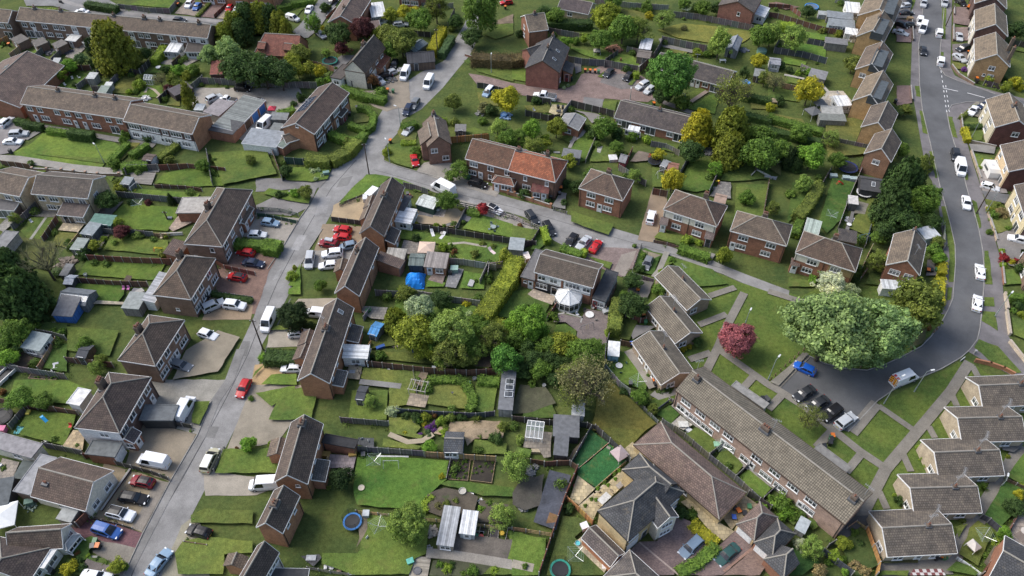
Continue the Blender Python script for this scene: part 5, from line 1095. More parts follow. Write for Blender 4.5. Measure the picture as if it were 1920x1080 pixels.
house('',(245,185),(275,60),3.4,2.8,.9,'orange','brown','',parent=P4,partname='porch',board=None);house('',(742,130),(770,60),(480,110),2.6,.2,'red',(.03,.03,.032),'',parent=P4,flat_=True,rm='felt')
P5=house('brown roofed cottage at the bottom edge with dark felted extension',(20,1180),(175,905),(-170,1160),4.8,2.4,'white',(.09,.07,.062),'0u w.5 w.8',wm='plain',mark='cottage at the bottom edge');house('',(385,1115),(400,1025),(70,1090),2.6,.5,'red',(.05,.05,.052),'',parent=P5,mono=True,rm='felt');house('',(-95,1030),(-55,935),3,2.7,.9,'orange','brown','',parent=P5,partname='porch',board=None)
P45=house('brown roofed cottage between the stone patio and the bottom edge',(200,760),(330,480),(-10,735),4.8,2.3,'orange',(.09,.07,.06),'0u n.3 n.7',chim=[(.5,.5,1,.8,.5,2)])
tile(960,810)
PL=house('plum roofed hipped bungalow with yellow brick walls',(910,96),(1554,657),(1759,454),2.5,2.5,'yellow',(.165,.122,.108),'0g w.6',h0=4.5,h1=4.5,name='bungalow',cat='bungalow',board='brown',rm='tile',mark='plum roofed bungalow',chim=[])
SL=house('slate roofed detached house with yellow brick walls and gabled bay',(868,820),(1290,450),(642,590),5,2.5,'yellow',(.065,.07,.078),'0g g.14 D.36 m.9;0u m.14 m.9',h0=4,h1=3.2,rm='tile',mark='slate roofed detached house',board='black')
house('',(826,282),(1110,520),(966,166),4.98,2.35,'yellow',(.065,.07,.078),'',h0=3.2,parent=SL,rm='tile',partname='wing',board='black');house('',(985,570),(1093,722),(1222,597),4.6,1.7,'cream',(.062,.066,.074),'1u m.5;1g m.5',parent=SL,rm='tile',wm='plain',partname='gabled_bay',board='white')
shed('garage with grey plum roof beside the slate house',(520,797),(737,1012),(846,906),2.4,1.3,(.33,.14,.07),(.115,.098,.095),'',name='garage',cat='garage',wm='brick',rm='tile',board='white')
house('grey roofed house at the bottom edge below the slate house',(676,1092),(905,1310),(1045,1030),3,2.2,'yellow',(.10,.092,.09),'',h0=3.2,rm='tile',mark='grey roofed bottom house')
shed('hipped plum roofed garage with white door',(1816,815),(1995,640),(1674,698),2.4,1.7,WALL['yellow'],(.16,.12,.108),'3g g.5',name='garage',cat='garage',wm='brick',rm='tile',h0=2.2,h1=2.2)
tile(1440,810)
shed('hipped slate roofed garage with white door',(32,952),(210,764),(-112,832),2.4,1.7,WALL['red'],(.066,.07,.077),'3g g.5',name='garage',cat='garage',wm='brick',rm='tile',h0=2.2,h1=2.2)
shed('slate roofed garage cut by the bottom edge',(118,1100),(240,985),(-70,985),2.4,1.6,WALL['red'],(.07,.074,.082),'',name='garage',cat='garage',wm='brick',rm='tile',h0=2.2)
gr_=(.135,.118,.10);wb2=(.36,.30,.22)
for i,(a,b_,c) in enumerate((((896,938),(1421,910),(764,594)),((1098,620),(1606,606),(956,318)),((1283,346),(1776,326),(1142,58)),((1455,78),(1940,66),(1312,-186)),((1612,-185),(2090,-205),(1476,-412)))):
 house(('grey brown roofed bungalow lowest of the right hand row, beside the orange lidded bin','grey brown roofed bungalow second from the bottom of the right hand row','grey brown roofed bungalow in the middle of the right hand row','grey brown roofed bungalow second from the top of the right hand row','grey brown roofed bungalow topmost of the right hand row')[i],a,b_,c,2.6,1.8,wb2,gr_,'3g w.72;0g w.2 d.5 w.75',rm='tile',name='bungalow',cat='bungalow',group='bungalow row',chim=[(.66,.5,.45,.4,.35,1)],aer=((.62,.5,.2),(.78,.7,1)),mark=('lowest right bungalow','fourth right bungalow','middle right bungalow','second right bungalow','topmost right bungalow')[i])
house('brick house with slate roof cut by the bottom right corner',(1650,1105),(1960,1290),8,4,2,'red','slate','',board='white',h0=0)
# ================================================================ short forms that also put the look into words
CW=dict(mid='mid green',dark='dark green',lime='lime green',yel='yellow green',gold='golden yellow',olive='olive green',blue='blue green',grey='grey green',pale='whitish green',blossom='white blossoming',pink='pink flowering',plum='dark purple leaved',twig='twiggy brown',fresh='fresh green',bright='bright green',conif='yellow tinged',rust='rusty brown',red='deep red',apple='light green',straw='straw coloured',purple='purple flowering',deep='blackish green')
KW=dict(round='round crowned tree',loose='open crowned tree',big='broad dense tree',soft='slender leafy tree',conifer='bushy conifer',cone='pointed conifer',column='narrow upright conifer',twiggy='sparse twiggy tree',bare='leafless branching tree',shrub='bushy tree',spiky='spiky leaved plant')
def T(x,y,r,col='mid',kind='round',asp=1.0,**k):
 m=r/ppm((x,y),3);tree(('tall ' if m>4.2 else 'small ' if m<1.7 else '')+CW[col]+' '+KW[kind],kind,x,y,r,col,asp,**k)
def S(*rows):
 for x,y,r,*c in rows:
  col=c[0] if c else 'mid';kind=c[1] if len(c)>1 else 'shrub';m=r/ppm((x,y),.5)
  shrub(('large ' if m>1.5 else 'small ' if m<.6 else '')+CW[col]+(' bush' if kind=='shrub' else ' pointed bush' if kind in('cone','column') else ' spiky plant'),x,y,r,col,.95 if kind=='shrub' else 1.5,kind)
def HG(pts,col='mid',w=1.0,h=1.5,**k):hedge(('high ' if h>1.9 else 'low ' if h<1.1 else '')+CW[col]+' garden hedge',pts,w,h,col,**k)
FW=dict(grey='weathered grey',dark='dark stained',brown='brown',red='red brown',tan='pale tan',orange='new orange brown',slate='blue grey',pale='pale silvery',green='dark green',white='white')
def FN(pts,col='grey',h=1.7,kind='panel',post=(.30,.29,.27),**k):fence(FW[col]+(' panel fence' if kind=='panel' else ' boarded fence' if kind=='clad' else ' post and rail fence' if kind=='rail' else ' picket fence'),pts,h,col,kind,post,**k)
VW=dict(hatch='hatchback',saloon='saloon',estate='estate car',suv='tall car',mpv='people carrier',van='high roofed van',smallvan='small van',pickup='pickup',coupe='sports car')
PW=dict(pale_blue='pale blue',dkred='dark red',steel='steel blue',cobalt='bright blue',gold='gold',dark='charcoal')
def V(kind,col,x0,y0,x1,y1,extra='',**k):car((PW.get(col,col)+' '+VW[kind]+' parked'+(' '+extra if extra else '')),kind,col,x0,y0,x1,y1,**k)
def BN(*rows):
 for x,y,*c in rows:wbin('black wheelie bin with %s lid'%(c[0] if c else 'orange') if not c or c[0]!='green' else 'green wheelie bin',x,y,c[0] if c else 'orange','green' if c and c[0]=='green' else 'black')
PATIO,CONC,DIRT,SLATE=(.34,.285,.2),(.26,.245,.215),(.075,.055,.038),(.12,.118,.13)
def patio(pts,c=PATIO,m='slabs',look='paved garden patio'):return sheet('patio',pts,m,c,look)
def soil(pts,c=DIRT,look='bare earth garden bed'):return sheet('soil_bed',pts,'soil',c,look)
# ================================================================ top left
tile(0,0,1)
sheet('road',[(40,-10),(185,-10),(235,18),(310,28),(420,38),(440,55),(420,62),(545,62),(560,50),(585,20),(605,-10),(645,-10),(622,20),(598,55),(578,72),(540,74),(400,60),(250,38),(140,24),(100,12),(50,12)],'asphalt',(.17,.168,.165),'grey road behind the long top left terrace')
strip('pavement',[(110,-2),(140,10),(230,26),(420,42)],1.5,'asphalt',(.22,.21,.2),'footway along the upper left road')
lawn([(25,287),(60,270),(82,250),(140,255),(215,268),(225,275),(192,315),(135,311),(32,295)],(.10,.17,.03),'open green of bright mown grass')
strip('path',[(-5,297),(32,299),(135,315),(225,324),(300,318)],2.2,'concrete',(.25,.235,.21),'pale path below the open green')
strip('path',[(60,236),(120,246),(215,262),(290,275)],1.8,'concrete',(.17,.16,.15),'path in front of the red brick terrace');strip('path',[(48,262),(75,246)],1.6,'concrete',(.2,.19,.175),'path beside the parked cars')
sheet('car_park',[(-5,222),(25,230),(58,248),(40,275),(25,287),(-5,292)],'asphalt',(.20,.185,.18),'small parking area at the left edge')
tile(0,0)
sheet('driveway',[(1310,105),(1390,22),(1560,20),(1475,125)],'block_paving',(.24,.2,.165),'brown drive with white and blue cars at the top');sheet('driveway',[(1500,130),(1585,20),(1705,40),(1610,140)],'block_paving',(.19,.125,.115),'empty red brown drive at the top');sheet('driveway',[(1625,142),(1715,40),(1850,60),(1750,152)],'gravel',(.29,.235,.175),'sandy drive with red and silver cars at the top')
for q in([(970,40),(1110,-20),(1340,5),(1275,65)],[(190,440),(285,362),(355,345),(262,440)],[(345,465),(405,405),(500,372),(405,470)],[(60,440),(165,345),(205,342),(100,440)],[(430,655),(570,525),(665,560),(570,672)],[(668,685),(858,572),(885,590),(745,695)],[(830,702),(925,572),(1065,590),(1000,712)],[(1035,725),(1100,645),(1245,650),(1225,745)],[(1250,792),(1290,722),(1355,740),(1352,802)],[(0,320),(50,310),(20,360),(0,365)],[(960,540),(1010,480),(1130,470),(1060,540)],[(1120,550),(1180,490),(1300,480),(1290,560)],[(1350,510),(1400,460),(1460,500),(1420,540)]):lawn(q,rnd.choice((G_LAWN,(.075,.135,.025),G_YEL)),'small back garden lawn')
for q in([(100,340),(240,300),(330,300),(280,350)],[(490,430),(600,330),(660,350),(560,450)],[(1190,480),(1300,440),(1330,490),(1240,490)],[(1360,470),(1450,440),(1500,450),(1400,500)]):patio(q,(.24,.22,.195),'slabs','grey paved yard behind the top terrace')
strip('path',[(1090,700),(1110,660),(1160,680),(1200,720),(1180,740)],.7,'gravel',(.36,.3,.23),'curved pale garden path')
FN([(90,445),(245,320)],'tan',1.7);FN([(0,345),(75,305)],'orange',1.6);FN([(270,455),(385,345)],'grey');FN([(400,480),(500,380)],'grey');FN([(415,640),(560,530),(690,530)],'brown',1.6);FN([(590,680),(720,580)],'grey');FN([(700,690),(800,690),(905,580)],'grey');FN([(740,570),(900,550),(1060,570)],'dark',1.7);FN([(1060,560),(1130,490),(1200,400)],'dark');FN([(1300,510),(1365,450)],'brown');FN([(1520,630),(1720,640),(1930,655)],'grey',1.9);FN([(1200,775),(1280,700)],'dark');FN([(900,70),(1130,100),(1280,105),(1350,20)],'grey',1.7);FN([(1610,140),(1710,45)],'red',1.2);FN([(1430,690),(1530,610)],'grey',1.8)
HG([(120,915),(185,925)],'dark',1.6,1.6);HG([(180,940),(325,960)],'dark',1.6,1.8);HG([(360,985),(515,1005)],'mid',1.5,1.6);HG([(525,1010),(705,1030)],'dark',2,2.4);HG([(220,75),(415,85)],'lime',1.4,1.0);HG([(650,40),(880,75)],'dark',2.4,2.0);HG([(1235,365),(1160,470)],'lime',2.0,2.0);HG([(1480,125),(1570,30)],'olive',1,.9)
T(855,372,145,'conif','conifer',1.12,mark='big yellow tinged conifer');T(685,350,48,'deep','column',1.25)
for x,y,r,c in((1690,280,78,'conif'),(1760,205,85,'conif'),(1845,150,90,'dark'),(1905,150,80,'conif'),(1810,250,80,'dark')):T(x,y,r,c,'conifer',1.05)
T(1570,415,85,'grey','soft');T(1715,385,100,'grey','soft');T(1790,510,130,'dark','round',.9);T(1640,420,70,'mid');T(1870,480,110,'dark','round',.9);T(520,492,55,'fresh');T(455,562,46,'lime','shrub');T(610,448,48,'blue','shrub');T(1035,425,50,'olive');T(1085,400,50,'dark');T(1200,592,58,'twig','twiggy');T(1410,725,54,'conif','cone',1.7)
S((700,470,40,'dark'),(1250,530,40,'dark'),(1262,672,42,'plum'),(1320,640,40,'olive'),(1048,640,50,'lime'),(1400,572,38,'yel'),(1330,530,50,'fresh'),(1450,530,50),(1050,590,36,'olive'),(1290,590,45,'olive'),(970,690,26,'lime'),(1020,690,24,'mid'),(1240,710,20,'yel'),(940,940+80,40,'mid'),(1120,1035,45,'dark'),(930,1055,36,'mid'),(700,555,30,'dark'),(560,640,22,'dark'))
V('suv','white',1440,10,1402,55,'at the top',far=True);V('hatch','blue',1505,25,1452,78,far=True);V('hatch','red',1745,32,1698,92,far=True);V('saloon','silver',1808,38,1755,95,far=True);V('saloon','white',660,92,568,82,'behind the long terrace',far=True);V('suv','black',1755,660,1890,668,'by the dark fence');V('suv','silver',1555,760,1655,715,'in the garage court');V('pickup','white',1755,755,1660,745,'in the garage court');V('suv','white',0,955,95,880,'at the left edge');V('suv','silver',65,1012,215,1000,'beside the green');V('saloon','white',20,1062,170,1062,'beside the green');V('hatch','dark',1310,150,1385,155,far=True)
BN((1340,50),(548,355),(602,345,'grey'),(75,350),(325,310,'green'),(1140,360),(905,1000),(120,870))
shed('small pale roofed shed in the fenced garden',(640,588),(705,592),2.6,2,.3,(.3,.3,.28),(.42,.44,.43),'3g d.5',mono=True);shed('low green roofed shed behind the red brick terrace',(722,698),(792,702),3,1.7,.4,(.2,.22,.2),(.22,.26,.23),'',mono=True);shed('white roofed lean-to shed behind the red brick terrace',(770,655),(822,658),2.2,1.7,.3,(.3,.3,.3),(.5,.52,.5),'',mono=True)
glasshouse('small aluminium greenhouse in a back garden, top left',(1090,635),(1150,640),2.2);shed('dark flat shed beside the pointed conifer',(1310,720),(1450,660),3.5,1.8,.4,(.05,.04,.04),(.09,.08,.085),'',mono=True);shed('white rooved hut beside the silver car',(1450,825),(1520,828),2.4,1.7,.3,(.4,.42,.42),(.42,.45,.46),'',mono=True);heap('white and grey heap of bathroom ware by the gable',1090,745,40,(.5,.5,.5));heap('pile of dark garden clutter by the yellow cloth',390,395,45,(.08,.08,.09));heap('heap of dark bags on the yard',520,395,40,(.07,.07,.08));shed('white framed garden swing hut',(385,470),(440,470),2,1.3,.3,(.35,.37,.38),(.38,.4,.4),'',mono=True)
tabl('round white table among the back gardens',1195,522,.7);chair('white plastic lawn chair',548,600,.4,(.6,.6,.58));chair('white plastic lawn chair',600,592,2,(.6,.6,.58));chair('white plastic lawn chair',495,648,1,(.6,.6,.58))
# motorbike on the upper road
mt=empty('motorbike',at((462,28),.0),-.5)
for s_ in(-.65,.65):MB().tube((s_,-.08,.32),(s_,.08,.32),.32,12).build('wheel','tyre',mt)
MB().box(-.7,.6,-.14,.14,.45,.85).box(-.2,.35,-.2,.2,.85,1.02).build('body','black',mt);MB().box(-.65,-.05,-.15,.15,.86,.95).build('seat','black',mt);MB().tube((.5,-.38,1.1),(.5,.38,1.1),.025,5).build('handlebar','black',mt);reg(mt,'dark motorbike crossing the upper left road','motorbike',None,full((462,28)))
# ================================================================ top middle left
tile(480,0)
lawn([(180,110),(340,40),(460,0),(420,40),(350,80),(300,130)],G_LAWN,'grass verge at the top road bend');lawn([(500,560),(560,540),(540,590)],G_LAWN,'small lawn behind the timbered house');lawn([(735,870),(800,845),(860,870),(840,920),(740,930)],(.11,.14,.04),'little lawn inside the curved hedge');lawn([(1700,260),(1800,190),(1930,180),(1930,260),(1800,300)],G_LAWN,'lawn beside the lane');lawn([(1555,460),(1640,440),(1930,470),(1930,620),(1670,545)],G_LAWN,'grass below the brown hedge');lawn([(1660,700),(1790,700),(1820,800),(1680,790)],G_YEL,'lawn with the blue camper van');lawn([(1060,990),(1100,960),(1210,1010),(1200,1060),(1090,1060)],G_YEL,'grassy parking spot of the silver car');lawn([(1490,1000),(1640,960),(1740,1000),(1540,1030)],G_LAWN,'garden lawn above the orange fence');soil([(1760,180),(1930,110),(1930,180),(1800,190)],(.16,.12,.08),'sandy bare ground near the top lane')
sheet('yard',[(560,480),(640,420),(740,420),(660,510),(590,560)],'concrete',(.15,.145,.14),'dark yard behind the timbered house')
FN([(-10,645),(200,660),(460,665)],'grey',1.9,mark='grey fence of the garage court');FN([(580,615),(720,650),(870,670)],'dark',1.7);FN([(390,485),(590,540)],'tan',1.6);FN([(1450,1075),(1750,1050)],'orange',1.8);FN([(1170,270),(1310,280)],'dark',1.6);FN([(1080,40),(1330,70),(1480,60)],'pale',1.6);FN([(1440,210),(1490,100)],'dark',1.6);FN([(1660,660),(1710,665),(1930,720)],'dark',1.6);wall('low brick wall by the parked estate cars at the top',[(530,140),(600,70)],.8);wall('curved low stone wall',[(1570,420),(1640,440)],.6)
for x,y,r,c,k,a in((40,140,85,'conif','conifer',1.1),(110,150,80,'dark','conifer',1.1),(180,190,75,'conif','conifer',1.1),(225,235,55,'conif','cone',1.5),(430,175,68,'fresh','loose',1.2),(615,265,92,'dark','round',1.1),(790,215,82,'plum','round',1.15),(640,360,60,'plum','shrub',.9),(330,400,75,'olive','round',1),(285,455,65,'yel','round',1),(400,515,58,'yel','shrub',1),(475,535,48,'gold','shrub',1),(310,520,60,'yel','round',1),(900,262,50,'yel','shrub',1),(990,260,80,'olive','round',1),(1090,300,115,'olive','big',.9),(1000,370,75,'mid','round',1),(1230,150,90,'mid','round',1),(1110,90,65,'gold','soft',.9),(1010,110,62,'yel','soft',.8),(1190,90,50,'gold','shrub',.9),(1350,55,100,'olive','loose',1),(1680,85,130,'mid','big',1.25),(1620,275,76,'dark','round',.9),(525,400,36,'apple','loose',1.2),(55,530,130,'dark','round',.9),(180,560,110,'dark','round',.95),(880,602,46,'rust','shrub',1),(1880,745,96,'gold','round',1.05),(1830,970,85,'apple','loose',1),(1890,1040,70,'mid','round',1),(1830,1060,50,'olive','loose',1),(1500,160,55,'dark','round',1),(520,60,40,'dark','shrub',1)):T(x,y,r,c,k,a,mark='golden yellow round tree' if c=='gold' and k=='round' else 'purple leaved tree' if c=='plum' and k=='round' else None)
HG([(0,90),(130,75)],'dark',2,1.8);HG([(165,75),(260,50)],'mid',1.8,1.7);HG([(270,40),(430,10)],'mid',1.8,1.7);HG([(640,670),(780,720),(970,760)],'mid',2.2,1.8);HG([(765,815),(835,825),(885,880),(870,955),(830,985),(700,945)],'mid',1.5,1.6,mark='curved clipped hedge');HG([(555,1010),(640,1050),(770,1070),(815,1010)],'mid',2,1.7);HG([(170,870),(290,830)],'mid',2.2,1.8);HG([(1320,400),(1400,230)],'gold',2.6,2.6);HG([(1390,420),(1470,290)],'blue',2,2);hedge('massive brownish overgrown hedge',[(1620,450),(1920,465),(2060,440)],4,2.6,(.10,.078,.045),rough=.5,mark='massive brown hedge');HG([(1100,965),(1205,930)],'mid',2,1.6);HG([(1090,1080),(1200,1075)],'lime',1.4,1)
S((500,212,22,'gold'),(335,735,40,'dark'),(940,700,55),(540,600,28,'fresh'),(480,620,40,'mid'),(290,620,30,'mid'),(1710,815,50,'twig'),(1760,835,50,'dark'),(1490,920,40,'olive'),(1410,915,36,'lime'),(1700,910,36,'mid'),(690,1065,40,'olive'),(280,780,26,'dark'),(1470,210,36,'olive'),(350,310,28,'gold'))
V('smallvan','white',225,125,325,152,'at the road bend',far=True);V('saloon','white',415,40,380,100,'on the verge',far=True);V('hatch','black',550,45,500,85,far=True);V('hatch','dark',590,0,550,25,far=True);V('hatch','silver',480,255,500,270,far=True);V('van','white',1150,500,1088,620,'beside the garage drive');V('suv','silver',870,580,965,630,'by the rusty bush');V('hatch','silver',1040,535,970,560,'with its bonnet dismantled');V('saloon','black',1000,560,920,575);V('hatch','dark',1045,455,1030,500,far=True);V('estate','silver',1040,185,1130,180,'under the golden bushes',far=True);V('saloon','silver',1180,935,1105,1015,'on the grass by the hedge');V('van','white',100,905,25,975,'in the garage court');V('hatch','white',45,740,-15,810,'in the garage court',roofcol='black');V('estate','navy',1150,800,1125,845,'by the road');V('hatch','red',1905,15,1850,20,far=True);V('mpv','pale_blue',1770,660,1715,720,'with white roof, on a lawn',roofcol='white',label='old blue and white camper van on the lawn by the golden tree')
V('van','white',1330,560,1260,690,'on the road shoulder');V('suv','grey',1215,745,1165,820,'on the road shoulder')
shed('grey garden shed beside the white van in the court',(95,980),(170,990),3,2,.3,(.12,.125,.12),(.16,.17,.165),'',mono=True);shed('grey low shed by the red parasol',(100,895),(230,900),2.6,1.8,.3,(.13,.14,.135),(.18,.19,.19),'',mono=True);shed('old grey shed behind the orange fence',(1490,985),(1575,985),2.5,1.9,.3,(.13,.12,.11),(.17,.165,.16),'0g D.5',mono=True)
gazebo('red parasol standing in the garage court',130,855,.9,(.5,.05,.08),h=1.6,name='parasol',cat='parasol');tramp('green edged trampoline behind the timbered house',558,475,60,(.02,.2,.16));BN((990,692),(1030,700,'green'),(1010,1075),(948,745,'grey'),(760,825,'grey'),(1870,70),(705,870,'grey'));lamp('grey street lamp at the junction verge',1085,945,5.2,2.6);lamp('grey street lamp on the grass by the brick close',1765,550,5,1.5);pole('dark telegraph pole by the golden hedge',1365,430,8.2)
heap('scrap pile of car parts in front of the timbered house',1000,600,50,(.12,.12,.12));heap('heap of white bags by the van',1085,525,30,(.5,.5,.5));heap('jumble of blue and white tubs in the garden',1880,880,50,(.2,.3,.45));heap('stones and broken slabs heap',1690,850,40,(.2,.2,.19));pot('white tub on the lawn',1520,1035,.4,.4,(.6,.6,.6))
pool('blue round tub among the garden clutter',1860,870,26,(.1,.25,.55),.6,lid=(.2,.35,.6))
# ================================================================ top right of centre
tile(960,0)
for q,c in(([(330,215),(420,170),(600,200),(620,260),(480,265)],G_LAWN),([(420,360),(560,380),(900,420),(960,500),(700,470),(520,410)],(.095,.165,.03)),([(760,290),(960,310),(940,345),(820,350)],G_LAWN),([(0,440),(110,430),(100,620),(0,600)],(.095,.165,.03)),([(340,640),(460,640),(430,660),(360,665)],G_LAWN),([(1090,230),(1270,180),(1500,200),(1840,250),(1720,330),(1500,330),(1240,290)],(.13,.155,.035)),([(790,70),(960,90),(1060,130),(940,180),(860,130)],G_YEL),([(680,770),(790,760),(770,840),(680,830)],G_LAWN),([(640,580),(690,540),(680,590)],G_LAWN),([(870,640),(920,580),(940,590),(900,645)],G_LAWN),([(1300,720),(1410,660),(1470,690),(1350,760)],G_LAWN),([(1310,820),(1480,720),(1560,700),(1520,860)],(.095,.165,.03)),([(90,800),(280,790),(290,850),(130,850)],G_YEL),([(1180,370),(1320,390),(1300,420),(1200,400)],G_YEL),([(360,1040),(440,1010),(480,1050),(430,1080)],G_LAWN),([(470,1080),(530,1000),(620,1030),(610,1080)],(.10,.17,.03)),([(1780,760),(1930,790),(1930,830),(1790,820)],G_YEL),([(1770,900),(1930,930),(1930,990),(1800,960)],G_LAWN)):lawn(q,c,'rough garden lawn')
patio([(275,850),(300,790),(430,800),(360,885)],(.42,.36,.22),'slabs','pale yellow paved patio');sheet('yard',[(440,830),(640,860),(700,890),(600,930),(540,860)],'gravel',(.2,.185,.17),'gravel yard beside the brick garage');sheet('yard',[(450,450),(510,450),(520,540),(480,560)],'concrete',(.15,.145,.14),'dark yard at the side of the brick house');strip('path',[(440,1075),(520,1020),(560,960)],.9,'concrete',(.28,.26,.24),'curved pale path to the brick garage');strip('path',[(1460,690),(1340,770)],1.1,'concrete',(.26,.2,.16),'short brown path across the lawn')
sheet('yard',[(1100,300),(1130,290),(1150,340),(1400,390),(1380,410),(1130,360)],'gravel',(.19,.18,.165),'narrow yard inside the tall grey fence')
FN([(420,470),(520,490),(690,500),(850,530),(940,545)],'grey',2.0);FN([(950,555),(1060,450),(1130,330)],'dark',2.2);FN([(1120,320),(1300,360),(1490,400)],'grey',2.0);FN([(1210,130),(1400,150),(1840,240)],'grey',1.8,mark='long grey fence at the top');FN([(620,30),(880,60),(1170,80)],'pale',1.7);FN([(280,250),(500,290)],'grey',1.7);FN([(860,390),(940,410)],'grey');FN([(440,800),(760,880)],'dark',1.9);FN([(110,760),(290,790)],'dark',1.8);FN([(100,870),(270,910),(360,900)],'dark',1.7);FN([(380,870),(435,800)],'pale',1.6);FN([(790,420),(700,480),(690,510)],'dark',1.7)
for x,y,r,c,k,a in((330,125,66,'mid','round',1.1),(240,100,60,'dark','round',1),(705,125,100,'yel','round',1.1),(835,210,105,'mid','round',1),(950,220,95,'olive','loose',1),(660,300,88,'mid','round',.9),(545,290,36,'lime','shrub',1),(400,320,55,'fresh','shrub',1),(1145,145,80,'apple','loose',.8),(1435,60,60,'mid','round',1),(1560,325,88,'apple','soft',1.25),(1870,270,90,'mid','round',.9),(1205,560,158,'bright','big',1.2),(1135,720,70,'dark','round',.9),(1650,700,155,'olive','twiggy',1.0),(1850,455,60,'gold','round',1),(690,960,85,'mid','round',1),(335,955,74,'yel','round',1),(150,970,75,'fresh','soft',1),(50,1030,70,'mid','loose',1),(1400,975,110,'gold','conifer',1.1),(1640,1000,135,'conif','conifer',1.15),(1850,1040,110,'mid','round',1),(1740,660,80,'twig','twiggy',1),(1290,30,45,'mid','round',1),(760,15,60,'mid','round',1),(1540,60,50,'dark','round',1),(1900,580,60,'olive','loose',1)):T(x,y,r,c,k,a,mark='bright green round tree' if c=='bright' else None)
HG([(190,190),(420,190),(600,190)],'dark',3,2.6);HG([(1720,720),(1940,770)],'dark',2,1.8);HG([(1700,860),(1940,920)],'dark',2,1.8);HG([(910,570),(950,565)],'lime',1.6,1.6)
S((1030,120,34,'gold'),(480,310,36,'mid'),(1275,775,70),(1390,395,40,'lime'),(1460,410,30),(860,520,36,'dark'),(1010,60,50),(240,300,40,'dark'),(560,960,30,'dark'),(610,1010,50,'dark'),(780,1000,60,'dark'),(250,1040,40,'lime'),(180,760,40,'dark'),(900,150,26,'gold'),(1290,215,26,'twig'),(1380,60,40,'dark'),(1180,590,40,'dark'),(1100,640,50,'mid'),(1740,550,45,'dark'),(60,250,36,'dark'),(900,1030,45),(1010,1050,40,'lime'),(390,660,16,'pale'),(420,640,14,'pale'),(1500,400,30,'olive'))
heap('pile of rusty cut branches on the lawn',765,372,62,(.22,.11,.07),n=50);heap('white bags by the shed corner',968,498,22,(.5,.5,.48));heap('tub and bags behind the workshop',1740,380,36,(.12,.14,.17));pool('low round blue paddling pool',780,422,22,(.08,.2,.5),.25,lid=(.3,.4,.5));pool('round pool with bright blue cover',1745,635,38,(.2,.35,.55),.8,lid=(.08,.3,.7));gazebo('grey thatched bird table on the lawn',635,410,.9,(.32,.3,.26),h=1.2,name='bird_table',cat='bird table');crate('small brick chimney incinerator on the lawn',815,462,.4,.4,1.0,(.25,.1,.06),mat='brick',lid=False,name='incinerator',cat='incinerator',group=None);tabl('white garden table behind the upper terrace',1578,468,rect=(1.6,.9));pool('large dome of pale green netting',1870,395,36,(.2,.35,.28),.9,lid=(.25,.4,.33),name='domed_cover');pool('big round above ground pool by the golden conifers',1720,890,45,(.3,.38,.42),.9,lid=(.1,.16,.2))
V('saloon','dark',755,515,695,575,'in the paved close');V('hatch','black',895,550,845,600,'in the paved close');V('suv','silver',1010,625,945,660,'under the bright tree');V('hatch','silver',1050,660,1010,690,'half under the bright tree')
# flatbed truck
fl=car('white flatbed truck with ladder on its rails, parked below the brick house','pickup','white',350,742,140,712,s=1.15);lb_=MB()
for y_ in(-.75,.75):lb_.box(-2.4,-.2,y_-.03,y_+.03,1.2,1.28)
for i in range(10):lb_.box(-2.4+i*.23,-2.35+i*.23,-.72,.72,1.21,1.26)
lb_.build('ladder_rails','alloy',fl)
BN((548,545),(585,548,'orange'),(622,550),(648,555,'green'),(440,590),(445,610,'black'),(345,820,'black'),(380,825,'black'),(1062,795),(755,960,'grey'));lamp('street lamp by the lower bungalow terrace',1278,825,4.6,3.1);lamp('street lamp beside the pink brick close',885,748,2.6,1.5)
tabl('dark table on the yellow patio',350,850,rect=(1.2,.9),col=(.05,.05,.05))
chair('white chair on the small lawn by the patio',168,838,1,(.6,.6,.6));rotary('rotary airer on the lawn near the rusty branches',520,230);rotary('rotary airer near the hedge at the top',1300,110)
# ================================================================ top right
tile(1440,0)
for q,c in(([(240,140),(430,150),(450,215),(320,195),(220,170)],G_LAWN),([(280,245),(440,260),(430,310),(290,290)],(.09,.17,.03)),([(110,370),(250,330),(430,360),(430,450),(200,380)],(.085,.17,.028)),([(120,430),(290,470),(270,510),(110,480)],(.1,.18,.03)),([(0,660),(200,690),(230,770),(0,740)],G_LAWN),([(0,900),(400,1010),(400,1060),(0,950)],G_YEL),([(130,570),(240,610),(220,640),(140,620)],G_LAWN),([(20,860),(260,900),(280,940),(60,910)],G_YEL),([(1380,475),(1480,490),(1470,530),(1385,520)],G_YEL),([(1450,920),(1630,930),(1600,1060),(1500,1070)],G_LAWN),([(1830,350),(1930,370),(1930,400),(1830,380)],G_LAWN),([(0,30),(60,20),(240,60),(130,80)],(.14,.11,.08))):lawn(q,c,'long narrow back garden lawn')
for q,c in(([(960,320),(1070,325),(1075,160),(960,150)],(.2,.14,.13)),([(950,0),(1070,0),(1060,140),(960,150)],(.12,.115,.115)),([(960,650),(1070,650),(1080,780),(960,800)],(.19,.13,.12)),([(1385,60),(1510,60),(1510,200),(1385,180)],(.2,.145,.13)),([(1385,210),(1510,210),(1520,310),(1380,310)],(.22,.165,.15)),([(1380,340),(1520,330),(1510,470),(1380,460)],(.17,.15,.145)),([(1450,860),(1560,770),(1640,800),(1600,890)],(.24,.22,.18))):sheet('driveway',q,'block_paving',c,'paved front drive')
patio([(440,690),(560,690),(630,770),(560,840),(400,800)],(.38,.34,.28),'slabs','cluttered pale patio behind the fourth semi');strip('path',[(120,568),(230,590),(270,600)],.9,'concrete',(.34,.32,.28),'curved pale garden path');strip('path',[(400,640),(450,700),(400,760)],.9,'concrete',(.34,.32,.28),'curved pale garden path')
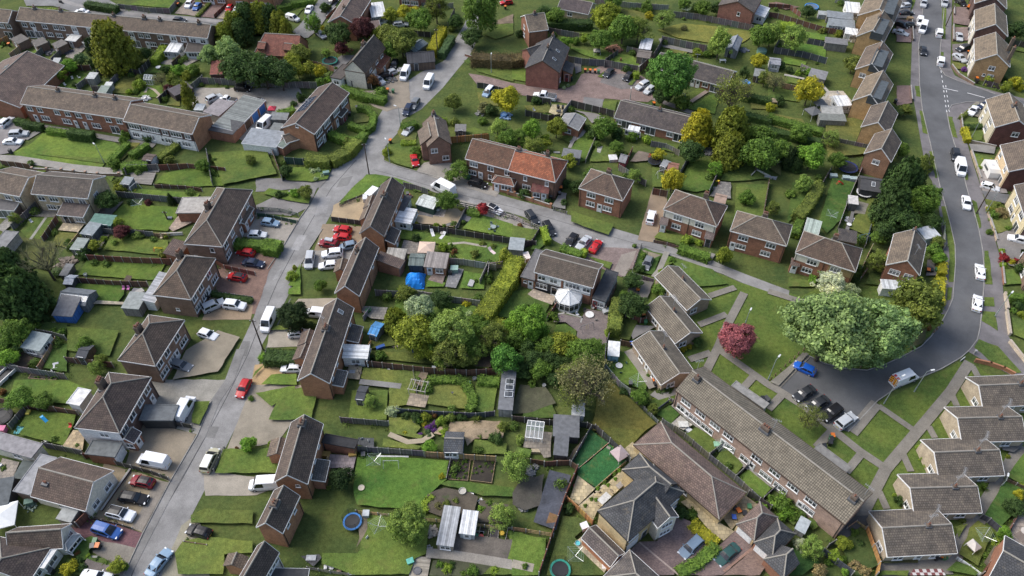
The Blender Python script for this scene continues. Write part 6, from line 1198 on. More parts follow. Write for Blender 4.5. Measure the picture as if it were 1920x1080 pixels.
FN([(40,400),(250,430),(430,480)],'slate',1.8);FN([(290,330),(430,360)],'slate',1.7);FN([(40,390),(90,300)],'slate',1.6);FN([(0,130),(70,140),(400,240),(660,290)],'brown',1.6);FN([(0,60),(160,70),(240,130)],'red',1.4);FN([(370,120),(440,150)],'red',1.5);FN([(100,660),(230,690)],'tan',1.5);FN([(240,520),(430,600)],'pale',1.6);FN([(1820,340),(1930,360)],'dark',1.6);FN([(1610,640),(1800,690)],'dark',1.5);FN([(500,20),(600,40)],'pale',1.5)
for q in([(1075,160),(1085,310)],[(1385,200),(1385,310)],[(1440,870),(1450,960),(1480,1060)],[(1065,660),(1075,760)],[(1390,60),(1390,120)]):wall('low brick garden wall',q,.8,col='brown')
wall('curved low brick wall around the corner garden',[(1375,500),(1430,570),(1540,640)],.7,col='brown')
shed('blue grey long roofed shed in the top gardens',(440,125),(640,150),3.2,2.2,.4,(.2,.19,.17),(.2,.22,.235),'',mono=True);shed('blue grey timber summerhouse',(455,190),(655,210),3.5,2.2,.5,(.22,.28,.3),(.2,.22,.23),'0g W.3 d.6 w.8',mono=True,wm='clad');shed('white roofed garden room',(575,250),(670,265),3.2,2.2,.3,(.5,.5,.48),(.6,.61,.6),'',mono=True);shed('grey felt roofed shed by the slate blue fence',(10,480),(95,490),3.6,2.1,.5,(.5,.5,.5),(.24,.25,.27),'0g w.5');shed('grey flat roofed store left of the third semi',(300,570),(430,600),4,2.2,.2,(.2,.19,.18),(.19,.19,.195),'',mono=True);shed('grey roofed lean-to above the hidden gardens',(430,320),(600,340),3,2.2,.2,(.2,.19,.18),(.16,.16,.165),'',mono=True);shed('low white topped shed by the patio',(405,850),(570,860),3,2,.4,(.3,.28,.25),(.33,.33,.31),'',mono=True);shed('mossy grey shed in front of the patio',(390,900),(590,910),2.5,2,.3,(.2,.2,.18),(.17,.18,.165),'',mono=True)
shed('small white glazed frame in the top garden',(380,110),(450,115),2,1.6,.3,(.35,.35,.35),(.3,.32,.32),'',mono=True)
gazebo('round grey tiled garden pavilion',325,880,1.6,(.11,.115,.12),.4,h=1.8,name='pavilion',cat='pavilion');gazebo('tall grey pavilion behind the round one',370,820,1.4,(.16,.165,.165),.2,h=2.0,name='pavilion',cat='pavilion');gazebo('tan thatched bird shelter',30,790,.9,(.3,.24,.15),h=1.4,name='bird_table',cat='bird table');pool('round bright blue inflatable pool',325,60,50,(.05,.25,.6),.6,lid=(.1,.14,.2));crate('white boat shaped cover beside the grey store',275,535,1.6,.9,.5,(.5,.5,.5),.5)
for x,y,r,c,k,a in((30,250,85,'apple','loose',1),(190,280,105,'apple','loose',.9),(300,85,52,'dark','round',.9),(310,680,95,'gold','round',1.1),(60,610,85,'twig','twiggy',.8),(1035,820,55,'olive','round',.8),(985,830,45,'dark','round',.8),(1870,230,70,'dark','round',.9),(1860,615,45,'gold','shrub',1),(1790,650,40,'yel','shrub',1)):T(x,y,r,c,k,a)
HG([(75,200),(200,210)],'lime',2.6,2.2);HG([(0,890),(400,1000)],'mid',2.2,1.8);HG([(0,985),(400,1075)],'dark',2.2,1.6);HG([(1470,970),(1500,1060)],'gold',1.4,1.4);HG([(1440,890),(1550,800)],'olive',.8,.8);HG([(1480,960),(1610,950)],'dark',1.6,1)
S((95,490,36,'dark'),(222,555,26,'lime'),(315,545,36,'fresh'),(160,530,30,'dark'),(410,235,30,'olive'),(530,255,30,'yel'),(490,215,22,'gold'),(20,810,40,'gold'),(80,760,45,'dark'),(1655,610,36,'yel'),(1700,640,22,'lime'),(1890,660,34,'gold'),(1470,520,22,'purple'),(230,1030,26,'rust'),(1770,590,26,'dark'),(50,900,30,'mid'))
for kk,c,a,b_,e in(('suv','silver',(1170,0),(1162,55),'at the very top of the road'),('hatch','silver',(1060,40),(985,48),'on a drive'),('saloon','dark',(980,98),(1095,92),'on a drive'),('hatch','black',(970,175),(1045,205),'on a drive'),('saloon','silver',(950,232),(1040,258),'on a drive'),('hatch','dark',(1058,0),(1052,30),'on a drive'),('smallvan','white',(1140,140),(1138,190),'behind another van'),('van','white',(1175,165),(1145,262),'on the road'),('smallvan','white',(1282,282),(1282,218),'on the kerb'),('smallvan','white',(1292,492),(1296,432),'at the side road'),('suv','silver',(1325,0),(1322,48),'at the top kerb'),('hatch','dark',(1160,355),(1168,412),'driving up the right road'),('saloon','silver',(1430,250),(1440,300),'on a pink drive'),('suv','dark',(1510,350),(1415,380),'on a drive'),('saloon','silver',(1395,400),(1485,465),'on a drive'),('saloon','white',(1565,790),(1510,865),'in the corner garden'),('saloon','black',(1420,-5),(1480,40),'at the top right'),('hatch','navy',(1640,790),(1600,800),'in the corner garden'),('hatch','black',(1075,190),(1030,185),'on a drive')):V(kk,c,*a,*b_,e,far=True)
BN((1492,75),(1500,65),(1495,410),(1500,235,'grey'),(1558,608),(1560,625,'black'),(950,775,'black'));lamp('street lamp in the corner garden by the side road',1510,1060,5.5,1.2);pole('telegraph pole beside the upper right road',1330,200,7.5);crate('brown skip wall block at the top',1060,155,1.5,1.2,1.0,(.3,.2,.1),lid=False,name='planter',cat='planter',group=None)
chair('white garden chair by the patio',520,710,.5,(.55,.55,.55));heap('clutter of white garden things',490,750,45,(.4,.42,.42));heap('washing and toys by the wall',590,800,26,(.25,.22,.35));heap('black bags on the corner pavement',1610,590,30,(.04,.04,.045))
# ================================================================ left middle
tile(0,270)
for q,c in(([(835,560),(930,460),(1340,480),(1330,560),(1260,660),(860,640)],(.085,.15,.026)),([(780,800),(830,700),(1260,730),(1270,800),(1230,840)],(.10,.15,.03)),([(590,990),(660,870),(1250,900),(1180,1030)],(.085,.145,.026)),([(940,370),(990,340),(1500,380),(1480,420)],(.11,.18,.03)),([(1170,300),(1230,230),(1420,190),(1700,200),(1700,320),(1400,330)],(.08,.14,.025)),([(160,660),(240,560),(430,560),(330,720),(220,720)],G_LAWN),([(400,760),(430,670),(590,680),(520,790)],G_YEL),([(230,80),(830,120),(830,160)],G_LAWN),([(880,130),(960,0),(1060,0),(920,130)],G_YEL),([(280,205),(340,195),(350,215),(290,225)],G_LAWN),([(790,250),(860,250),(840,290)],G_LAWN),([(0,810),(120,700),(430,740),(380,960),(150,900)],(.075,.095,.03))):lawn(q,c,'fenced back garden lawn')
sheet('deck',[(985,300),(985,225),(1175,225),(1140,315)],'deck',(.2,.185,.165),'weathered grey timber deck');patio([(1330,560),(1400,480),(1480,510),(1440,600),(1300,665),(1270,640)],(.33,.26,.21),'slabs','pinkish patio behind the hipped semi');patio([(440,655),(480,600),(640,610),(590,670)],(.36,.3,.21),'slabs','tan patio at the rear extension');patio([(230,550),(290,490),(430,520),(420,560)],(.17,.16,.14),'slabs','damp grey patio');patio([(-20,640),(60,560),(110,600),(30,670)],(.24,.23,.21),'slabs','small grey patio at the left');strip('path',[(350,560),(235,725)],.6,'concrete',(.25,.25,.21),'thin straight garden path');soil([(930,1030),(955,995),(1000,1000),(985,1040)],look='square dug bed in the lawn');soil([(720,540),(840,460),(930,440),(840,540)],(.13,.12,.11),'stony rough bed');soil([(640,790),(680,690),(830,690),(760,800)],(.12,.11,.09),'gravelled garden corner')
FN([(890,400),(1470,460)],'grey',1.7);FN([(950,235),(970,205),(1190,200)],'grey',1.8);FN([(1200,200),(1420,190),(1700,220)],'red',1.6);FN([(1165,330),(1400,340),(1520,360)],'brown',1.0);FN([(670,880),(1000,900),(1300,910)],'red',1.8,mark='red brown fence between the lawns');FN([(550,1040),(860,1070),(1120,1075)],'brown',1.6);FN([(710,660),(850,680),(970,680),(1160,700)],'grey',1.5);FN([(1160,700),(1270,705)],'tan',1.2);FN([(105,650),(290,480)],'grey',1.7);FN([(335,740),(440,580)],'brown',1.6);FN([(510,805),(600,690)],'tan',1.0);FN([(215,400),(240,440)],'dark',1.8);FN([(20,160),(240,190)],'brown',1.4);FN([(1620,900),(1690,940),(1920,990)],'red',1.2);FN([(1930,545),(2000,550),(2230,600)],'green',1.0)
wall('low pale block wall with brick piers along the path',[(250,200),(470,210),(740,240),(900,240)],.7,col='pink',piers=3.2);wall('white painted garden wall by the patio',[(1190,690),(1370,680)],.6,col='white',mat='plain')
for a,b_,d_,wl_,rf_,lk in(((660,600),(830,615),3,(.1,.16,.13),(.1,.19,.155),'green roofed garden shed'),((595,672),(690,690),3.5,(.1,.11,.115),(.22,.25,.26),'grey shed with small windows'),((520,790),(610,800),3.2,(.13,.15,.14),(.24,.27,.25),'pale green roofed shed'),((895,300),(965,310),2.4,(.16,.17,.18),(.22,.24,.25),'small grey shed by the deck'),((1060,120),(1135,130),2.5,(.5,.5,.5),(.1,.075,.065),'brown roofed shed with white gable by the hedges')):shed(lk,a,b_,d_,2.0,.3,wl_,rf_,'0g n.5 D.75',mono='brown' not in lk)
T(800,420,78,'dark','round',.95);T(910,655,60,'plum','round',.9);T(890,590,48,'lime','loose',.9);T(715,760,48,'yel','shrub',.9);T(310,860,175,'twig','bare',1.0,mark='leafless tree');T(60,960,145,'dark','conifer',1.1);T(1280,420,30,'deep','cone',1.5);T(110,560,52,'olive','loose',.9);T(-30,900,90,'deep','conifer',1.1)
HG([(840,130),(960,5)],'mid',1.6,1.5);HG([(915,190),(1000,170),(1110,165)],'mid',2.2,1.8);HG([(985,95),(1110,10)],'mid',1.6,1.5);HG([(1190,120),(1330,10)],'olive',1.8,1.4);HG([(1770,760),(2060,770)],'mid',2.2,1.9,mark='clipped hedge by the red cars')
S((905,330,48,'yel'),(880,290,30,'olive'),(780,712,26,'lime'),(625,835,50,'dark'),(1110,440,30,'plum'),(980,440,28,'dark'),(1360,470,28,'olive'),(860,160,50,'mid'),(1270,120,40,'olive'),(820,640,26,'lime'),(1220,830,36,'olive'),(860,740,30,'apple'),(1030,690,40,'apple'),(1250,690,22,'lime'),(430,960,40,'grey'),(410,655,18),(1140,700,18,'dark'))
heap('heap of dry cut brushwood by the bare tree',500,900,75,(.14,.11,.085),n=70,name='brushwood',cat='brushwood');shed('small glass roofed cold frame shed',(440,985),(500,990),3,1.3,.3,(.12,.1,.08),(.2,.2,.2),'',mono=True);shed('white roofed playhouse',(470,1050),(540,1055),2.5,1.6,.5,(.06,.06,.07),(.5,.52,.55),'')
chair('white folded deck chair on the lawn',245,595,1,(.6,.6,.6));slide('yellow garden slide on the lawn',1170,812,.6,(.6,.5,.03));swing('white framed goal or swing on the long lawn',1020,360,1.2,(.6,.6,.6));rotary('rotary clothes airer on the fenced lawn',1050,490);pole('basketball post on the fenced lawn',1260,575,2.6);chair('small wooden bench under the fence',1215,715,0,(.4,.33,.22));lamp('street lamp at the edge of the open green',785,150,5,2.4);pool('round patio table with pale top',1410,515,20,(.4,.3,.27),.7,lid=(.42,.34,.3),name='round_table');crate('black rubbish bin on the green',85,70,.6,.6,1,(.05,.05,.05),lid=True,name='litter_bin',cat='litter bin',group=None);pool('white ceramic bird bath',645,988,13,(.5,.5,.5),.5,lid=(.2,.25,.2),name='bird_bath');crate('black storage box on the white patio',1280,570,.9,.5,.6,(.1,.12,.14));heap('logs and boards stacked along the house',760,520,55,(.13,.1,.09))
for q in(((1780,815),(1905,830)),):V('hatch','red',1905,825,1778,800,'on the brown drive')
V('saloon','navy',1815,880,1985,905,'on the brown drive');V('hatch','red',1850,1010,1705,985,'with a glass roof, lowest',roofcol='black');V('hatch','white',1850,680,2010,682,'above the clipped hedge')
# ================================================================ centre
tile(480,270)
for q,c in(([(230,280),(230,185),(400,180),(560,200),(540,270),(420,290)],(.085,.145,.026)),([(50,380),(100,340),(420,400),(400,455),(230,430)],(.08,.14,.026)),([(620,470),(690,370),(830,240),(900,235),(1060,265),(1300,350),(1230,370),(1120,320),(1000,260),(900,350),(720,420)],(.09,.165,.03)),([(950,90),(980,20),(1100,0),(1240,10),(1250,90),(1170,190),(1040,150)],G_LAWN),([(1545,640),(1650,530),(1760,560),(1930,610),(1930,715)],(.095,.165,.03)),([(1080,720),(1090,650),(1300,680),(1560,720),(1880,770),(1880,860),(1780,900),(1520,870),(1400,760)],(.09,.155,.028)),([(1530,1090),(1560,960),(1720,985),(1710,1100)],(.085,.16,.028)),([(1270,1080),(1290,1030),(1420,1050),(1410,1080)],(.085,.16,.028)),([(245,1070),(330,910),(340,1085)],(.1,.18,.03))):lawn(q,c,'green lawn near the road junction')
sheet('yard',[(1200,600),(1210,500),(1330,470),(1560,500),(1520,640)],'gravel',(.33,.26,.17),'sandy gravel garden behind the cottage');sheet('yard',[(1210,540),(1240,480),(1340,480),(1330,560)],'slabs',(.17,.165,.165),'dark slab yard');patio([(1330,550),(1360,490),(1430,500),(1410,560)],(.36,.31,.27));patio([(1080,830),(1110,730),(1230,750),(1370,830),(1200,840)],(.26,.23,.2),'slabs','worn slab patio by the pink gazebo');patio([(1420,1080),(1460,930),(1560,950),(1500,1090)],(.2,.2,.205),'slabs','grey slate patio');patio([(1290,1030),(1330,980),(1420,990),(1400,1060)],(.22,.17,.15),'slabs','brown patio by the brick outhouse');strip('path',[(1440,760),(1560,750),(1730,780)],.6,'concrete',(.3,.27,.22),'thin path across the lawn')
FN([(630,470),(820,395)],'dark',.9,'rail');FN([(570,580),(800,610)],'dark',1.3);FN([(1050,620),(1500,680),(1920,750),(2100,770)],'dark',1.5,mark='long dark cottage fence');FN([(1430,900),(1560,910),(1800,950)],'pale',1.7);FN([(1510,470),(1700,510),(1930,570)],'grey',1.5,'rail');FN([(1110,330),(1200,350),(1290,380)],'grey',1.6);FN([(20,500),(180,510),(320,545)],'green',1.0,'rail');FN([(1500,650),(1580,500)],'grey',1.2);FN([(1740,1010),(1750,940),(1850,930)],'pale',1.8);FN([(225,150),(360,160),(570,165)],'green',1.9)
for x,y,r,c,k,a in((372,362,52,'olive','round',1.1),(1430,425,80,'mid','round',1),(1375,410,40,'dark','shrub',1),(1700,485,46,'red','shrub',1.1),(1520,190,90,'mid','loose',.7),(1470,240,50,'mid','shrub',.9),(1870,850,60,'yel','shrub',1)):T(x,y,r,c,k,a)
HG([(380,130),(560,140),(690,70),(760,-10)],'olive',2.8,2.2,mark='dark hedge at the road corner');HG([(1590,510),(1680,525)],'mid',2,1.2);HG([(100,820),(150,740)],'mid',3.4,2.0)
S((170,385,32,'dark'),(210,382,26,'dark'),(290,375,40,'fresh'),(430,205,24,'pale'),(470,200,22,'pale'),(500,235,20,'pale'),(450,265,20,'pale'),(410,190,16,'pale'),(1200,598,18,'gold'),(1350,615,26,'lime'),(1410,615,16),(1195,705,36,'dark'),(1490,810,28,'rust'),(1470,850,24,'rust'),(1640,830,36,'olive'),(1400,775,40,'lime'),(1470,780,34,'mid'),(1700,750,26,'olive'),(1780,770,24,'olive'),(270,990,45,'lime'),(290,930,22,'yel'),(980,60,40,'yel'),(1200,60,40,'mid'),(1540,495,18,'gold'))
V('hatch','pale_blue',35,580,180,600,'on the pale gravel');V('hatch','red',720,655,578,630,'topmost of the red row');V('hatch','red',710,710,575,690,'second of the red row');V('suv','dkred',625,765,475,735,'with a roof box',rbox=True);V('hatch','steel',740,755,635,775,'beside the red cars');V('suv','white',650,815,495,830,'on grey gravel');V('hatch','white',605,905,480,915,'on grey gravel, lower');V('mpv','silver',412,825,395,920,'at the roadside');V('coupe','red',1180,82,1200,160,'on the grass by the small cottage');V('van','white',1500,385,1315,290,'long, on the side road',s=1.1);V('suv','black',1600,280,1730,315,'by the red roofed semi');V('hatch','white',1740,465,1835,515,'outside the rail fence',roofcol='black')
crate('large white lidded roof trailer beside the forecourt',870,378,1.6,3.0,.9,(.6,.6,.6),-.5,name='trailer',cat='trailer',group=None);crate('white propane tank by the forecourt fence',822,425,.9,1.5,1.0,(.5,.5,.5),.1,name='tank',cat='tank',group=None)
shed('dark green shed with pale ridged roof',(1195,450),(1330,490),3.6,2.1,.5,(.03,.07,.05),(.52,.55,.52),'',rm='sheet');shed('brick outhouse with weathered pale roof and white door',(1255,920),(1425,935),3.8,2.3,.5,WALL['orange'],(.24,.215,.2),'0g d.25 w.7',name='outhouse',cat='outhouse',wm='brick',mono=True,rm='sheet');shed('green and black striped shed roof by the blue tarpaulin',(1140,910),(1255,915),3.4,2.1,.5,(.05,.05,.05),(.13,.16,.15),'',rm='sheet');shed('pale corrugated lean-to roof behind the cottage',(965,862),(1110,875),3,2.3,.3,WALL['brown'],(.33,.31,.275),'',name='outhouse',cat='outhouse',wm='brick',mono=True,rm='sheet')
gazebo('pink square garden gazebo',1285,830,1.6,(.58,.44,.35),-.05,h=2.0)
tp=MB();rr_=random.Random(5);q0=W((1195,1035));gr2=9
hh={(i,j):(1.9*(1-max(abs(i/4-1),abs(j/4-1))**2.2)+rr_.uniform(-.08,.08) if 0<i<8 and 0<j<8 else rr_.uniform(0,.15)) for i in range(9) for j in range(9)}
for i in range(8):
 for j in range(8):tp.face([((i+a-4)*.46+.08*math.sin(j),(j+b2-4)*.5,hh[(i+a,j+b2)]+.03) for a,b2 in((0,0),(1,0),(1,1),(0,1))])
o=tp.build('tarpaulin','plastic',None,(.015,.24,.75));o.location=(q0.x,q0.y,.02);reg(o,'bright blue tarpaulin draped over a garden heap','tarpaulin',None,full((1195,1035)),None,'blue tarpaulin')
crate('pale green oil tank by the grey fence',1490,965,1.4,1.2,1.3,(.2,.3,.26),name='oil_tank',cat='tank',group=None);crate('black compost bin beside the oil tank',1458,985,.7,.7,1.1,(.03,.03,.03),name='compost_bin',cat='compost bin',group=None);crate('green electricity cabinet on the verge',530,235,1.3,.7,.9,(.12,.2,.18),.3,name='cabinet',cat='cabinet',group=None);crate('raised grey stone table on the square lawn',1615,1060,1.6,.9,.6,(.3,.3,.3),1.3,lid=True,name='stone_table',cat='table',group=None)
BN((1010,795,'green'),(1580,265,'green'),(1140,395,'grey'),(1600,270,'green'));pole('tall dark telegraph pole at the road junction',850,236,8.6);lamp('street lamp on the rough grass by the junction',1003,135,5.6,2)
tabl('round glass garden table on the lawn',1780,640,.6,(.25,.3,.3));
for x,y,rz in((1765,615,0),(1815,630,1.6),(1790,665,3.1),(1750,650,4.6)):chair('grey metal table chair',x,y,rz,(.15,.2,.19))
chair('white and pink sun lounger on the lawn',1770,815,.7,(.62,.5,.5),lounge=True);chair('white folding lounger by the long fence',1400,700,-.5,(.6,.6,.6),lounge=True);chair('white folding lounger by the long fence',1325,680,.3,(.6,.6,.6),lounge=True);tabl('round hammock seat by the long fence',1400,680,.5,(.3,.28,.25),h=.5);crate('flat grey trampoline mat leaning at the fence',1595,565,2.6,2.0,.3,(.13,.13,.14),-.3,lid=False,name='folded_awning',cat='awning',group=None);tabl('small pale garden table on the sandy yard',1365,515,.4);crate('dark raised sleeper seat on the gravel',1450,615,1.1,.7,.4,(.12,.12,.12),.5,name='bench',cat='bench',group=None);chair('white chair stack by the dark shed',1240,490,0,(.6,.6,.6));heap('red and grey toys by the fence',1145,395,26,(.25,.06,.06))
# ================================================================ centre right
tile(960,270)
for q,c in(([(400,100),(470,0),(620,0),(560,130),(420,170)],(.085,.15,.028)),([(580,140),(640,0),(830,60),(740,140)],G_LAWN),([(1240,350),(1330,140),(1560,120),(1500,350),(1380,370)],(.075,.135,.026)),([(1050,330),(1050,180),(1150,200),(1140,330)],G_LAWN),([(1560,280),(1640,160),(1930,170),(1930,270),(1640,290)],(.06,.105,.025)),([(0,720),(0,620),(200,660),(130,750)],G_LAWN),([(140,800),(210,660),(260,750),(200,800)],(.06,.12,.025)),([(1060,710),(1100,670),(1290,700),(1250,770)],G_LAWN),([(1310,720),(1340,700),(1440,740),(1430,770)],G_LAWN),([(910,970),(960,800),(1000,790),(1110,850),(1060,990)],(.05,.105,.022)),([(560,850),(750,900),(730,950),(690,930)],G_LAWN),([(1130,940),(1170,850),(1500,950),(1620,1060),(1380,1080),(1200,900)],(.08,.14,.028)),([(1120,50),(1140,5),(1250,20),(1230,80)],G_LAWN),([(250,130),(300,80),(380,90),(350,150)],G_LAWN),([(-30,40),(0,0),(50,20),(30,60)],G_LAWN)):lawn(q,c,'garden lawn behind the semis')
soil([(880,140),(950,60),(1060,90),(1010,140)],(.15,.12,.095),'bare earthy garden corner');soil([(970,800),(1110,840),(1060,870),(990,830)],(.2,.17,.12),'bare pale ground by the parked car');sheet('yard',[(1480,400),(1560,290),(1640,300),(1640,420)],'slabs',(.2,.19,.18),'grey slab yard behind the white banded semi');sheet('yard',[(300,480),(360,370),(410,380),(400,500)],'concrete',(.19,.185,.175),'dark concrete side passage');patio([(640,30),(680,28),(660,80),(635,70)],(.3,.3,.28),'slabs','small square paving on the lawn');strip('path',[(1160,820),(1100,960),(1060,1010)],1.1,'concrete',(.25,.235,.2),'path beside the parked grey car');strip('path',[(430,40),(450,0),(480,-60)],.8,'concrete',(.28,.26,.24),'thin path up the garden');strip('path',[(1500,830),(1460,900)],1.2,'concrete',(.22,.21,.2),'short front path of the semi')
FN([(1200,350),(1290,180),(1360,60)],'grey',1.7);FN([(1470,390),(1530,260),(1590,150)],'grey',1.7);FN([(1050,380),(1160,400)],'brown',1.8);FN([(860,140),(900,60)],'red',1.4);FN([(1060,740),(1160,760),(1250,790)],'brown',.8);FN([(0,560),(80,600),(210,650)],'pale',1.3,'rail');FN([(60,790),(150,760),(215,650)],'dark',1.5);FN([(900,1000),(1060,1050)],'grey',1.3);FN([(900,960),(970,770)],'dark',1.0,'rail');FN([(1040,20),(1150,40),(1250,90)],'grey',1.6);FN([(1790,250),(1830,210),(1930,260)],'white',.9,'picket');FN([(310,500),(410,530)],'grey',.9,'rail');FN([(550,145),(630,-40)],'pale',1.2);FN([(1550,890),(1600,870)],'brown',1.0)
wall('low orange brick front wall of the orange roofed semi',[(-30,380),(20,390),(290,480)],.9,col='orange',piers=4)
for x,y,r,c,k,a in((425,125,58,'yel','round',1),(1205,268,80,'gold','round',1.25),(1640,60,110,'conif','conifer',1.1),(1860,80,130,'mid','round',1),(1530,185,60,'fresh','loose',1),(1590,835,56,'yel','round',1.5),(905,1030,70,'dark','round',.9),(1340,60,90,'dark','round',1),(160,30,90,'olive','loose',.9),(240,0,50,'yel','shrub',1),(1100,80,50,'gold','shrub',.8),(780,20,50,'mid','round',1)):T(x,y,r,c,k,a)
HG([(235,640),(268,740)],'lime',1.4,1.6);HG([(370,790),(520,845)],'mid',2,1.6,mark='clipped hedge by the red coupe');HG([(520,850),(548,800)],'lime',1.2,1.3);HG([(1255,785),(1475,860)],'mid',2,1.5,mark='front hedge of the white banded semi');HG([(1285,750),(1325,700)],'lime',1.4,1.3)
S((1398,742,28,'lime'),(1350,730,22),(90,375,46,'dark'),(270,435,26,'dark'),(390,440,30,'dark'),(1480,870,20,'lime'),(960,940,40,'dark'),(990,840,36),(60,610,20,'rust'),(1120,960,26,'lime'),(1200,870,28),(410,300,40,'dark'))
HG([(30,880),(-20,1020),(-90,1120),(-230,1330)],'yel',3.4,2.8,mark='long golden hedge');HG([(-230,1330),(20,1380)],'yel',2,1.8)
tile(960,270)
for kk,c,a,b_,e in(('estate','dark',(120,510),(180,590),'on the side road bend'),('estate','dark',(250,585),(305,680),'on the side road bend, lower'),('hatch','black',(470,690),(425,745),'beside the red coupe'),('saloon','silver',(575,700),(500,780),'beside the red coupe'),('coupe','red',(600,805),(655,725),'on the patchwork forecourt'),('hatch','grey',(1035,850),(995,940),'on the rough plot'),('suv','white',(1030,600),(1055,500),'at the side of the semi')):V(kk,c,*a,*b_,e,roofcol='black' if kk=='estate' and e.endswith('lower') else None)
shed('red barn shaped shed with curved grey roof',(795,130),(850,145),3,1.8,1.0,(.25,.05,.06),(.22,.22,.23),'');shed('small red shed with grey gabled roof',(1105,165),(1150,185),3,1.9,.8,(.2,.07,.04),(.22,.23,.24),'0g D.5');shed('brown shed with reddish gabled roof',(1160,200),(1240,215),3.4,2,.8,(.19,.1,.06),(.25,.12,.085),'0g D.3');shed('long grey felt shed in the garden',(370,90),(510,110),2.6,1.9,.4,(.14,.135,.13),(.15,.155,.16),'',mono=True);crate('white square table top on the lawn',755,120,1.8,1.8,.7,(.5,.5,.5),.1,lid=True,name='garden_table',cat='table',group=None);tramp('dark trampoline with orange slide',1065,150,50,(.03,.04,.06));slide('orange slide at the trampoline',1030,110,.8,(.6,.12,.03));shed('pale tan shed behind the white banded semi',(1510,430),(1600,450),3,2,.7,(.3,.22,.17),(.33,.24,.19),'');crate('white chest freezer by the flat roof',110,865,1.1,1.9,1.0,(.55,.5,.47),.3,name='white_tank',cat='tank',group=None);shed('pale blue grey flat shed by the golden hedge',(-30,790),(85,800),3.4,2,.2,(.25,.27,.28),(.27,.3,.31),'',mono=True);chair('white sun lounger in the dark garden',230,70,1,(.6,.6,.6),lounge=True);swing('white framed seat on the long lawn',1120,250,.3,(.6,.6,.6));crate('grey bench in the garden',335,75,1.4,.6,.5,(.28,.28,.26),lid=False,name='bench',cat='bench',group=None)
BN((365,350),(370,345,'black'),(50,975),(355,390,'grey'),(290,415,'grey'));slide('yellow toy slide by the slab yard',1545,310,2.2,(.6,.45,.05));heap('plastic bags and tubs on the slab yard',1530,340,26,(.3,.3,.3));heap('white garden items on the lawn',1420,320,28,(.5,.5,.5));heap('dark fallen timbers by the conifer',1465,60,50,(.16,.16,.16))
# ================================================================ right middle
tile(1440,270)
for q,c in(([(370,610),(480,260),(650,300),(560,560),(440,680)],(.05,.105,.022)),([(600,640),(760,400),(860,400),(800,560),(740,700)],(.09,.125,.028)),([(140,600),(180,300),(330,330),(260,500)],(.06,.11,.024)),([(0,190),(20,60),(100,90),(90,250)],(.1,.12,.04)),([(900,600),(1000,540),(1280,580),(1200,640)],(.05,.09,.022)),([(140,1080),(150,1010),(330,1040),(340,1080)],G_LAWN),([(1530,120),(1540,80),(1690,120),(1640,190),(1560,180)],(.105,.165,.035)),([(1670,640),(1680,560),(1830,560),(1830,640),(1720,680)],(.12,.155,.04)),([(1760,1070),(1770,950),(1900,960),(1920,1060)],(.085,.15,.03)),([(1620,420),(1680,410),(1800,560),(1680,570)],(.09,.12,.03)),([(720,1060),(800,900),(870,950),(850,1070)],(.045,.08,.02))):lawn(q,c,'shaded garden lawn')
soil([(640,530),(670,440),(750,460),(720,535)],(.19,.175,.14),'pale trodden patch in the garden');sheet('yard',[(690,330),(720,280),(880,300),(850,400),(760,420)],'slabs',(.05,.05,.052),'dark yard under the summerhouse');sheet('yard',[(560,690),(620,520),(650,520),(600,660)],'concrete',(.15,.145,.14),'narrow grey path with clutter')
for q,c in(([(1500,10),(1700,20),(1690,85),(1520,60)],(.21,.2,.185)),([(1560,190),(1720,200),(1790,380),(1600,370)],(.24,.215,.2)),([(1590,360),(1800,390),(1770,460),(1620,420)],(.13,.13,.13)),([(1700,690),(1830,650),(1930,660),(1930,800),(1720,800)],(.19,.175,.16)),([(1730,830),(1740,780),(1890,790),(1890,950),(1800,920)],(.17,.16,.15)),([(1180,1000),(1190,880),(1270,890),(1270,1000)],(.15,.14,.135))):sheet('driveway',q,'concrete',c,'grey drive on the right side')
FN([(520,640),(600,420),(700,190)],'pale',1.5);FN([(340,420),(470,200)],'dark',1.5);FN([(690,960),(740,850),(770,790)],'tan',1.4);FN([(720,780),(760,640)],'slate',1.3);FN([(1310,620),(1310,800)],'pale',1.2);FN([(680,1040),(735,960)],'brown',1.6);FN([(-30,260),(60,270)],'white',.9,'picket')
for q in([(1520,60),(1590,265)],[(1630,480),(1690,660)],[(1740,820),(1765,1060)],[(1510,-10),(1700,30)],[(1690,660),(1710,730)]):wall('pale low pavement wall',q,.7,col=(.42,.33,.24) if q[0][0]<1700 else 'red')
for x,y,r,c,k,a in((165,110,58,'deep','column',1.5),(215,150,48,'dark','column',1.3),(330,90,100,'fresh','round',1),(270,300,68,'apple','soft',1),(1000,300,118,'dark','conifer',1.4),(1075,340,100,'dark','conifer',1.3),(930,470,125,'dark','conifer',1.2),(1010,570,110,'dark','round',.9),(1180,420,118,'mid','big',1),(880,660,80,'dark','round',1),(820,880,85,'olive','loose',1),(1180,150,62,'olive','column',1),(830,700,55,'mid','round',1),(1230,580,70,'dark','round',.9),(1280,850,56,'fresh','round',1),(1240,810,60,'mid','shrub',1),(1270,730,45,'olive','shrub',1),(470,1055,115,'blossom','soft',.9),(400,950,55,'mid','shrub',1),(100,50,90,'mid','round',1),(10,60,60,'lime','loose',1),(1900,930,50,'dark','shrub',1)):T(x,y,r,c,k,a,mark='white blossoming tree' if c=='blossom' else None)
HG([(215,560),(290,480),(380,330)],'olive',2.4,2.2);HG([(200,690),(240,570)],'mid',1.6,1.5);HG([(1300,900),(1300,985)],'gold',1.6,1.6);HG([(1285,1020),(1280,1210)],'gold',1.8,1.6);HG([(340,930),(330,1050)],'fresh',1.2,1.0)
